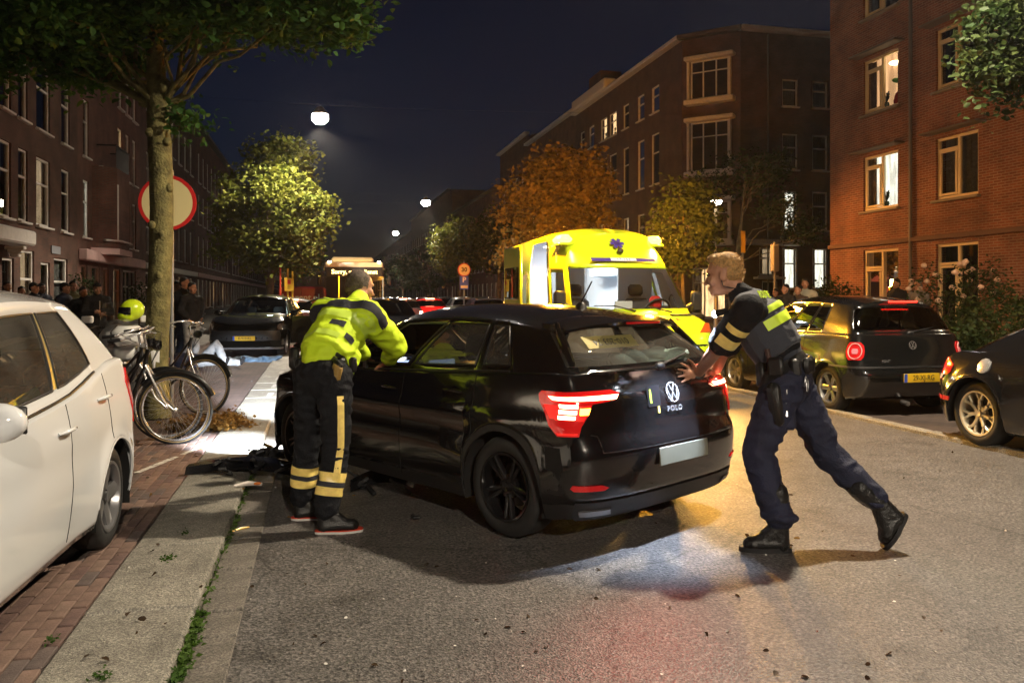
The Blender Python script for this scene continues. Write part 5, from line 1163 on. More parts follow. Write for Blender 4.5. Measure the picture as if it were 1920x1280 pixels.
    h0, h1 = Vector(c.rows[c.r_low + 2][Mh - 1]), Vector(c.rows[c.r_low + 4][Mh - 1]); hs = (h1 - h0).normalized(); hn = Vector((0, 1, 0)).cross(hs); tx = h0.lerp(h1, .72) + hn * .03; text('AMBULANCE', .15, M('lettering_dark', (.02, .02, .03), .5), t, frame_mat(tx, (0, 1, 0), hs), spacing=1.2)
    for sd in (-1, 1): kk = min(range(c.iA, Mh), key=lambda k: abs(c.rows[c.r_low + 4][k][1] - .60)); v0, v1 = (Vector((c.rows[c.r_low + q][kk][0], sd * c.rows[c.r_low + q][kk][1], c.rows[c.r_low + q][kk][2])) for q in (3, 5)); MB().box((0, 0, 0), (.34, .07, .02), bev=.006).build('bonnet_vent', TRIM, t, 30).matrix_local = frame_mat(v0.lerp(v1, .55) + Vector((.01, 0, .02)), (0, 1, 0), Vector(((v1 - v0).x, 0, (v1 - v0).z)))
    MB().tube([(3.84, .5, 1.26), (3.75, .2, 1.34), (3.80, -.25, 1.31)], [.012, .010, .006], 5).build('wiper', TRIM, t, 50); MB().tube([(3.84, -.1, 1.28), (3.72, -.4, 1.36), (3.68, -.72, 1.36)], [.012, .010, .006], 5).build('wiper', TRIM, t, 50)
    # cabin and treatment room
    seats(t, [2.75], .55, None, .75, M('amb_seat', (.05, .05, .06), .8)); MB().box((3.55, 0, 1.08), (.5, 1.7, .22), bev=.06).build('dashboard', DASHM, t, 40)
    MB().box((3.40, -.12, 1.30), (.04, .30, .26), bev=.01).build('notice_card', M('card_white', (.8, .8, .85), .5), t, 30)
    MB().box((3.20, .52, 1.40), (.12, .22, .22), bev=.05).build('red_bag', M('bag_red', (.7, .02, .02), .5), t, 40)
    w_ = MB().tube([(.21 * math.cos(k * math.pi / 12) * .5, .21 * math.sin(k * math.pi / 12), .21 * math.cos(k * math.pi / 12) * .85) for k in range(24)], .018, 7, closed=True); w_.build('steering_wheel', DASHM, t, 60, (3.2, .55, 1.28))
    wi = M('amb_white_interior', (.78, .80, .82), .5)
    MB().box((.75, 0, .62), (3.1, 1.75, .04)).build('cabin_floor', M('amb_floor', (.3, .32, .34), .5), t, 0); MB().box((.75, .84, 1.45), (2.9, .10, 1.6)).build('cabinet_wall', wi, t, 0)
    MB().box((2.30, .55, 1.62), (.04, .62, 1.5)).box((2.30, -.62, 1.62), (.04, .50, 1.5)).build('bulkhead', wi, t, 0); MB().box((1.2, .50, 1.15), (1.9, .5, .14), bev=.05).build('stretcher', M('stretcher_blue', (.10, .28, .5), .6), t, 40)
    MB().box((.9, .66, 2.05), (1.4, .3, .36), bev=.02).build('wall_cupboard', wi, t, 30); MB().box((1.5, .74, 1.60), (.3, .12, .3), bev=.02).build('monitor', M('monitor_teal', (.05, .4, .42), .5), t, 30)
    MB().box((.8, 0, 2.49), (2.4, .5, .02)).build('ceiling_light', emis('amb_ceiling', (.92, .95, 1), 10), t, 0)
    light('treatment_light', 'AREA', t, (1.2, 0, 2.46), 120, (.93, .96, 1), .8, (0, 0, 0))
    for sd in (-1, 1):
        l = light('beacon_flash', 'SPOT', t, (2.72, sd * .92, 2.46), 420, (1, .47, .04), .08, None, 104, .4); aim(l, (1, -.25, -.85))
        l = light('beacon_flash', 'SPOT', t, (2.30, sd * .95, 2.66), 9000, (1, .34, .015), .08, None, 50, 1.0); aim(l, (-1, sd * .10 + .25, .12))
        light('beacon_flash', 'POINT', t, (2.42, sd * 1.02, 2.62), 300, (1, .36, .02), .06)
    l = light('headlight_beam', 'SPOT', t, (4.66, .74, .90), 300, (1, .52, .12), .06, None, 96, 1.0); aim(l, (1, -.22, .02))
    return t
amb = build_amb()
# ================================================================== people
from mathutils.bvhtree import BVHTree
def blob(name, mb, mats, vox=.012, sm=4, wr=0., wf=9., seed=0):
    me = bpy.data.meshes.new(name); me.from_pydata(mb.v, [], mb.f); o = bpy.data.objects.new(name, me); COL.objects.link(o)
    b = bmesh.new(); b.from_mesh(me); bmesh.ops.recalc_face_normals(b, faces=b.faces); b.to_mesh(me); b.free()
    m = o.modifiers.new('r', 'REMESH'); m.mode = 'VOXEL'; m.voxel_size = vox
    if sm: q = o.modifiers.new('s', 'SMOOTH'); q.factor = .5; q.iterations = sm
    r = bpy.data.meshes.new_from_object(o.evaluated_get(bpy.context.evaluated_depsgraph_get())); bpy.data.objects.remove(o); bpy.data.meshes.remove(me)
    if wr:
        n = len(r.vertices); co = np.empty(n * 3, np.float32); no = np.empty(n * 3, np.float32); r.vertices.foreach_get('co', co); r.vertices.foreach_get('normal', no)
        co = co.reshape(-1, 3); no = no.reshape(-1, 3); off = Vector((seed * 3.1, seed * 1.7, 0)); d = np.empty(n)
        for i in range(n):
            p = Vector((co[i][0], co[i][1], co[i][2] * 1.7)) * wf + off; d[i] = 1 - 2 * abs(noise.noise(p)) * 1.4 + .5 * noise.noise(p * 2.3)
        co += no * (d * wr)[:, None]; r.vertices.foreach_set('co', co.ravel())
    r.name = name; r.materials.clear()
    for m_ in (mats if isinstance(mats, (list, tuple)) else [mats]): r.materials.append(m_)
    r.polygons.foreach_set('use_smooth', [True] * len(r.polygons)); r.update(); return r
def limb(mb, pts, rs, flat=None, n=14):
    """rounded tapered limb through joints"""
    pts = [Vector(p) for p in pts]
    if not isinstance(rs, (list, tuple)): rs = [rs] * len(pts)
    P = []; Q = []
    for i in range(len(pts) - 1):
        for k in range(4): P.append(pts[i].lerp(pts[i + 1], k / 4)); Q.append(lerp(rs[i], rs[i + 1], k / 4))
    P.append(pts[-1]); Q.append(rs[-1]); mb.tube(P, Q, n, flat=flat)
    for p, r_ in ((pts[0], rs[0]), (pts[-1], rs[-1])):
        if flat: mb.ell(p, (r_ * .8,) * 3, None, 10, 6)
        else: mb.ell(p, (r_,) * 3, None, 12, 8)
def basis(f, u):
    f = Vector(f).normalized(); u = Vector(u); u = (u - f * u.dot(f)).normalized(); l = u.cross(f); return Matrix((f, l, u)).transposed()
def head(mb, c, f, u=(0, 0, 1), s=1.0):
    B = basis(f, u); c = Vector(c)
    def E(x, y, z, a, b, d, rot=None): mb.ell(c + B @ Vector((x, y, z)) * s, (a * s, b * s, d * s), B if rot is None else B @ rot, 16, 12)
    E(-.010, 0, .035, .100, .077, .085); E(.012, 0, -.02, .080, .068, .095); E(.030, 0, -.075, .058, .052, .045); E(.066, 0, -.100, .022, .028, .018)
    E(.080, 0, .030, .016, .052, .014); E(.096, 0, -.022, .013, .012, .026, Matrix.Rotation(-.35, 3, 'Y')); E(.108, 0, -.040, .014, .016, .012)
    E(.086, 0, -.068, .014, .024, .007); E(.083, 0, -.080, .014, .021, .008)
    for q in (1, -1): E(-.005, q * .076, -.008, .022, .010, .033); E(.060, q * .045, -.03, .025, .025, .03)
    return B
def eyes(parent, c, f, u=(0, 0, 1), s=1.0):
    B = basis(f, u); mb = MB()
    for q in (1, -1): mb.ell(Vector(c) + B @ Vector((.083, q * .032, .010)) * s, (.012 * s,) * 3, None, 8, 6)
    mb.build('eyes', M('eye', (.05, .035, .03), .2), parent, 60)
def hand(mb, w, d, pn, side=1, spread=.25, curl=.1, s=1.0, thumb=.9):
    """w wrist, d pointing direction, pn palm normal, side +1: thumb to +lateral"""
    d = Vector(d).normalized(); pn = Vector(pn); pn = (pn - d * pn.dot(d)).normalized(); l = pn.cross(d) * side; w = Vector(w)
    limb(mb, [w, w + d * .035 * s, w + d * .085 * s], [.024 * s, .033 * s, .034 * s], (pn, .5)); mb.ell(w + d * .06 * s, (.034 * s, .034 * s, .03 * s), basis(d, pn) @ Matrix.Diagonal((1, 1, .55)))
    for k, (off, ln) in enumerate(((.034, .070), (.012, .080), (-.011, .074), (-.032, .058))):
        b = w + d * (.085 - abs(off) * .25) * s + l * off * s; fd = (d + l * (off / .034) * spread).normalized(); p1 = b + fd * ln * .5 * s + pn * curl * .02 * s; p2 = b + fd * ln * s + pn * curl * .06 * s
        limb(mb, [b, p1, p2], [.0095 * s, .0088 * s, .0072 * s], None, 8)
    b = w + d * .03 * s + l * .03 * s; td = (d * .6 + l * thumb).normalized(); limb(mb, [b, b + td * .04 * s, b + (td + d * .35).normalized() * .075 * s], [.013 * s, .0105 * s, .008 * s], None, 8)
def ring_band(bvh, p0, p1, r_out=.5, a0=0, a1=360, ref=(0, -1, 0), off=.004, n=40, m=4, th=.003):
    """a band of cloth round a limb between p0 and p1, laid on the surface in bvh"""
    p0, p1 = Vector(p0), Vector(p1); ax = (p1 - p0).normalized(); e1 = Vector(ref); e1 = (e1 - ax * e1.dot(ax)).normalized(); e2 = ax.cross(e1); G = []
    for j in range(m):
        c = p0.lerp(p1, j / (m - 1)); row = []
        for k in range(n):
            an = R(lerp(a0, a1, k / (n - 1))); d = e1 * math.cos(an) + e2 * math.sin(an); h = bvh.ray_cast(c + d * r_out, -d)
            row.append((h[0] + d * off) if h[0] is not None and (h[0] - c).length < r_out else None)
        G.append(row)
    mb = MB(); ids = {}
    for j in range(m):
        for k in range(n):
            if G[j][k] is not None: ids[(j, k)] = len(mb.v); mb.v.append(tuple(G[j][k]))
    for j in range(m - 1):
        for k in range(n - 1):
            q = [(j, k), (j, k + 1), (j + 1, k + 1), (j + 1, k)]
            if all(x in ids for x in q):
                if max((Vector(mb.v[ids[q[i]]]) - Vector(mb.v[ids[q[(i + 1) % 4]]])).length for i in range(4)) < .09: mb.f.append(tuple(ids[x] for x in q)); mb.m.append(0)
    return mb
def strip(bvh, pts, outs, width, off=.005, m=4, r_out=.4):
    """a strip along a path of axis points, seen from direction outs"""
    rows = []; pts = [Vector(p) for p in pts]
    for i, p in enumerate(pts):
        t = (pts[min(i + 1, len(pts) - 1)] - pts[max(i - 1, 0)]).normalized(); o = Vector(outs[i] if isinstance(outs[0], (list, tuple, Vector)) else outs).normalized(); w = t.cross(o).normalized(); row = []
        for k in range(m):
            q = p + w * width * (k / (m - 1) - .5); h = bvh.ray_cast(q + o * r_out, -o); row.append(h[0] + o * off if h[0] is not None else None)
        rows.append(row)
    mb = MB()
    for a, b in zip(rows, rows[1:]):
        for k in range(m - 1):
            q = [a[k], a[k + 1], b[k + 1], b[k]]
            if all(x is not None for x in q) and max((q[i] - q[(i + 1) % 4]).length for i in range(4)) < .15: mb.quad(*q)
    return mb
def strands(ho, flow, ln, n, mat, seed):
    """short hair strands growing from a hair shell"""
    r = random.Random(seed); me = ho.data; mb = MB(); ps = me.polygons
    for _ in range(n):
        p = ps[r.randrange(len(ps))]; c = p.center; nn = p.normal; d = (nn * r.uniform(.10, .35) + flow * r.uniform(.8, 1.1) + Vector((r.gauss(0, .14), r.gauss(0, .14), r.gauss(0, .14)))).normalized(); L = ln * r.uniform(.6, 1.3); w = d.cross(nn).normalized() * .0011; a = c - nn * .002; m_ = c + d * L * .5 + nn * .001; e = c + d * L
        mb.add([a - w, a + w, m_ + w * .8, m_ - w * .8, e], [(0, 1, 2, 3), (3, 2, 4)])
    o = mb.build('hair_strands', mat, ho, 0, recalc=False); o['kind'] = 'stuff'; return o
def bvh_of(me): return BVHTree.FromPolygons([v.co[:] for v in me.vertices], [p.vertices[:] for p in me.polygons])
SKIN = M('skin', (.52, .26, .16), .5, spec=.4, var=.10, vscale=30); SKIN2 = M('skin_tan', (.36, .19, .12), .5, var=.1, vscale=30)
HAIRB = M('hair_blond', (.62, .36, .13), .6, var=.35, vscale=60, bump=.6, bscale=180); HAIRG = M('hair_grey', (.12, .09, .07), .7, var=.4, vscale=80, bump=.6, bscale=200); HAIRD = M('hair_dark', (.012, .010, .009), .6, var=.4, vscale=60, bump=.6, bscale=160)
HIVIS = M('hivis_yellow', (.66, .90, .02), .7, var=.08, vscale=5, bump=.25, bscale=70); NAVY = M('uniform_black', (.008, .009, .012), .85, var=.3, vscale=6, bump=.35, bscale=90, spec=.25)
REFL = M('reflective_tape', (.95, .70, .20), .35, var=.12, vscale=30); BANDD = M('band_dark', (.02, .022, .03), .8); LEATH = M('black_leather', (.010, .010, .010), .38, bump=.25, bscale=120); VESTM = M('vest_grey', (.035, .04, .055), .8, bump=.3, bscale=150, sheen=.2); TROUSB = M('trouser_bluelit', (.010, .013, .036), .8, var=.25, vscale=7, bump=.3, bscale=80)  # trouser blue stands in for bluish light on the trailing leg
SOLE = M('sole_red', (.6, .05, .02), .5); SOLEW = M('sole_white', (.6, .58, .55), .5)
def boot(mb, heel, toe, ankle, sole_n=None, s=1.0, shaft=.14):
    h, t, a = Vector(heel), Vector(toe), Vector(ankle); up = Vector((0, 0, 1)) if sole_n is None else Vector(sole_n).normalized()
    f = (t - h).normalized(); up = (up - f * up.dot(f)).normalized(); m_ = h.lerp(t, .55)
    limb(mb, [h + f * .045 + up * .045, m_ + up * .050, t - f * .05 + up * .040], [.046 * s, .050 * s, .046 * s], (up, .9))
    limb(mb, [h + f * .05 + up * .04, a, a + (a - (h + f * .05)).normalized() * shaft * .5 + up * shaft * .5], [.046 * s, .052 * s, .060 * s]); limb(mb, [a, m_ + up * .06], [.05 * s, .045 * s])
def sole(parent, heel, toe, mat, up=(0, 0, 1), w=.046, th=.022):
    h, t = Vector(heel), Vector(toe); f = (t - h).normalized(); up = Vector(up); up = (up - f * up.dot(f)).normalized(); l = up.cross(f); L = (t - h).length; pts = []
    for k in range(24):
        a = 2 * math.pi * k / 24; x = L / 2 + (L / 2 + .012) * math.cos(a); y = (w + .008) * (abs(math.sin(a)) ** .7) * (1 if math.sin(a) >= 0 else -1) * (.82 if x < L * .45 else 1); pts.append((x, y))
    MB().prism(pts, lambda u, v, d: h + f * u + l * v + up * d, .0, th).build('sole', mat, parent, 40)
# ------------------------------------------------------------------ officer in the yellow jacket leaning in at the driver's window
def officer_one():
    base = c2w(-1.22, 5.3); t = thing('person', 'officer in yellow high visibility jacket leaning in at the dark car window', 'person', base)
    def J(X, Z, z): return c2w(X, Z, z) - base
    rt = c2w(.87, -.5) ; fwd = c2w(.5, .87)
    pel, wst, chs, nck, hd = J(-1.25, 5.36, .97), J(-1.235, 5.44, 1.13), J(-1.16, 5.66, 1.33), J(-1.10, 5.82, 1.455), J(-1.11, 5.93, 1.565)
    sR, sL = chs + rt * .185 + Vector((0, 0, .045)), chs - rt * .185 + Vector((0, 0, .05)); eR, hR = J(-.83, 5.84, 1.14), J(-.93, 6.03, 1.01); eL, hL = J(-1.20, 6.08, 1.14), J(-1.12, 6.20, 1.04)
    kR, aR_, kL, aL_ = J(-1.135, 5.24, .54), J(-1.185, 5.17, .13), J(-1.375, 5.46, .52), J(-1.42, 5.48, .13); hpR, hpL = pel + rt * .095, pel - rt * .095
    toeR, heelR, toeL, heelL = J(-.965, 5.20, .0), J(-1.24, 5.14, .0), J(-1.20, 5.52, .0), J(-1.475, 5.45, .0)
    hf = (c2w(.80, .58)).normalized() - Vector((0, 0, .12))
    b = MB(); limb(b, [pel, wst, chs], [.12, .115, .14]); limb(b, [chs, nck, hd], [.1, .058, .055])
    for a, e, h in ((sR, eR, hR), (sL, eL, hL)): limb(b, [a, e, h], [.05, .04, .030])
    for h, k, a in ((hpR, kR, aR_), (hpL, kL, aL_)): limb(b, [h, k, a], [.08, .055, .04])
    head(b, hd, hf); hand(b, hR, J(-1.0, 6.13, .96) - hR, Vector((0, 0, -1)), 1, .25, .5, 1.12); hand(b, hL, (hL - eL), Vector((0, 0, -1)), -1, .2, .6)
    body = put('body', blob('body', b, SKIN, .0065, 3), t); eyes(body, hd, hf)
    q = MB(); B = basis(hf, (0, 0, 1))
    for (x, y, z, a_, b_, c_) in ((-.020, 0, .050, .094, .0815, .080), (-.050, 0, .0, .066, .079, .07), (-.012, .068, .02, .045, .016, .05), (-.012, -.068, .02, .045, .016, .05)): q.ell(hd + B @ Vector((x, y, z)), (a_, b_, c_), B, 14, 10)
    ho = put('hair', blob('hair', q, HAIRG, .008, 2, .0025, 60), body); strands(ho, B @ Vector((-.4, 0, -.3)), .012, 1100, HAIRG, 1)
    tr = MB(); limb(tr, [wst - Vector((0, 0, .03)), pel], [.155, .165], (fwd, .86)); limb(tr, [pel - rt * .03, hpL + Vector((0, 0, -.05))], [.14, .12]); limb(tr, [pel + rt * .03, hpR + Vector((0, 0, -.05))], [.14, .12])
    for h, k, a in ((hpR, kR, aR_), (hpL, kL, aL_)): limb(tr, [h, h.lerp(k, .5), k, k.lerp(a, .45), a + Vector((0, 0, .02))], [.125, .108, .088, .084, .078])
    tm = blob('trousers', tr, NAVY, .011, 4, .008, 10, 1); trs = put('trousers', tm, t); bv = bvh_of(tm)
    for k, a, rf in ((kR, aR_, rt), (kL, aL_, rt)):
        for q0, q1, mt in ((.40, .54, REFL), (.54, .62, BANDD), (.62, .75, REFL)):
            ring_band(bv, k.lerp(a, q0), k.lerp(a, q1), .135, 0, 360, rf).build('shin_band', mt, trs, 60)
    outv = rt * .8 - fwd * .45; pts = [hpR.lerp(kR, q / 8) for q in range(2, 9)] + [kR.lerp(aR_, q / 8) for q in range(1, 5)]; strip(bv, pts, outv, .045).build('side_stripe', REFL, trs, 60)
    bt = MB(); boot(bt, heelR, toeR, aR_); m_ = blob('boots', bt, LEATH, .008, 3); o = put('boot', m_, t); sole(o, heelR, toeR, SOLEW, th=.014); sole(o, heelR + Vector((0, 0, .0145)), toeR + Vector((0, 0, .0145)), SOLE, th=.006)
    bt = MB(); boot(bt, heelL, toeL, aL_); m_ = blob('boots', bt, LEATH, .008, 3); o = put('boot', m_, t); sole(o, heelL, toeL, SOLEW, th=.014); sole(o, heelL + Vector((0, 0, .0145)), toeL + Vector((0, 0, .0145)), SOLE, th=.006)
    jk = MB(); up = (chs - wst).normalized()
    limb(jk, [wst - up * .06, wst.lerp(chs, .5), chs, chs.lerp(nck, .45)], [.185, .195, .19, .13], (fwd, .85)); limb(jk, [sL, chs, sR], [.105, .16, .105]); limb(jk, [chs.lerp(nck, .5), nck.lerp(hd, .12)], [.10, .074])
    for a, e, h in ((sR, eR, hR), (sL, eL, hL)): limb(jk, [a, a.lerp(e, .5), e, e.lerp(h, .5), e.lerp(h, .78)], [.108, .096, .082, .070, .056])
    limb(jk, [wst - up * .05 + fwd * .14 + rt * .10, wst - up * .17 + fwd * .15 + rt * .12], [.07, .05])     # hanging open front flap
    jm = blob('jacket', jk, HIVIS, .011, 4, .009, 8, 2); jo = put('jacket', jm, t); jb = bvh_of(jm)
    ring_band(jb, wst.lerp(chs, .86), wst.lerp(chs, 1.10), .45, -115, 115, -fwd, .004, 60, 5).build('back_band', BANDD, jo, 60); ring_band(jb, chs.lerp(nck, .40), chs.lerp(nck, .48), .45, -100, 100, -fwd, .004, 60, 3).build('back_band', BANDD, jo, 60)
    ring_band(jb, wst.lerp(chs, .30), wst.lerp(chs, .46), .45, 28, 60, -fwd, .004, 12, 4).build('back_patch', BANDD, jo, 60); ring_band(jb, wst.lerp(chs, .10), wst.lerp(chs, .24), .45, 70, 95, -fwd, .004, 12, 4).build('back_patch', BANDD, jo, 60)
    ring_band(jb, wst.lerp(chs, .55), wst.lerp(chs, .78), .45, -100, 115, -fwd, .0035, 50, 4).build('reflective_band', M('tape_lime', (.62, .85, .10), .35), jo, 60)
    ring_band(jb, wst.lerp(chs, -.02), wst.lerp(chs, .12), .45, -100, 60, -fwd, .0035, 50, 4).build('reflective_band', MATS['tape_lime'], jo, 60)
    blt = ring_band(bv, wst - up * .10, wst - up * .05, .4, 0, 360, rt, .010, 40, 3).build('belt', LEATH, t, 60)
    # holster on the near hip, pouches
    hp = hpR + rt * .06 - fwd * .05; o = MB().box(hp + Vector((0, 0, -.0)), (.055, .10, .20), Matrix.Rotation(PRZ * 0 + .4, 3, 'Z') @ Matrix.Rotation(.25, 3, 'X'), bev=.018).build('holster', M('holster_tan', (.30, .19, .05), .4), t, 40)
    MB().box(hp + Vector((0, 0, .10)) + fwd * .01, (.04, .14, .05), Matrix.Rotation(.4, 3, 'Z') @ Matrix.Rotation(.35, 3, 'X'), bev=.014).build('pistol_grip', LEATH, o, 40)
    for k, (dx, dz) in enumerate(((-.20, .02), (-.15, -.05))): MB().box(pel + rt * dx - fwd * .06 + Vector((0, 0, dz + .10)), (.06, .075, .15), .3, bev=.018).build('belt_pouch', LEATH, t, 40)
    MB().box(pel + rt * .17 + fwd * .10 + Vector((0, 0, .08)), (.05, .05, .10), .3, bev=.014).build('belt_torch', LEATH, t, 40)
    MB().box(hL + Vector((0, 0, -.02)), (.02, .08, .13), .3, bev=.006).build('phone', DARKP, t, 30)
    return t
officer_one()
# ------------------------------------------------------------------ officer pushing at the tailgate
def officer_two():
    base = c2w(1.62, 4.85); t = thing('person', 'officer with dark vest and yellow shoulder bars pushing the car from behind', 'person', base)
    def J(X, Z, z): return c2w(X, Z, z) - base
    f = c2w(-.86, .51); lf = c2w(-.51, -.86); UPV = Vector((0, 0, 1))
    pel, wst, chs, nck, hd = J(1.68, 4.95, .985), J(1.655, 4.97, 1.13), J(1.515, 5.02, 1.375), J(1.43, 5.06, 1.515), J(1.33, 5.10, 1.635)
    sL, sR = chs + lf * .185 + Vector((0, 0, .05)), chs - lf * .185 + Vector((0, 0, .05)); eL, wL, tL = J(1.27, 5.06, 1.165), J(1.165, 5.27, .975), J(1.04, 5.33, .985); eR, wR = J(1.42, 5.38, 1.17), J(1.22, 5.45, .99)
    hpL, hpR = pel + lf * .09, pel - lf * .09
    PM = Matrix.Translation(ploc) @ Matrix.Rotation(PRZ, 4, 'Z')
    def hatch(y, z, off):                                               # a point on the tailgate, y metres to the car's right of its middle
        a = min((q / 200 - 1 for q in range(200)), key=lambda q: abs(pol.outl(q, z)[1] - y)); return PM @ pol.sp(a, z, -1, off) - base
    wL = hatch(.33, .965, .055); tL = hatch(.14, .995, .018); wR = hatch(.58, .97, .06)
    kL, aL_ = J(1.475, 4.86, .565), J(1.575, 4.78, .14); kR, aR_ = J(1.93, 4.93, .53), J(2.185, 4.82, .27)       # planted leg, trailing leg
    heelL, toeL = J(1.635, 4.77, 0), J(1.355, 4.80, 0); heelR, toeR = J(2.335, 4.80, .205), J(2.215, 4.80, .012 - .0)
    hf = (c2w(-.93, .36)) - Vector((0, 0, .10))
    b = MB(); limb(b, [pel, wst, chs], [.12, .115, .14]); limb(b, [chs, nck, hd], [.1, .060, .058])
    limb(b, [sL, sL.lerp(eL, .5), eL, eL.lerp(wL, .35), wL], [.056, .054, .046, .046, .031]); limb(b, [sR, eR, wR], [.055, .044, .030])
    for h, k, a in ((hpR, kR, aR_), (hpL, kL, aL_)): limb(b, [h, k, a], [.08, .055, .04])
    head(b, hd, hf, s=1.06); rear_n = -fw.normalized() * -1
    hand(b, wL, tL - wL, fw, 1, .38, .0, 1.12, .9); hand(b, wR, hatch(.42, 1.0, .02) - wR, fw, -1, .3, .05)
    body = put('body', blob('body', b, SKIN, .0065, 3), t); eyes(body, hd, hf, s=1.06)
    q = MB(); B = basis(hf, (0, 0, 1)) 
    for (x, y, z, a_, b_, c_) in ((-.020, 0, .062, .094, .0785, .072), (.035, 0, .100, .052, .055, .030), (-.050, 0, .012, .064, .0775, .068)): q.ell(hd + B @ Vector((x, y, z)) * 1.06, (a_ * 1.06, b_ * 1.06, c_ * 1.06), B, 14, 10)
    ho = put('hair', blob('hair', q, HAIRB, .008, 2, .004, 55), body); strands(ho, B @ Vector((-.95, .12, -.05)), .020, 1900, HAIRB, 2)
    tr = MB(); limb(tr, [wst - UPV * .02, pel], [.15, .165], (f, .85)); limb(tr, [pel + lf * .03, hpL - UPV * .04], [.145, .125]); limb(tr, [pel - lf * .03, hpR - UPV * .04], [.145, .125])
    limb(tr, [hpL, hpL.lerp(kL, .5), kL, kL.lerp(aL_, .5), aL_ + UPV * .06], [.125, .112, .094, .088, .080]); limb(tr, [hpR, hpR.lerp(kR, .5), kR, kR.lerp(aR_, .5), kR.lerp(aR_, .9)], [.122, .108, .090, .083, .074])
    mb_ = aL_ + UPV * .07; tr.tube([mb_ + Vector((.085 * math.cos(k * math.pi / 8), .085 * math.sin(k * math.pi / 8), .01 * math.sin(k * 2))) for k in range(16)], .022, 8, closed=True)
    tm = blob('trousers', tr, TROUSB, .011, 4, .009, 9, 3); trs = put('trousers', tm, t); bv = bvh_of(tm)
    p_ = MB().box(hpL.lerp(kL, .42) + lf * .085 + c2w(.08, .02), (.05, .16, .20), Matrix.Rotation(TH + 1.2, 3, 'Z') @ Matrix.Rotation(.2, 3, 'Y'), bev=.02).build('cargo_pocket', TROUSB, trs, 40)
    bt = MB(); boot(bt, heelL, toeL, aL_, None, 1.08, .2); o = put('boot', blob('boots', bt, LEATH, .008, 3, .002, 30), t); sole(o, heelL, toeL, TRIM, th=.028, w=.05)
    sn = Vector((0, 0, 1)); sn = c2w(-.80, 0, 0) * 1.0 + UPV * .5
    bt = MB(); boot(bt, heelR, toeR, aR_, sn, 1.08, .15); o = put('boot', blob('boots', bt, LEATH, .008, 3, .002, 30), t); sole(o, heelR, toeR, TRIM, sn, th=.028, w=.05)
    sh = MB(); limb(sh, [wst, wst.lerp(chs, .5), chs], [.15, .16, .165], (f, .85)); limb(sh, [sL, chs, sR], [.09, .14, .09]); limb(sh, [chs, nck.lerp(hd, .10)], [.11, .072])
    limb(sh, [sL, sL.lerp(eL, .5), sL.lerp(eL, .80)], [.094, .088, .082]); limb(sh, [sR, sR.lerp(eR, .95)], [.09, .08])
    sm_ = blob('shirt', sh, NAVY, .011, 4, .006, 9, 4); so = put('shirt', sm_, t); sb = bvh_of(sm_)
    ring_band(sb, sL.lerp(eL, .30), sL.lerp(eL, .42), .25, -150, 120, -f, .004, 40, 3).build('sleeve_band', REFL, so, 60); ring_band(sb, sL.lerp(eL, .55), sL.lerp(eL, .76), .25, -150, 120, -f, .004, 40, 4).build('sleeve_band', REFL, so, 60)
    vs_ = MB(); up = (chs - wst).normalized(); limb(vs_, [wst + up * .03, wst.lerp(chs, .5), chs, chs.lerp(nck, .35)], [.172, .185, .185, .125], (f, .88)); limb(vs_, [chs + lf * .12 + up * .07, chs + up * .06, chs - lf * .12 + up * .07], [.085, .13, .085])
    vm = blob('vest', vs_, VESTM, .011, 4, .004, 7, 5); vo = put('vest', vm, t); vb = bvh_of(vm)
    HV = M('bar_lime', (.70, .95, .05), .5)
    for q0, q1 in ((.62, .84), (.94, 1.08)): ring_band(vb, wst.lerp(chs, q0) , wst.lerp(chs, q1), .45, -70, 62, -f, .005, 44, 4).build('shoulder_bar', HV, vo, 60)
    n0 = (-f * .80 + up * .52 + lf * .25).normalized(); h = vb.ray_cast(wst.lerp(chs, 1.23) + n0 * .5, -n0)
    if h[0] is not None:
        n_ = h[1]; text('POLITIE', .072, HV, vo, frame_mat(h[0] + n_ * .012, (lf * -1).cross(UPV).cross(UPV) if False else -lf, up), spacing=1.05, shear=.15, ext=.002)
    # belt with pouches, baton, handcuffs, keys
    bp = wst - up * .05; blt = ring_band(bv, bp - up * .03, bp + up * .03, .4, 0, 360, -f, .014, 40, 3).build('duty_belt', LEATH, t, 60)
    bo = bvh_of(tm)
    for an, sz, dz in ((-95, (.05, .10, .13), -.01), (-60, (.05, .07, .15), -.03), (-25, (.045, .08, .10), .0), (20, (.045, .08, .11), 0), (60, (.05, .08, .12), 0), (-130, (.055, .07, .16), -.06)):
        d = Matrix.Rotation(R(an), 3, 'Z') @ (-f); h = bo.ray_cast(bp + d * .5, -d); p = (h[0] if h[0] is not None else bp + d * .15) + d * .022 + UPV * dz; o = MB().box((0, 0, 0), sz, None, bev=.018).build('belt_pouch', LEATH, t, 40); o.matrix_local = Matrix.Translation(p) @ Matrix.Rotation(math.atan2(d.y, d.x), 4, 'Z') @ Matrix.Rotation(.12, 4, 'X')
    d = Matrix.Rotation(R(-112), 3, 'Z') @ (-f); MB().tube([bp + d * .20 + UPV * .10, bp + d * .19 - UPV * .18 - f * .06], [.016, .018], 10).build('baton', M('baton_brown', (.05, .022, .015), .4), t, 50)
    d = Matrix.Rotation(R(-42), 3, 'Z') @ (-f); p = bp + d * .185 - UPV * .09; cf = MB()
    for k in range(2): cf.tube([p + d * .012 * k + Vector((lf.x * .028 * math.cos(q * math.pi / 10), lf.y * .028 * math.cos(q * math.pi / 10), .035 * math.sin(q * math.pi / 10) - .02 * k)) for q in range(20)], .005, 6, closed=True)
    cf.build('handcuffs', CHROME, t, 50)
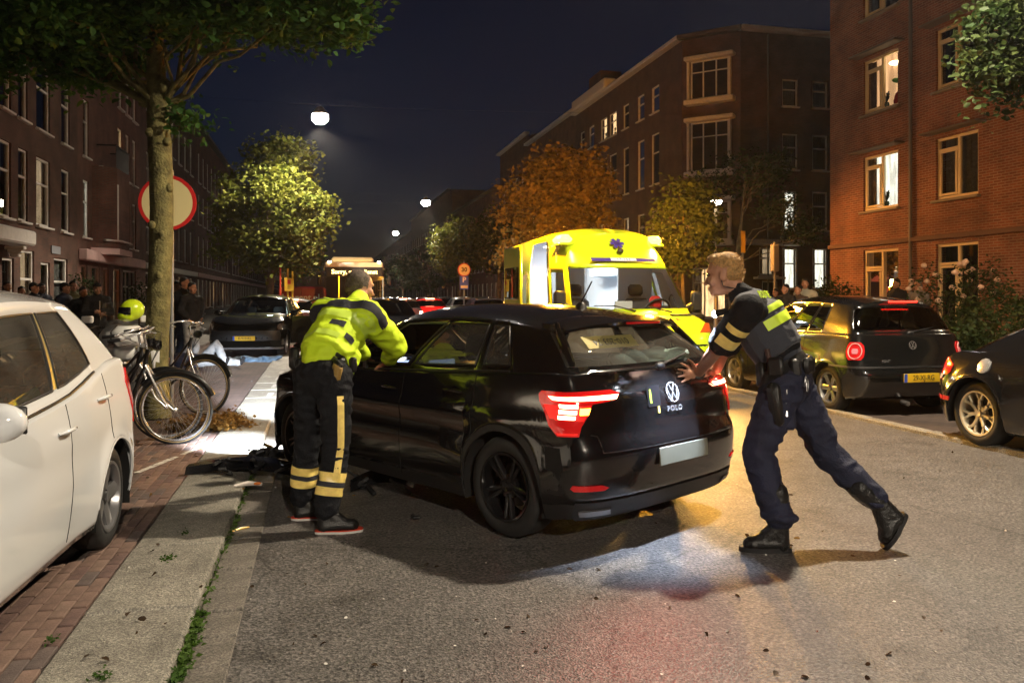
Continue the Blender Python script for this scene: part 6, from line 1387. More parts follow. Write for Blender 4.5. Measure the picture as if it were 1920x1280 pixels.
    d = Matrix.Rotation(R(-78), 3, 'Z') @ (-f); MB().tube([bp + d * .21 - UPV * .12, bp + d * .21 - UPV * .24], .008, 6).tube([bp + d * .21 - UPV * .24, bp + d * .215 - UPV * .29], [.004, .012], 6).build('keys', CHROME, t, 50)
    hol = hpL + lf * .13 + f * .02 - UPV * .12; MB().box(hol, (.07, .09, .26), Matrix.Rotation(TH, 3, 'Z') @ Matrix.Rotation(-.15, 3, 'Y'), bev=.025).build('holster', LEATH, t, 40)
    # chest torch, earpiece, wristwatch
    tc = sL + f * .14 + UPV * -.01 - lf * .03; tq = MB().tube([tc, tc + (f - UPV * .3).normalized() * .07], [.018, .022], 10).build('chest_torch', LEATH, t, 50); e = tc + (f - UPV * .3).normalized() * .078; MB().ell(e, (.022, .022, .022)).build('torch_lens', emis('torch_lit', (.85, .92, 1), 18), tq, 50)
    l = light('torch_beam', 'SPOT', t, tuple(e + f * .03), 330, (.66, .78, 1), .015, None, 72, 1.0); aim(l, (gp(1230, 1010) - base) - e)
    MB().tube([nck + UPV * .03 + lf * .05, hd + lf * .075 - UPV * .07 - f * .02, hd + lf * .083 - UPV * .01 - f * .005], .004, 5).build('earpiece_cord', TRIM, t, 50)
    ax = (wL - eL).normalized(); MB().tube([wL - ax * .012 + (ax.orthogonal() * math.cos(k * math.pi / 8) + ax.cross(ax.orthogonal()) * math.sin(k * math.pi / 8)).normalized() * .036 for k in range(16)], .011, 6, closed=True).build('wrist_strap', LEATH, t, 50)
    return t
officer_two()
# ================================================================== onlookers
CL = {k: M('cloth_' + k, c, .85, var=.25, vscale=8, bump=.3, bscale=70) for k, c in dict(black=(.012, .012, .014), navy=(.02, .025, .05), olive=(.16, .17, .10), grey=(.22, .21, .20), tan=(.35, .28, .18), cream=(.55, .50, .36), brown=(.08, .05, .035), jeans=(.05, .07, .12), pale=(.38, .40, .42)).items()}
_BY = {}
def shared(key, make, mat):
    if key not in _BY: _BY[key] = make()
    me = _BY[key].copy(); me.materials.clear(); me.materials.append(mat); return me
def bystander(label, loc, rz, top='black', legs='navy', hair='dark', pose=0, h=1.78, skin=None, seed=0, stripe=False, group='onlookers on the pavement'):
    s = h / 1.78; t = thing('person', label, 'person', loc, rz, group); V = Vector; sk = skin or SKIN2
    pel, chs, nck, hd = V((0, 0, .95)), V((.02, 0, 1.36)), V((.01, 0, 1.52)), V((.03, 0, 1.655)); b = MB()
    sh = [V((0, .18, 1.42)), V((0, -.18, 1.42))]
    if pose == 0: el = [V((-.02, .25, 1.14)), V((-.02, -.25, 1.14))]; wr = [V((.08, .24, .90)), V((.08, -.24, .90))]
    elif pose == 1: el = [V((.05, .27, 1.15)), V((.05, -.27, 1.15))]; wr = [V((.25, .02, 1.17)), V((.25, -.02, 1.13))]
    elif pose == 2: el = [V((.06, .25, 1.16)), V((-.02, -.25, 1.14))]; wr = [V((.27, .12, 1.32)), V((.06, -.23, .92))]
    else: el = [V((-.04, .27, 1.17)), V((-.04, -.27, 1.17))]; wr = [V((.10, .17, 1.0)), V((.10, -.17, 1.0))]
    ft = [V((.02, .10, .08)), V((-.04, -.10, .08))]
    limb(b, [pel, chs], [.11, .13]); limb(b, [chs, nck, hd], [.09, .055, .052]); head(b, hd, (1, 0, -.05))
    for k in range(2):
        limb(b, [sh[k], el[k], wr[k]], [.05, .04, .03]); d = (wr[k] - el[k]).normalized(); hand(b, wr[k], d, V((0, -1 if k == 0 else 1, .2)), 1, .15, .6, 1.0); limb(b, [V((0, .09 - .18 * k, .92)), V((.02, .10 - .2 * k, .5)), ft[k]], [.08, .055, .04])
    bo = put('body', shared(('b', pose), lambda: blob('body', b, sk, .012, 2), sk), t)
    q = MB(); B = basis((1, 0, -.05), (0, 0, 1))
    for e in ((-.020, 0, .055, .098, .084, .078), (-.05, 0, .0, .062, .08, .075)): q.ell(hd + B @ V(e[:3]), e[3:], B, 12, 8)
    if hair == 'cap':
        q.ell(hd + B @ V((.09, 0, .058)), (.07, .065, .012), B, 12, 6); put('cap', shared('cap', lambda: blob('cap', q, CL['black'], .011, 2), CL['black']), bo)
    elif hair == 'hood':
        q.ell(hd + B @ V((-.035, 0, -.03)), (.10, .10, .12), B, 12, 8); put('hood', blob('hood', q, CL[top], .012, 2), bo)
    elif hair == 'long':
        q.ell(hd + B @ V((-.06, 0, -.10)), (.055, .09, .15), B, 12, 8); put('hair', blob('hair', q, HAIRD, .011, 2, .004, 40), bo)
    else: put('hair', shared('hair', lambda: blob('hair', q, HAIRD, .011, 2, .003, 50), HAIRD), bo)
    tr = MB(); limb(tr, [V((0, 0, 1.0)), pel - V((0, 0, .05))], [.14, .15], (V((1, 0, 0)), .8))
    for k in range(2): sd = .09 - .18 * k; limb(tr, [V((0, sd, .90)), V((.02, sd * 1.1, .5)), ft[k] + V((0, 0, .04))], [.115, .085, .075])
    put('trousers', shared(('t', seed % 2), lambda: blob('trousers', tr, CL[legs], .016, 3, .006, 9, seed), CL[legs]), t)
    tp = MB(); limb(tp, [V((0, 0, .93)), V((0, 0, 1.15)), chs, V((.01, 0, 1.45))], [.165, .17, .185, .12], (V((1, 0, 0)), .8)); limb(tp, [sh[0], chs + V((0, 0, .06)), sh[1]], [.09, .12, .09]); limb(tp, [V((0, 0, 1.44)), nck], [.10, .07])
    for k in range(2): limb(tp, [sh[k], el[k], el[k].lerp(wr[k], .9)], [.09, .075, .058])
    jo = put('jacket', shared(('j', pose), lambda: blob('jacket', tp, CL[top], .016, 3, .007, 8, seed + 1), CL[top]), t)
    if stripe: MB().tube([(.165, .03, 1.0), (.175, .02, 1.2), (.165, .02, 1.40)], .006, 5).build('zip', M('zip_white', (.7, .7, .7), .4), jo, 50)
    for k in range(2):
        bt = MB(); limb(bt, [ft[k] + V((-.05, 0, -.035)), ft[k] + V((.06, 0, -.035)), ft[k] + V((.17, 0, -.045))], [.042, .046, .036]); put('shoe', shared(('s', k), lambda: blob('shoe', bt, LEATH, .012, 2), LEATH), t)
    t.scale = (s, s, s); return t
FACE = math.radians(-60)
crowd = [ # px, py of the head top, scale px/m, label, top, legs, hair, pose, height, facing
    (12, 532, 80, 'onlooker in dark coat at the very edge behind the white car roof', 'black', 'navy', 'dark', 0, 1.80, -35), (40, 541, 80, 'onlooker with dark hair bowed low behind the white car', 'brown', 'navy', 'dark', 1, 1.68, -60),
    (62, 533, 88, 'onlooker in black cap watching above the white car roof', 'black', 'black', 'cap', 1, 1.74, -20), (77, 534, 80, 'onlooker half hidden behind the one in black cap', 'navy', 'black', 'dark', 1, 1.75, -40),
    (120, 534, 88, 'onlooker in dark jacket turned sideways beside the olive sweater', 'navy', 'navy', 'cap', 2, 1.74, -10), (137, 531, 82, 'onlooker in olive green sweater among the dark jackets', 'olive', 'black', 'dark', 0, 1.80, -60),
    (155, 543, 90, 'short dark haired onlooker between the olive sweater and white zip jacket', 'black', 'black', 'dark', 1, 1.64, -50), (182, 537, 92, 'onlooker in black jacket with white zip and black cap', 'black', 'black', 'cap', 1, 1.72, -65),
    (330, 529, 85, 'onlooker just behind the tree trunk in camouflage brown', 'brown', 'navy', 'dark', 0, 1.78, -60), (344, 521, 86, 'tall onlooker in black jacket right beside the tree trunk', 'black', 'jeans', 'dark', 3, 1.86, -30), (359, 534, 88, 'onlooker in black jacket behind the tall one by the trunk', 'black', 'pale', 'dark', 3, 1.74, -45)]
for i, (px, py, s_, lab, tp, lg, hr, ps, hh, fc) in enumerate(crowd):
    p = c2w((px - 960) / s_, FPX / s_, .06); bystander(lab, p, R(fc), tp, lg, hr, ps, hh, SKIN if i in (2, 9, 10) else SKIN2, i, stripe=(i == 7))
crowd2 = [(1474, 545, 80, 'onlooker with long dark hair across the road near the lit windows', 'black', 'navy', 'long', 0, 1.68, 200), (1497, 544, 80, 'onlooker in red brown jacket standing between two others', 'brown', 'navy', 'dark', 1, 1.66, 215), (1510, 532, 78, 'onlooker in cream shirt behind the pushing officer', 'cream', 'navy', 'dark', 0, 1.82, 230),
    (1682, 527, 74, 'onlooker in black jacket by the glazed doors', 'black', 'navy', 'dark', 0, 1.84, 190), (1722, 530, 74, 'onlooker in pale grey hooded sweater beside the rose bush', 'grey', 'black', 'hood', 1, 1.80, 200), (1455, 552, 70, 'shadowy onlooker farthest back near the side street', 'black', 'black', 'dark', 0, 1.60, 210)]
for i, (px, py, s_, lab, tp, lg, hr, ps, hh, fc) in enumerate(crowd2):
    bystander(lab, c2w((px - 960) / s_, FPX / s_, .11), R(fc), tp, lg, hr, ps, hh, SKIN, 20 + i, group='onlookers across the road')
# person lying on the ground before the crossover
def lying():
    base = gp(392, 688, .06); t = thing('person', 'injured person in pale jeans lying on the ground with one knee raised', 'person', base); B = lambda x, y, z: c2w(x, y, z)
    pel, chs, hd = B(-.15, 0, .13), B(-.62, .05, .14), B(-.98, .05, .13); k1, f1 = B(.18, -.05, .48), B(.36, -.08, .07); k2, f2 = B(.22, .12, .11), B(.62, .10, .08); b = MB()
    limb(b, [pel, chs], [.10, .12]); limb(b, [chs, hd], [.06, .055]); head(b, hd, (0, 0, 1), c2w(-1, .1)); limb(b, [pel, k1, f1], [.07, .05, .035]); limb(b, [pel, k2, f2], [.07, .05, .035])
    for q in (-.16, .17): limb(b, [chs + B(.02, q, 0), chs + B(.3, q * 1.7, -.05), chs + B(.48, q * 1.3, .02)], [.045, .035, .028]); hand(b, chs + B(.48, q * 1.3, .02), B(1, 0, 0), (0, 0, -1), 1, .1, .3)
    bo = put('body', blob('body', b, SKIN, .012, 2), t); q = MB(); q.ell(hd + B(-.05, 0, .0), (.09, .085, .08)); put('hair', blob('hair', q, HAIRD, .012, 2), bo)
    tr = MB(); limb(tr, [pel, pel + B(-.12, 0, 0)], .13); limb(tr, [pel, k1, k1.lerp(f1, .85)], [.11, .085, .07]); limb(tr, [pel, k2, k2.lerp(f2, .85)], [.11, .085, .07]); put('trousers', blob('trousers', tr, CL['pale'], .014, 3, .006, 9), t)
    jk = MB(); limb(jk, [pel + B(-.1, 0, 0), chs], [.14, .155])
    for q in (-.16, .17): limb(jk, [chs + B(.02, q, 0), chs + B(.3, q * 1.7, -.05), chs + B(.44, q * 1.3, .02)], [.08, .065, .05])
    put('jacket', blob('jacket', jk, CL['navy'], .014, 3, .006, 9), t)
    for f_ in (f1, f2):
        sh = MB(); limb(sh, [f_, f_ + B(.05, 0, .10)], [.045, .04]); put('shoe', blob('shoe', sh, CL['black'], .012, 2), t)
lying()
rr = random.Random(9); mb = MB()
for k in range(12): mb.ell((rr.uniform(-.45, .45), rr.uniform(-.2, .2), .05 + rr.uniform(0, .05)), (rr.uniform(.15, .25), rr.uniform(.1, .2), .05), Matrix.Rotation(rr.uniform(-.4, .4), 3, 'X') @ Matrix.Rotation(rr.uniform(-.4, .4), 3, 'Y'))
o = put('crumpled_coat', blob('crumpled_coat', mb, M('coat_blue', (.12, .2, .30), .8, var=.4, bump=.5, bscale=40), .016, 2, .012, 11)); o.location = gp(478, 680, .0); o.rotation_euler[2] = -TH; tag(o, 'crumpled blue grey coat on the road before the crossover', 'coat')
# ================================================================== bicycles and motorcycle
FRB = M('bicycle_black', (.012, .012, .013), .3, coat=.6); SADM = M('saddle_leather', (.02, .017, .015), .5); TYW = M('tyre_wall_cream', (.35, .24, .10), .7); STEEL = M('spoke_steel', (.6, .6, .6), .3, 1.)
def bike_wheel(root, x, r=.345, name='wheel'):
    w = part(name, root, (x, 0, r)); MB().tube([(r * .965 * math.cos(k * math.pi / 28), 0, r * .965 * math.sin(k * math.pi / 28)) for k in range(56)], .0195, 9, closed=True).build('tyre', RUB, w, 60)
    for sd in (-1, 1): MB().tube([(r * .935 * math.cos(k * math.pi / 28), sd * .0165, r * .935 * math.sin(k * math.pi / 28)) for k in range(56)], .0045, 5, closed=True).build('tyre_stripe', TYW, w, 60)
    MB().tube([(r * .89 * math.cos(k * math.pi / 28), 0, r * .89 * math.sin(k * math.pi / 28)) for k in range(56)], .0115, 8, closed=True).build('rim', CHROME, w, 60)
    sp = MB()
    for k in range(36):
        a = 2 * math.pi * k / 36; b = a + (.55 if k % 2 else -.55); sd = .03 if (k // 2) % 2 else -.03; sp.tube([(.022 * math.cos(b), sd, .022 * math.sin(b)), (r * .885 * math.cos(a), 0, r * .885 * math.sin(a))], .0014, 3)
    q = sp.build('spokes', STEEL, w, 0); q['kind'] = 'stuff'
    MB().lathe([(.012, -.05), (.024, -.035), (.016, -.02), (.016, .02), (.024, .035), (.012, .05)], 12, 'Y').build('hub', CHROME, w, 50); return w
def bicycle(label, loc, rz, lean=.06, steer=.1, saddle=None, rackbag=False, frame=None):
    t = thing('bicycle', label, 'bicycle', loc, rz, 'bicycles by the tree'); t.rotation_euler = (lean, 0, rz); fm = frame or FRB; r = .345
    bike_wheel(t, 0)
    hx, hz = .88, .92; st = part('steering', t, (hx, 0, hz), (0, -.0, steer))
    f = MB(); bb = (.44, 0, .29); sx, sz = .30, .82
    f.tube([(.86, 0, .80), (.70, 0, .42), (.58, 0, .33), bb], [.019, .019, .019, .02], 9); f.tube([(.87, 0, .90), (.62, 0, .60), (.48, 0, .50), (.39, 0, .48)], .014, 8); f.tube([bb, (sx, 0, sz)], .016, 9); f.tube([(.845, 0, .76), (.885, 0, .94)], .021, 9)
    for sd in (-.055, .055): f.tube([bb, (0, sd, r)], .010, 6); f.tube([(.34, 0, .66), (0, sd, r)], .008, 6)
    f.build('frame', fm, t, 60)
    MB().tube([(sx, 0, sz), (sx - .03, 0, sz + .09)], .012, 8).build('seat_post', CHROME, t, 60)
    sd_ = MB(); limb(sd_, [(sx - .16, 0, sz + .115), (sx - .04, 0, sz + .115), (sx + .13, 0, sz + .118)], [.085, .062, .022], ((0, 0, 1), .45)); put('saddle', blob('saddle', sd_, saddle or SADM, .010, 3), t)
    g = MB()
    for cx in (0,):
        pts = [(cx + .375 * math.cos(R(q)), 0, r + .375 * math.sin(R(q))) for q in range(30, 200, 10)]; g.tube(pts, .026, 8, flat=((0, 1, 0), .9))
    g.build('mudguard', fm, t, 60)
    ck = MB(); ck.tube([(.44, -.055, .29), (.22, -.055, .33), (0, -.055, r)], [.10, .075, .05], 10, flat=((0, 1, 0), .3)); ck.build('chain_case', fm, t, 60)
    cr = MB(); cr.tube([(.44, -.09, .29), (.53, -.09, .15)], .010, 6).tube([(.44, .09, .29), (.35, .09, .43)], .010, 6).tube([(.44, -.1, .29), (.44, .1, .29)], .014, 8).box((.53, -.14, .15), (.09, .08, .022), bev=.006).box((.35, .14, .43), (.09, .08, .022), bev=.006); cr.build('pedals', TRIM, t, 40)
    rk = MB()
    for sd in (-.06, 0, .06): rk.tube([(.20, sd, .74), (-.30, sd, .74)], .006, 5)
    for sd in (-.06, .06): rk.tube([(-.22, sd, .74), (0, sd * 1.1, r)], .005, 5)
    rk.tube([(-.30, -.06, .74), (-.30, .06, .74)], .006, 5); rk.build('rack', FRB, t, 50)
    if rackbag: mbg = MB(); mbg.box((-.05, .13, .60), (.36, .10, .30), bev=.04).box((-.05, -.13, .60), (.36, .10, .30), bev=.04).build('pannier_bags', M('pannier_cloth', (.10, .015, .02), .8, var=.5, vscale=40), t, 40)
    MB().box((-.36, 0, .66), (.03, .05, .06), bev=.01).build('rear_lamp', REDL, t, 40)
    # steered parts
    fk = MB()
    for sd in (-.05, .05): fk.tube([(-.02, sd * .4, -.13), (.06, sd, -.30), (.14, sd, -.48), (.235, sd, r - hz)], [.014, .013, .011, .008], 7)
    fk.build('fork', CHROME, st, 60)
    w = bike_wheel(st, .235); w.location = (.235, 0, r - hz)
    g = MB(); g.tube([(.235 + .375 * math.cos(R(q)), 0, r - hz + .375 * math.sin(R(q))) for q in range(20, 150, 10)], .026, 8, flat=((0, 1, 0), .9)); g.build('front_mudguard', fm, st, 60)
    hb = MB(); hb.tube([(0, 0, .0), (-.03, 0, .16), (.02, 0, .20)], .013, 8)
    for sd in (-1, 1): hb.tube([(.02, 0, .20), (.03, sd * .12, .215), (-.02, sd * .24, .20), (-.14, sd * .29, .16), (-.24, sd * .30, .15)], .011, 8)
    hb.build('handlebar', CHROME, st, 60)
    for sd in (-1, 1): MB().tube([(-.15, sd * .292, .157), (-.26, sd * .302, .148)], .017, 8).build('grip', TRIM, st, 50); MB().tube([(-.10, sd * .28, .17), (.0, sd * .31, .13), (-.12, sd * .35, .12)], .006, 5).build('brake_lever', CHROME, st, 50)
    lp = MB(); lp.lathe([(.012, -.06), (.045, -.03), (.05, .02), (.045, .03)], 14, 'X', (.09, 0, .06)); lp.build('head_lamp', FRB, st, 50)
    cb = MB()
    for sd in (-1, 1): cb.tube([(-.02, sd * .2, .19), (.10, sd * .12, .16), (.10, sd * .04, .02), (.03, 0, -.12)], .004, 4)
    cb.build('brake_cable', TRIM, st, 50)
    MB().tube([(.02, .05, .30), (-.06, .16, .01)], .010, 6).build('kickstand', STEEL, t, 50)
    return t
def bike_at(px, py, yaw, label, **kw):                                  # px,py: where the front wheel touches the ground
    p = gp(px, py, ZB); rz = -TH + yaw; d = Vector((math.cos(rz), math.sin(rz), 0)); return bicycle(label, p - d * 1.115, rz, **kw)
bike_at(330, 833, R(4), 'black city bicycle nearest the white car with cream walled tyres', lean=.10, steer=.08, rackbag=True, saddle=M('polka_saddle', (.03, .02, .02), .6, var=.9, vscale=60))
bike_at(314, 824, R(10), 'second black city bicycle leaning close behind the nearest one', lean=.05, steer=-.05)
bike_at(376, 777, R(-22), 'black city bicycle standing just past the tree trunk', lean=-.10, steer=.15)
def motorcycle():
    p = gp(226, 772, ZB); rz = -TH + R(122); t = thing('motorcycle', 'white police motorcycle parked behind the bicycles', 'motorcycle', p, rz); WF = M('fairing_white', (.85, .85, .83), .25, coat=1.)
    for x, r_ in ((-.72, .31), (.78, .31)):
        w = part('wheel', t, (x, 0, r_)); ty, rm = wheel_meshes(r_, .15, 'five', ALLOY); put('tyre', ty, w); put('rim', rm, w)
    b = MB(); limb(b, [(.62, 0, .80), (.40, 0, .88), (.0, 0, .78), (-.5, 0, .80)], [.22, .22, .16, .14]); limb(b, [(.60, 0, .70), (.35, 0, .50)], [.20, .16]); put('fairing', blob('fairing', b, WF, .018, 5), t)
    b = MB(); limb(b, [(.05, 0, .84), (-.35, 0, .86), (-.55, 0, .92)], [.13, .13, .10], ((0, 0, 1), .6)); put('seat', blob('seat', b, SADM, .016, 4), t)
    for sd in (-1, 1): MB().box((-.55, sd * .30, .68), (.50, .20, .36), bev=.07).build('pannier', WF, t, 40); MB().tube([(.42, sd * .06, 1.02), (.36, sd * .25, 1.06), (.26, sd * .36, 1.02)], .014, 7).build('handlebar', TRIM, t, 50); MB().box((.36, sd * .34, 1.15), (.03, .14, .09), bev=.02).build('mirror', WF, t, 40); MB().tube([(.62, sd * .09, .75), (.78, sd * .09, .31)], .025, 8).build('fork', ALLOY, t, 50)
    MB().box((-.72, 0, .98), (.34, .36, .24), bev=.07).build('top_box', WF, t, 40)
    MB().add([(.60, -.2, .98), (.60, .2, .98), (.40, .16, 1.36), (.40, -.16, 1.36), (.66, 0, 1.0), (.46, 0, 1.38)], [(0, 4, 5, 3), (4, 1, 2, 5)]).build('windscreen', CGLASS, t, 60)
    MB().box((-.1, 0, .42), (.6, .30, .34), bev=.06).build('engine', M('engine_grey', (.08, .08, .085), .4, .6), t, 40); MB().tube([(0, -.2, .30), (-.8, -.26, .38)], [.04, .06], 10).build('exhaust', CHROME, t, 50)
    for sd in (-1, 1): MB().box((-.55, sd * .403, .68), (.44, .004, .10)).build('stripe', ORG, t, 0)
    MB().tube([(-.05, .12, .3), (-.12, .3, .01)], .014, 6).build('kickstand', STEEL, t, 50)
    hm = thing('motorcycle_helmet', 'lime yellow motorcycle helmet resting on the parked motorcycle', 'helmet', at(248, 601, 10.3), -TH + R(222))
    q = MB(); q.ell((0, 0, .14), (.150, .125, .135), None, 18, 14); q.ell((.06, 0, .06), (.12, .105, .075), None, 16, 10); put('helmet_shell', blob('helmet_shell', q, M('helmet_lime', (.60, .80, .02), .25, coat=1.), .009, 4), hm)
    v = MB()
    for j in range(6):
        for k in range(14):
            def P(a, e): a = R(-75 + 150 * a / 14); e = R(-22 + 42 * e / 6); return (.02 + .146 * math.cos(e) * math.cos(a), .134 * math.cos(e) * math.sin(a), .125 + .135 * math.sin(e))
            v.quad(P(k, j), P(k + 1, j), P(k + 1, j + 1), P(k, j + 1))
    v.build('visor', M('visor_dark', (.01, .01, .012), .08, coat=1.), hm, 60); return t
motorcycle()
# ================================================================== bus, van, signs
def bus():
    t = thing('city_bus', 'city bus facing us with amber destination display lit', 'bus', (1.45, 35.6, 0), 0); W_, H_, L_ = 1.275, 3.0, 12.0; WB = M('bus_white', (.66, .54, .30), .3, coat=.8)
    def ring(y, i=0., zt=H_): return [Vector((sx * (W_ - i), y, z)) for sx, z in ((-1, .35), (-1, zt - .25), (-.90, zt - .04), (-.6, zt), (.6, zt), (.90, zt - .04), (1, zt - .25), (1, .35))]
    MB().ring_loft([ring(.30), ring(.32), ring(L_)], 0, False).build('body', WB, t, 40)
    fr = MB(); rows = []
    for z in np.linspace(.35, H_ - .02, 14):
        zz = z; i = max(0, (z - 2.55)) ** 1.5 * .35; rows.append([Vector((-W_ + .0 + i * .4, .31 , zz)), Vector((-W_ * .93, .05 + i, zz)), Vector((-W_ * .5, -.03 + i, zz)), Vector((W_ * .5, -.03 + i, zz)), Vector((W_ * .93, .05 + i, zz)), Vector((W_ - i * .4, .31, zz))])
    low = MB().ring_loft(rows[:5], 0, False, False).build('front_panel', M('bus_yellow', (.65, .45, .05), .3, coat=.8), t, 40)
    MB().ring_loft(rows[4:11], 0, False, False).build('windscreen', glass_mat('bus_glass', (.8, .75, .6), .03), t, 40); MB().ring_loft(rows[10:13], 0, False, False).build('sign_box', DARKP, t, 40); MB().ring_loft(rows[12:], 0, False, False).build('roof_front', WB, t, 40)
    text('Sorry, geen dienst', .26, emis('led_amber', (1, .68, .22), 5), t, frame_mat((0, -.045, 2.56), (1, 0, 0), (0, .1, 1)), name='destination_text', sx=1.02, offset=.006)
    for sd in (-1, 1):
        MB().box((sd * .95, .02, .75), (.34, .08, .16), bev=.04).build('headlight', HEADL, t, 40); o = MB().box((sd * 1.48, .02, 2.2), (.16, .12, .42), bev=.05).build('mirror', TRIM, t, 40); MB().tube([(sd * 1.2, .1, 2.6), (sd * 1.45, .0, 2.5), (sd * 1.48, .02, 2.38)], .025, 6).build('mirror_arm', TRIM, o, 50)
        MB().box((sd * 1.05, .12, 3.0), (.12, .06, .06)).build('marker_lamp', emis('marker_white', (1, .9, .7), 25), t, 0)
        for k in range(6): MB().box((sd * (W_ + .004), 1.6 + k * 1.75, 1.75), (.012, 1.6, 1.05), bev=.003).build('side_window', TGLASS, t, 30)
        for y in (2.6, 8.8):
            w = part('wheel', t, (sd * 1.12, y, .48), (0, 0, -math.pi / 2 * sd)); ty, rm = wheel_meshes(.48, .28, 'six', ALLOY); put('tyre', ty, w); put('rim', rm, w)
    MB().box((0, 4.5, 3.15), (1.9, 5, .3), bev=.1).build('roof_unit', WB, t, 40); MB().box((0, 2.4, .60), (2.3, 4.0, .05)).build('cabin_floor', DASHM, t, 0); MB().box((.0, 3.2, 1.5), (.10, .08, 1.9)).box((-.6, 2.6, 1.5), (.05, .05, 1.9)).box((.6, 2.6, 1.5), (.05, .05, 1.9)).build('grab_poles', M('pole_yellow', (.7, .5, .05), .4), t, 0)
    MB().box((-.55, 1.2, 1.0), (.5, .5, .9), bev=.1).build('driver_seat', SEATM, t, 40); MB().box((0, 3.5, 2.55), (.5, 5, .04)).build('cabin_lamp', emis('bus_cabin', (1, .62, .2), 7), t, 0); light('cabin_light', 'POINT', t, (0, 2.0, 2.3), 500, (1, .55, .12), .3)
bus()
def van():
    t = thing('delivery_van', 'dark red rental van with white web address across its rear', 'van', (-.85, 38.5, 0), R(-2)); RD = M('van_red', (.30, .012, .02), .35, coat=.5)
    MB().box((0, 2.0, 1.18), (2.05, 4.0, 1.55), bev=.08).build('box_body', RD, t, 40)
    for sd in (-1, 1): MB().box((sd * .50, -.012, 1.18), (.96, .03, 1.42), bev=.02).build('rear_door', RD, t, 30); MB().box((sd * .94, -.02, .50), (.14, .05, .26), bev=.02).build('tail_light', REDL, t, 40)
    text('bo-rent.nl', .42, M('van_white', (.85, .85, .85), .5), t, frame_mat((0, -.032, 1.45), (1, 0, 0), (0, 0, 1)), name='web_lettering', offset=.008)
    MB().box((0, 4.7, 1.0), (1.9, 1.6, 1.3), bev=.2).build('cab', RD, t, 40); MB().box((0, 1.9, .38), (1.9, 5.6, .12)).build('chassis', UNDER, t, 0); MB().box((0, -.05, .36), (2.0, .12, .14), bev=.03).build('rear_bumper', TRIM, t, 40)
    for sd in (-1, 1):
        for y in (.9, 4.8):
            w = part('wheel', t, (sd * .86, y, .33), (0, 0, -math.pi / 2 * sd)); ty, rm = wheel_meshes(.33, .2, 'six', ALLOY); put('tyre', ty, w); put('rim', rm, w)
van()
SIGNW = M('sign_white', (.82, .70, .36), .4); SIGNR = M('sign_red', (.60, .02, .02), .4); SIGNB = M('sign_blue', (.03, .10, .50), .4); POLEM = M('pole_galvanised', (.32, .33, .34), .45, .6)
def disc(r, th, axis_y=0): return [(.001, -th), (r, -th), (r, th), (.001, th)]
def round_sign(t, z, r, face_rot, mark=None):
    o = part('sign_plate', t, (0, 0, z), (0, 0, face_rot))
    MB().lathe(disc(r, .008), 40, 'Y').build('plate_back', M('sign_back', (.25, .25, .25), .5, .5), o, 40); MB().lathe([(.001, -.012), (r * .88, -.012), (r * .88, -.009)], 40, 'Y').build('plate_face', SIGNW, o, 40)
    MB().lathe([(r * .88, -.0125), (r, -.0125), (r + .004, 0), (r, .010)], 40, 'Y').build('red_rim', SIGNR, o, 40)
    if mark: text(mark, r * .9, INK, o, frame_mat((0, -.014, 0), (1, 0, 0), (0, 0, 1)), offset=.01)
    return o
sp_ = c2w((322 - 960) / 143.4, 10.6, .05); t = thing('traffic_sign', 'round white sign with red rim behind the mossy tree trunk', 'sign', sp_)
MB().tube([(0, 0, 0), (0, 0, 3.1)], .026, 10).build('pole', POLEM, t, 50); round_sign(t, 2.67, .36, -TH * .4).location = (-.045, -.04, 2.67)
t = thing('traffic_sign', 'speed limit sign above a blue parking plate on one pole', 'sign', c2w((870 - 960) / 38, 40, .1))
MB().tube([(0, 0, 0), (0, 0, 3.15)], .035, 10).build('pole', POLEM, t, 50); round_sign(t, 2.72, .32, 0, '30').location = (0, -.05, 2.72); o = MB().box((0, -.05, 2.08), (.44, .02, .66), bev=.02).build('parking_plate', SIGNB, t, 30); text('P', .36, M('sign_letter', (.8, .8, .8), .5), o, frame_mat((0, -.062, 2.22), (1, 0, 0), (0, 0, 1)), offset=.01); MB().box((0, -.062, 1.88), (.34, .004, .14)).build('sub_plate', SIGNW, o, 0)
sp_ = c2w((537 - 960) / 50, 30.4, .05); t = thing('works_sign', 'yellow roadside frame with a small orange notice panel', 'sign', sp_); YS = M('works_yellow', (.75, .45, .03), .5)
for k, (x, z, mt) in enumerate(((-.22, 2.7, M('works_red', (.6, .05, .02), .5)), (.05, 2.5, YS), (.22, 2.4, YS))): MB().tube([(x, 0, 0), (x, 0, z)], .035, 8).build('post', mt, t, 50)
o = MB().box((.10, -.05, 1.9), (.34, .03, .5), bev=.01).build('notice_panel', YS, t, 30); MB().box((.10, -.068, 2.0), (.12, .004, .16)).build('symbol', SIGNR, o, 0); MB().box((0, 0, .03), (.8, .4, .06), bev=.02).build('foot_block', TRIM, t, 30)
t = thing('direction_sign', 'slim yellow marker post by the pushing officer head', 'sign', c2w((1392 - 960) / 66, 23.0, .1)); MB().tube([(0, 0, 0), (0, 0, 3.2)], .03, 8).build('pole', POLEM, t, 50); MB().box((0, -.03, 2.95), (.14, .03, .62), bev=.01).build('marker_plate', YS, t, 30)
t = thing('notice_board', 'grey post box on a pole before the lit windows', 'sign', c2w((1452 - 960) / 60, 25.3, .1)); MB().tube([(0, 0, 0), (0, 0, 3.1)], .04, 8).build('pole', POLEM, t, 50); MB().box((0, 0, 2.6), (.22, .2, .85), bev=.03).build('cabinet', M('cabinet_grey', (.4, .38, .33), .5), t, 30)
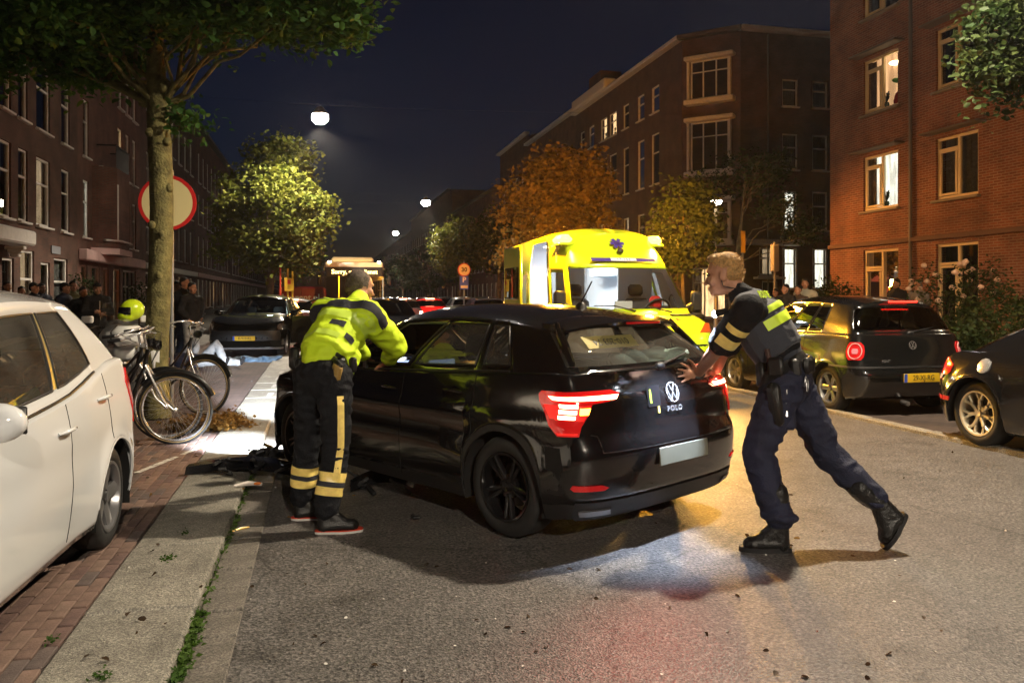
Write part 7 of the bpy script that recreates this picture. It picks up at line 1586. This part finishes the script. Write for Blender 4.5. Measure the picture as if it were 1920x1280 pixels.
t = thing('litter_bin', 'dark litter bin beside the ambulance bonnet', 'bin', c2w((1302 - 960) / 74, 20.5, .1)); MB().lathe([(.20, 0), (.23, .05), (.24, .85), (.26, .88), (.22, .95), (.02, 1.0)], 20, cap=True).build('bin_body', TRIM, t, 40)
# ================================================================== wreckage and litter
def shard_strip(name, label, base, n, L, w, rz, seed, cat='wreckage'):
    r_ = random.Random(seed); t = thing(name, label, cat, base, rz); pts = [(-L / 2 + L * k / 12, .16 * math.sin(k / 12 * math.pi) - .05, .02 + .035 * math.sin(k / 12 * 3)) for k in range(13)]; mb = MB(); rows = []
    for k, p in enumerate(pts): ww = w * (.35 + .65 * math.sin((k + .7) / 13.4 * math.pi)); p = Vector(p); rows.append([p + Vector((0, -ww / 2, 0)), p + Vector((0, -ww / 4, .06)), p + Vector((0, ww / 4, .075)), p + Vector((0, ww / 2, .02)), p + Vector((0, ww / 4, .055)), p + Vector((0, -ww / 4, .04))])
    mb.ring_loft(rows); mb.build('bumper_skin', M('gloss_black_plastic', (.008, .008, .009), .25, coat=.6), t, 35)
    for k in range(n):
        m = MB(); a = r_.uniform(-L * .4, L * .5); m.box((0, 0, 0), (r_.uniform(.06, .26), r_.uniform(.012, .04), r_.uniform(.008, .03)), bev=.004); m.box((r_.uniform(-.05, .05), .02, .01), (r_.uniform(.03, .1), .03, .02), r_.uniform(0, 3), bev=.004); o = m.build('broken_clip', TRIM, t, 30, (a, r_.uniform(-.15, .28), r_.uniform(.03, .14)), (r_.uniform(-.5, .5), r_.uniform(-.6, .6), r_.uniform(0, 3.1)))
    return t
shard_strip('torn_bumper', 'torn black front bumper lying across the gutter by the kerb', gp(462, 893, .05), 16, .95, .22, -TH - .12, 3)
shard_strip('grille_fragment', 'broken black grille bars heaped beyond the torn bumper', gp(505, 872, .03), 14, .42, .14, -TH + .5, 4)
shard_strip('wheel_arch_liner', 'torn dark liner fragment under the dark car door', gp(715, 918), 8, .48, .20, -TH + .25, 5)
o = thing('lamp_fragment', 'small orange and white lamp fragment on the kerb', 'wreckage', gp(465, 912, .07)); MB().tube([(-.10, 0, .01), (0, .03, .02), (.10, 0, .015)], [.012, .02, .012], 6).build('clear_shell', M('shell_white', (.7, .65, .6), .2), o, 50); MB().ell((.07, 0, .02), (.03, .015, .012)).build('orange_lens', M('lens_orange', (.7, .2, .05), .2), o, 50)
o = MB().tube([(-.06, 0, .012), (0, .012, .014), (.06, 0, .012)], [.006, .009, .007], 6).build('reflector_strip', M('reflector_yellow', (.8, .5, .03), .3), None, 50, gp(452, 995, .004), (0, 0, .7)); tag(o, 'thin yellow plastic strip lying in the gutter', 'litter')
for i, (px, py, s_, lab) in enumerate(((522, 782, .10, 'black plastic chunk on the lit road near the dashes'), (548, 800, .13, 'black mirror shell fragment behind the officer leg'), (775, 972, .05, 'small dark scrap on the road below the car door'), (668, 1138, .0, ''))):
    if not lab: continue
    m = MB(); r_ = random.Random(i + 50)
    for k in range(5): m.ell((r_.uniform(-s_, s_) * .6, r_.uniform(-s_, s_) * .6, s_ * .3), (s_ * .6, s_ * .3, s_ * .3), Matrix.Rotation(r_.uniform(0, 3), 3, 'Z'), 8, 6)
    o = put('plastic_fragment', blob('plastic_fragment', m, TRIM, .012, 1)); o.location = gp(px, py); tag(o, lab, 'wreckage')
def scatter(name, label, mat, pts, size, seed, z=.006, flat=.12):
    rng = np.random.default_rng(seed); C = np.array([(p.x, p.y, p.z + z) for p in pts]); o = put(name, leaf_mesh(name, C, size, mat, rng, True, flat)); tag(o, label, 'litter', kind='stuff'); return o
def zof(p): p.z = .076 if -1.04 < p.x < -.56 else ZB + .006 if p.x < -1.04 else 0.; return p
r_ = random.Random(77)
scatter('fallen_leaves', 'dark fallen leaves scattered on the road and kerb', leafmat('leaf_brown', (.03, .02, .012), (.10, .06, .03)), [zof(gp(r_.uniform(120, 1900), 800 + 480 * r_.random() ** .8)) for _ in range(70)] + [zof(gp(*q)) for q in ((292, 1048), (285, 1108), (243, 1180), (310, 1205), (600, 1210), (570, 1095), (1118, 1066), (1062, 1067), (1257, 1138), (190, 1270))], .035, 5)
scatter('yellow_leaves', 'yellow fallen leaves near the boots and along the gutter', DRYL, [gp(*q) for q in ((1372, 990), (1405, 1008), (437, 1000), (375, 1238), (1500, 1010))] + [zof(gp(r_.uniform(250, 700), r_.uniform(830, 1000))) for _ in range(25)], .04, 6)
scatter('paper_scraps', 'pale paper and glass scraps scattered over the ground', M('scrap_white', (.7, .68, .62), .6), [zof(gp(r_.uniform(200, 1900), 790 + 480 * r_.random() ** .9)) for _ in range(60)] + [gp(982, 1249), (gp(652, 1158)), gp(1490, 1040), gp(960, 1185)], .016, 7)
scatter('glass_crumbs', 'glass crumbs glinting on the lit road before the car', M('glass_crumb', (.8, .85, .9), .1, spec=.8), [zof(gp(r_.uniform(380, 700), r_.uniform(720, 960))) for _ in range(160)], .014, 8)
rng = np.random.default_rng(12); C = []
for k in range(2600):
    y = 2.7 + 1.3 * rng.random() ** 1.2 if k < 2100 else rng.uniform(4, 8); C.append((-.545 + rng.normal() * (.016 if k < 2100 else .008), y + .06 * math.sin(y * 40), .005 + abs(rng.normal()) * .02))
o = put('gutter_weeds', leaf_mesh('gutter_weeds', np.array(C), .028, leafmat('leaf_weed', (.03, .08, .01), (.10, .17, .03)), rng)); tag(o, 'green weeds growing in the gutter joint along the kerb', 'weeds', kind='stuff')
C = []
for q in ((314, 1048, 60), (190, 1270, 50), (345, 1000, 20), (100, 1200, 30)):
    p = gp(q[0], q[1], .07)
    for k in range(q[2]): C.append((p.x + rng.normal() * .02, p.y + rng.normal() * .02, .074 + abs(rng.normal()) * .006))
o = put('moss_tufts', leaf_mesh('moss_tufts', np.array(C), .018, MATS['leaf_weed'], rng)); tag(o, 'small green moss tufts on the kerb stones', 'moss', kind='stuff')
# ================================================================== thin haze, added for glow round the lamps
hz_ = MB().box((0, 135, 9), (290, 400, 24)).build('haze', M('haze_tmp'), None, 0); hz_['kind'] = 'stuff'; hz_['label'] = 'thin haze added for a glow round the lamps'; hz_.data.materials.clear()
hm_ = bpy.data.materials.new('glow_haze'); hm_.use_nodes = True; nt = hm_.node_tree; nt.nodes.clear(); o_ = nt.nodes.new('ShaderNodeOutputMaterial'); v_ = nt.nodes.new('ShaderNodeVolumePrincipled')
v_.inputs['Density'].default_value = .0006; v_.inputs['Anisotropy'].default_value = .78; v_.inputs['Color'].default_value = (.92, .94, 1, 1); nt.links.new(v_.outputs[0], o_.inputs['Volume']); hz_.data.materials.append(hm_)
